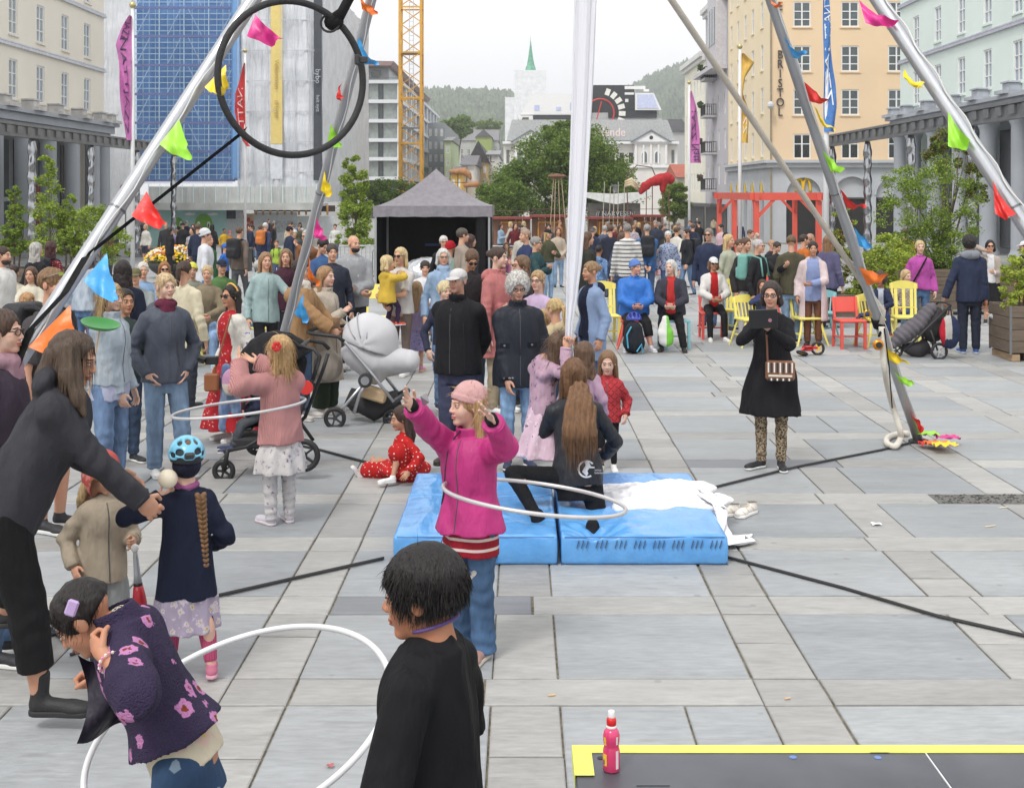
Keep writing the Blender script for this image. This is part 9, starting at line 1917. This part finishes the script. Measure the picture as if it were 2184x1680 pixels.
M_=[
 ('boy in a lime green hoodie standing by the litter bin',590,512,1.3,4,'down',(176,206,80),(76,96,130),'crop',(120,84,60),dict(bp=(50,50,54),bpl='dark small backpack on the lime hoodie boy')),
 ('white haired man in a navy jacket sitting on the back bench',642,508,1.75,140,'sit',NV,DG,'old',(220,216,210),dict(v=553)),
 ('person in a salmon sweater sitting on the back bench, seen from behind',535,512,1.65,150,'sit',(206,146,126),(120,150,190),'bun',(180,146,104),dict(v=551,fem=True)),
 ('toddler in a red top on the back bench',553,520,1.0,170,'sit',(196,46,52),JB,'short',(230,206,150),dict(v=551)),
 ('child in a royal blue hood eating an ice cream',480,520,1.3,70,'chest',(58,118,206),BK_,'short',BRN_,dict(hats=('beanie',(58,118,206)))),
 ('person in a dark green fleece before the flower bowl',444,500,1.66,60,'down',(56,104,70),(120,46,60),'bun',BL,dict(fem=True)),
 ('person in a white hooded top and blue shorts',436,488,1.8,110,'down',(232,234,240),(120,148,196),'short',BRN_,dict(hats=('beanie',(236,238,242)),bot=B((120,148,196),'shorts',w=1.3),bare_l=1)),
 ('child in a yellow and navy jacket by the mural',478,487,1.45,40,'down',(226,180,50),NV,'crop',(40,30,28),dict(skin=SK3)),
 ('child in an orange jacket and pink hat by the mural',490,493,1.3,30,'down',(206,130,50),DG,'short',BRN_,dict(hats=('beanie',(206,100,110)))),
 ('girl in a lilac tracksuit by the mural',377,490,1.35,60,'down',(178,156,208),(170,150,200),'long',LBR,dict(fem=True,hood=1)),
 ('woman in a patterned top with a tote bag by the mural',410,485,1.65,-20,'chest',(190,190,196),JD,'shoulder',DBR,dict(fem=True,tk='floral',tk2=(90,90,100),sl=.45)),
 ('woman in a cream jacket and dark shorts by the granite block',311,478,1.68,-30,'down',(226,222,212),(60,62,80),'bob',(200,176,140),dict(fem=True,bot=B((60,62,80),'shorts',w=1.2),bare_l=1)),
 ('man in a black jacket and light blue shirt by the mural',354,474,1.78,10,'down',(56,56,60),(120,140,176),'crop',(180,150,130),dict()),
 ('person in black with a cap before the small mural monster',390,475,1.75,0,'down',BK_,BK_,'short',BL,dict(hats=('cap',BK_))),
 ('woman with dark hair in black before the mural',362,485,1.66,120,'down',BK_,BK_,'long',BL,dict(fem=True)),
 ('man in a dark suit jacket, back turned by the mural',422,478,1.78,170,'down',NV,NV,'short',BRN_,dict()),
 ('woman smiling in dark clothes by the big mural monster',412,478,1.66,0,'down',DG,BK_,'shoulder',DBR,dict(fem=True)),
 ('person in black with long hair right of the big mural monster',453,478,1.66,170,'down',BK_,BK_,'long',BL,dict(fem=True)),
 ('man with a black backpack walking past the grey panel',510,484,1.78,160,'walk',(122,108,98),DG,'crop',BRN_,dict(bp=BK_,bpl='black backpack on the man by the grey panel')),
 ('woman in a navy jacket walking left past the poster',535,478,1.7,-80,'walk',NV,BK_,'pony',DBR,dict(fem=True)),
 ('white haired man in navy with an orange backpack',566,475,1.8,150,'walk',(58,70,104),(56,66,96),'old',(232,228,222),dict(bp=(222,130,60),bpl='orange backpack on the white haired man in navy')),
 ('person in navy beside the white haired man',556,480,1.7,150,'walk',NV,JD,'short',BRN_,dict()),
 ('woman in a cream jacket drinking in the back',617,475,1.66,40,'chest',(226,214,184),JB,'short',BRN_,dict(fem=True)),
 ('man in a dark cap and navy jacket in the back',617,482,1.75,120,'down',NV,BK_,'short',BL,dict(hats=('cap',(40,40,46)))),
 ('person in a white knitted hat in the back',628,490,1.6,20,'down',DG,BK_,'short',GRY,dict(hats=('beanie',(232,230,224)))),
 ('woman with a dark cap and long hair in blue in the back',640,474,1.68,10,'down',(84,112,156),JD,'long',DBR,dict(fem=True,hats=('cap',(50,48,52)))),
 ('person in white at the far back left of the sapling',715,478,1.65,0,'down',WH_,JB,'short',DBR,dict()),
]
crowd(M_,'people by the mural and benches')
R_=[
 ('white haired woman in dark clothes before the tent',946,503,1.66,15,'down',BK_,BK_,'short',(228,224,218),dict(fem=True,glasses='clear')),
 ('person in a red beanie before the tent',960,515,1.62,150,'down',(150,170,160),BK_,None,BL,dict(hats=('beanie',(186,30,44)))),
 ('tall man in a taupe jacket before the tent',985,487,1.84,110,'down',(170,156,144),DG,'short',(92,82,74),dict()),
 ('woman with dark red brown hair in a black leather jacket before the tent',1002,500,1.7,120,'down',(60,62,68),BK_,'long',(74,50,44),dict(fem=True)),
 ('bearded bald man in a navy T-shirt right of the tent',1122,489,1.8,-70,'chest',(54,66,104),DG,'crop',(180,150,130),dict(sl=.45,bare_a=1)),
 ('grey haired woman in a dark teal jacket clapping',1142,505,1.68,70,'front',(52,82,86),BK_,'short',(160,156,150),dict(fem=True,glasses='clear',hl=(.02,-.14,.68),hr=(-.02,-.14,.68))),
 ('blond woman in a black cap and olive sweater',1168,488,1.72,40,'chest',(84,86,64),(150,180,214),'long',(206,176,120),dict(fem=True,hats=('cap',(46,46,48)),hem=.1)),
 ('woman in a beige shirt with wavy hair beside the olive sweater',1190,485,1.7,10,'front',(206,190,172),(150,176,206),'wavy',(120,90,68),dict(fem=True)),
 ('woman in a denim jacket holding up a picture right of the tent',1068,477,1.68,60,'phone',(160,186,210),BK_,'long',DBR,dict(fem=True,glasses='clear')),
 ('grey haired man in a light jacket right of the tent',1118,485,1.76,-10,'down',(206,200,188),(150,170,200),'old',(170,164,156),dict()),
 ('child in pink and navy in front of the carnival stand',1090,530,1.2,20,'down',(206,130,170),NV,'girl',LBR,dict(fem=True)),
 ('girl with brown fringe in a pale top by the carnival stand',1080,517,1.3,0,'down',(206,206,196),JB,'girl',BRN_,dict(fem=True)),
 ('woman with a bun in pale denim by the gold frame',1113,480,1.65,60,'down',(180,200,214),JB,'bun',DBR,dict(fem=True)),
 ('man in a grey cap with a blue backpack left of the silk',1155,470,1.78,180,'down',NV,DG,'short',GRY,dict(hats=('cap',(130,142,160)),bp=(70,160,214),bpl='bright blue backpack left of the silk')),
 ('person with dark hair left of the silk in the back',1170,478,1.7,0,'down',DG,BK_,'short',BL,dict()),
 ('blond person left of the silk in the back',1180,472,1.72,30,'down',(210,200,180),JB,'wavy',(214,180,130),dict()),
 ('man in an orange T-shirt left of the silk',1193,470,1.8,60,'down',(206,132,62),DG,'short',(180,110,70),dict(sl=.45)),
 ('person in dark olive right of the silk',1252,495,1.75,100,'down',(58,60,52),BK_,'long',BRN_,dict(hem=-.4)),
 ('boy in a blue patterned hoodie right of the silk, back turned',1277,523,1.42,155,'down',(110,144,190),NV,'crop',(40,32,30),dict(tk='camo',tk2=(150,180,214),hood=1,skin=SK3)),
 ('woman in a navy jacket with a red backpack',1327,496,1.7,175,'down',(70,84,112),(86,116,158),'bob',(104,76,60),dict(fem=True,hem=-.2,bp=(166,36,54),bpl='red backpack worn in the middle of the crowd')),
 ('man in a navy blazer and grey trousers, back turned',1302,480,1.8,172,'down',(48,52,68),(90,98,118),'short',BRN_,dict()),
 ('grey haired person in a slate coat in the crowd middle',1290,481,1.72,170,'down',(92,100,124),DG,'short',(190,188,184),dict()),
 ('person in a grey cap and navy jacket in the crowd middle',1264,484,1.7,150,'down',NV,DG,'short',GRY,dict(hats=('cap',(90,96,106)))),
 ('tall man in a white striped jumper, back turned',1338,477,1.88,178,'down',(236,234,230),JD,'crop',(150,144,138),dict(tk='stripe',tk2=(60,62,72),ps=1.3)),
 ('man in a blue jacket with a black backpack and hands behind his back',1380,478,1.84,178,'back',(70,112,168),(84,106,142),'crop',(168,166,164),dict(hem=-.25,bp=(40,42,48),bpl='black backpack worn over a blue jacket in the crowd')),
 ('person in patterned tunic between the backpack wearers',1352,480,1.66,160,'down',(200,190,196),(160,140,150),'short',LBR,dict(fem=True,tk='floral',tk2=(120,110,130))),
 ('tall grey haired man in a dark T-shirt looking down',1398,470,1.86,-20,'down',(58,64,80),DG,'crop',(160,156,150),dict(hp=20,sl=.45)),
 ('woman with short white hair in a blue patterned jacket',1425,493,1.68,-8,'down',(176,188,214),(76,100,140),'short',(232,230,226),dict(fem=True,tk='camo',tk2=(84,96,140),hem=-.1)),
 ('girl in pink behind the patterned jacket woman',1408,530,1.2,150,'down',(226,176,196),(230,226,226),'girl',LBR,dict(fem=True)),
 ('person in a white fleece sleeve passing behind',1443,484,1.72,130,'walk',(232,228,218),JB,'short',BRN_,dict()),
 ('woman with headphones and a black gilet walking with a guitar case',1466,488,1.7,-70,'walk',(46,48,54),(110,138,172),'tight',DBR,dict(fem=True,t=.03,bp=(46,48,54),bpl='black padded instrument case on the woman with headphones')),
 ('grey haired man in sunglasses and a navy jacket',1512,487,1.8,-25,'down',(52,62,90),(84,104,140),'old',(150,140,130),dict(glasses='sun',t=.03,hem=-.25)),
 ('blond woman in a sage green shirt jacket',1553,500,1.7,50,'chest',(188,192,172),(160,190,214),'long',(222,192,136),dict(fem=True)),
 ('young woman with brown hair in white and black fur',1590,507,1.68,30,'down',(60,56,58),(226,226,228),'tight',BRN_,dict(fem=True,t=.035)),
 ('woman with cropped silver hair in black with a mint backpack',1616,510,1.68,55,'down',BK_,BK_,'crop',(206,200,200),dict(fem=True,glasses='clear',hl=(.08,-.24,.74),tl='hold',bp=(130,190,180),bpl='mint and blue backpack on the woman in black')),
 ('man in a black jacket sitting behind the woman in black',1652,515,1.76,30,'sit',(46,46,50),BK_,'short',(66,54,50),dict(v=655,hp=15)),
 ('balding man in black sitting in the back right',1640,505,1.76,50,'sit',(50,50,54),BK_,'crop',(200,160,130),dict(v=640)),
 ('person in an olive shirt with tied up hair, back turned',1688,502,1.74,165,'down',(92,88,70),JL,'tight',(120,92,66),dict(hem=-.15)),
 ('man with short hair in an orange top beside the olive shirt',1714,510,1.66,100,'down',(214,120,54),DG,'crop',(70,54,46),dict(Yd=25)),
 ('bald man in dark clothes behind the beige rope',1728,508,1.66,120,'down',(60,62,70),DG,'crop',(206,160,136),dict(Yd=26)),
 ('person in a navy jacket by the red pergola post',1538,478,1.75,-60,'down',(226,190,200),BK_,'short',BL,dict(fem=True)),
 ('person with a dark hood in the crowd before the pergola',1548,497,1.6,150,'down',(66,64,66),BK_,None,BL,dict(hats=('beanie',(44,42,46)))),
 ('man in a navy jacket inside the pergola',1577,470,1.78,160,'down',(56,66,96),JD,'crop',BL,dict()),
 ('man in a light grey hoodie walking to the restaurant',1640,460,1.8,170,'walk',(172,176,180),DG,'crop',(196,160,136),dict(hood=1)),
 ('person in a black beanie and navy hoodie before the restaurant',1668,460,1.8,175,'pocket',(50,54,66),(90,110,144),None,BL,dict(hats=('beanie',(36,36,38)),hood=1)),
 ('woman in a cream top and red trousers before the restaurant',1678,462,1.7,170,'down',(226,206,180),(196,44,52),'shoulder',(180,120,80),dict(fem=True)),
 ('man in a dark suit entering the restaurant',1701,455,1.8,175,'walk',(62,62,66),(62,62,66),'short',DBR,dict()),
 ('person in dark clothes leaving the restaurant',1743,455,1.74,10,'down',(54,58,74),(60,66,90),'short',DBR,dict(bot=B((200,190,170),'shorts'),bare_l=1)),
 ('person in black at the restaurant door',1762,462,1.7,160,'down',BK_,BK_,'long',BL,dict(fem=True)),
 ('white haired man in a red jacket in the far crowd',1487,466,1.78,150,'down',(150,44,56),NV,'old',(240,236,230),dict(bp=(60,60,66),bpl='dark backpack over a red jacket in the far crowd')),
 ('man on the phone in a blue T-shirt in the far crowd',1472,470,1.8,-20,'down',(90,120,156),(200,190,170),'short',BRN_,dict(hl=(.06,-.06,.9),tl='hold',sl=.45)),
 ('person in a cream anorak in the far crowd',1522,466,1.76,165,'walk',(214,200,172),DG,'short',BRN_,dict(hood=1)),
 ('grey haired woman with a striped scarf in the far crowd',1448,475,1.66,60,'down',(64,66,90),DG,'short',(190,184,176),dict(fem=True)),
 ('person in teal in the far crowd left of the phone man',1436,478,1.66,120,'down',(70,130,136),DG,'bob',BRN_,dict(fem=True)),
 ('person in a pale jacket waving under the pergola',1600,490,1.64,40,'down',(206,196,180),DG,'short',BRN_,dict(hl=(.1,-.1,.9))),
 ('person sitting in white behind the sage green jacket',1575,510,1.6,20,'down',(226,220,210),BK_,'short',BRN_,dict()),
 ('person in a yellow puffer jacket behind the birch',1930,487,1.72,165,'down',(236,176,50),DG,'short',BRN_,dict(tk='puff',t=.04)),
 ('person with pink hair in black behind the red leaved shrub',1818,470,1.74,100,'down',(56,52,56),BK_,'curly',(214,150,146),dict()),
 ('person in red and black far behind the right planters',1872,462,1.74,90,'down',(150,44,44),BK_,'short',BL,dict()),
 ('person in a white shirt behind the left rowan saplings',195,470,1.75,60,'down',(236,236,234),JD,'short',BL,dict(Yd=44)),
 ('person with dark hair behind the left bushes',232,482,1.7,70,'down',(130,90,80),DG,'short',BL,dict(Yd=42)),
 ('person in a blue cap and grey jacket by the left shops',247,455,1.78,60,'down',(130,140,160),DG,'short',DBR,dict(hats=('cap',(120,130,170)),Yd=62)),
]
crowd(R_,'crowd behind the chairs')
SEATS=[(70,768,'chair under the cream sweater woman at the left',CT),(30,760,'chair under the person in cream fleece at the left',CY),(152,758,'chair under the sunglasses woman by the left pole',CR),(290,800,'chair under the man in an olive cap',CT),(304,772,'chair under the white haired man in a blue shirt',CY),(350,748,'chair under the red haired woman',CR),(410,750,'chair under the woman in a yellow headband',CR),(470,752,'chair under the man in a navy flat cap',CT),(545,760,'chair under the grey haired man in navy quilting',CY),(1652,655,'chair under the man in black in the back right',CY),(1640,640,'chair under the balding man in black',CT)]
for u,v,lb,m_ in SEATS: chair({id(CT): 'turquoise ',id(CY): 'yellow ',id(CR): 'red '}[id(m_)]+lb,u,v,0,m_,'windsor',.85)
FARP=random.Random(12);USED=set();FC=[('navy',(46,52,72)),('black',(40,40,44)),('dark grey',(84,86,92)),('light grey',(140,142,146)),('cream',(196,190,180)),('dark red',(110,40,46)),('olive',(84,86,62))];FH=[('cropped dark hair','crop',BL),('short brown hair','short',BRN_),('long dark hair','long',DBR),('blond hair','bob',BLD),('grey hair','short',GRY)]
ZONE=[(1060,1200,'left of the silk'),(1250,1340,'between the silk and the kiosk'),(1340,1420,'below the red stilt creature'),(1420,1540,'left of the red pergola'),(300,500,'before the mural'),(560,710,'before the grey hoarding')]
k=0
while k<32:
 (cn,c),(hn,hs2_,hc2_),(ua,ub,zn),far_=FARP.choice(FC[:3]*2+FC),FARP.choice(FH),FARP.choice(ZONE),FARP.choice(('standing','walking'));lb='%s person with %s in %s far back %s'%(far_,hn,cn,zn)
 if lb in USED: continue
 USED.add(lb);k+=1;u=FARP.uniform(ua,ub);Yf=FARP.uniform(44,58) if u>900 else FARP.uniform(58,78)
 crowd([(lb,u,None,FARP.uniform(1.58,1.84),FARP.uniform(0,360),'walk' if far_=='walking' else 'down',c,FARP.choice(((52,58,78),(60,60,64),(96,120,156))),hs2_,hc2_,dict(Yd=Yf))],'far crowd')
# ------------------------------------------------------------------ air: pale haze that softens the hills
m2=MB();m2.b2((-2500,-60,-9.5),(2500,2600,222));hz=m2.build('haze',[]);hm_=bpy.data.materials.new('haze');hm_.use_nodes=True;ht=hm_.node_tree;ht.nodes.clear()
pv=ht.nodes.new('ShaderNodeVolumePrincipled');pv.inputs['Density'].default_value=.0004;pv.inputs['Color'].default_value=(.93,.95,1,1);pv.inputs['Anisotropy'].default_value=.0;mo_=ht.nodes.new('ShaderNodeOutputMaterial');ht.links.new(pv.outputs[0],mo_.inputs['Volume']);hz.data.materials.append(hm_);prop(hz,kind='stuff')
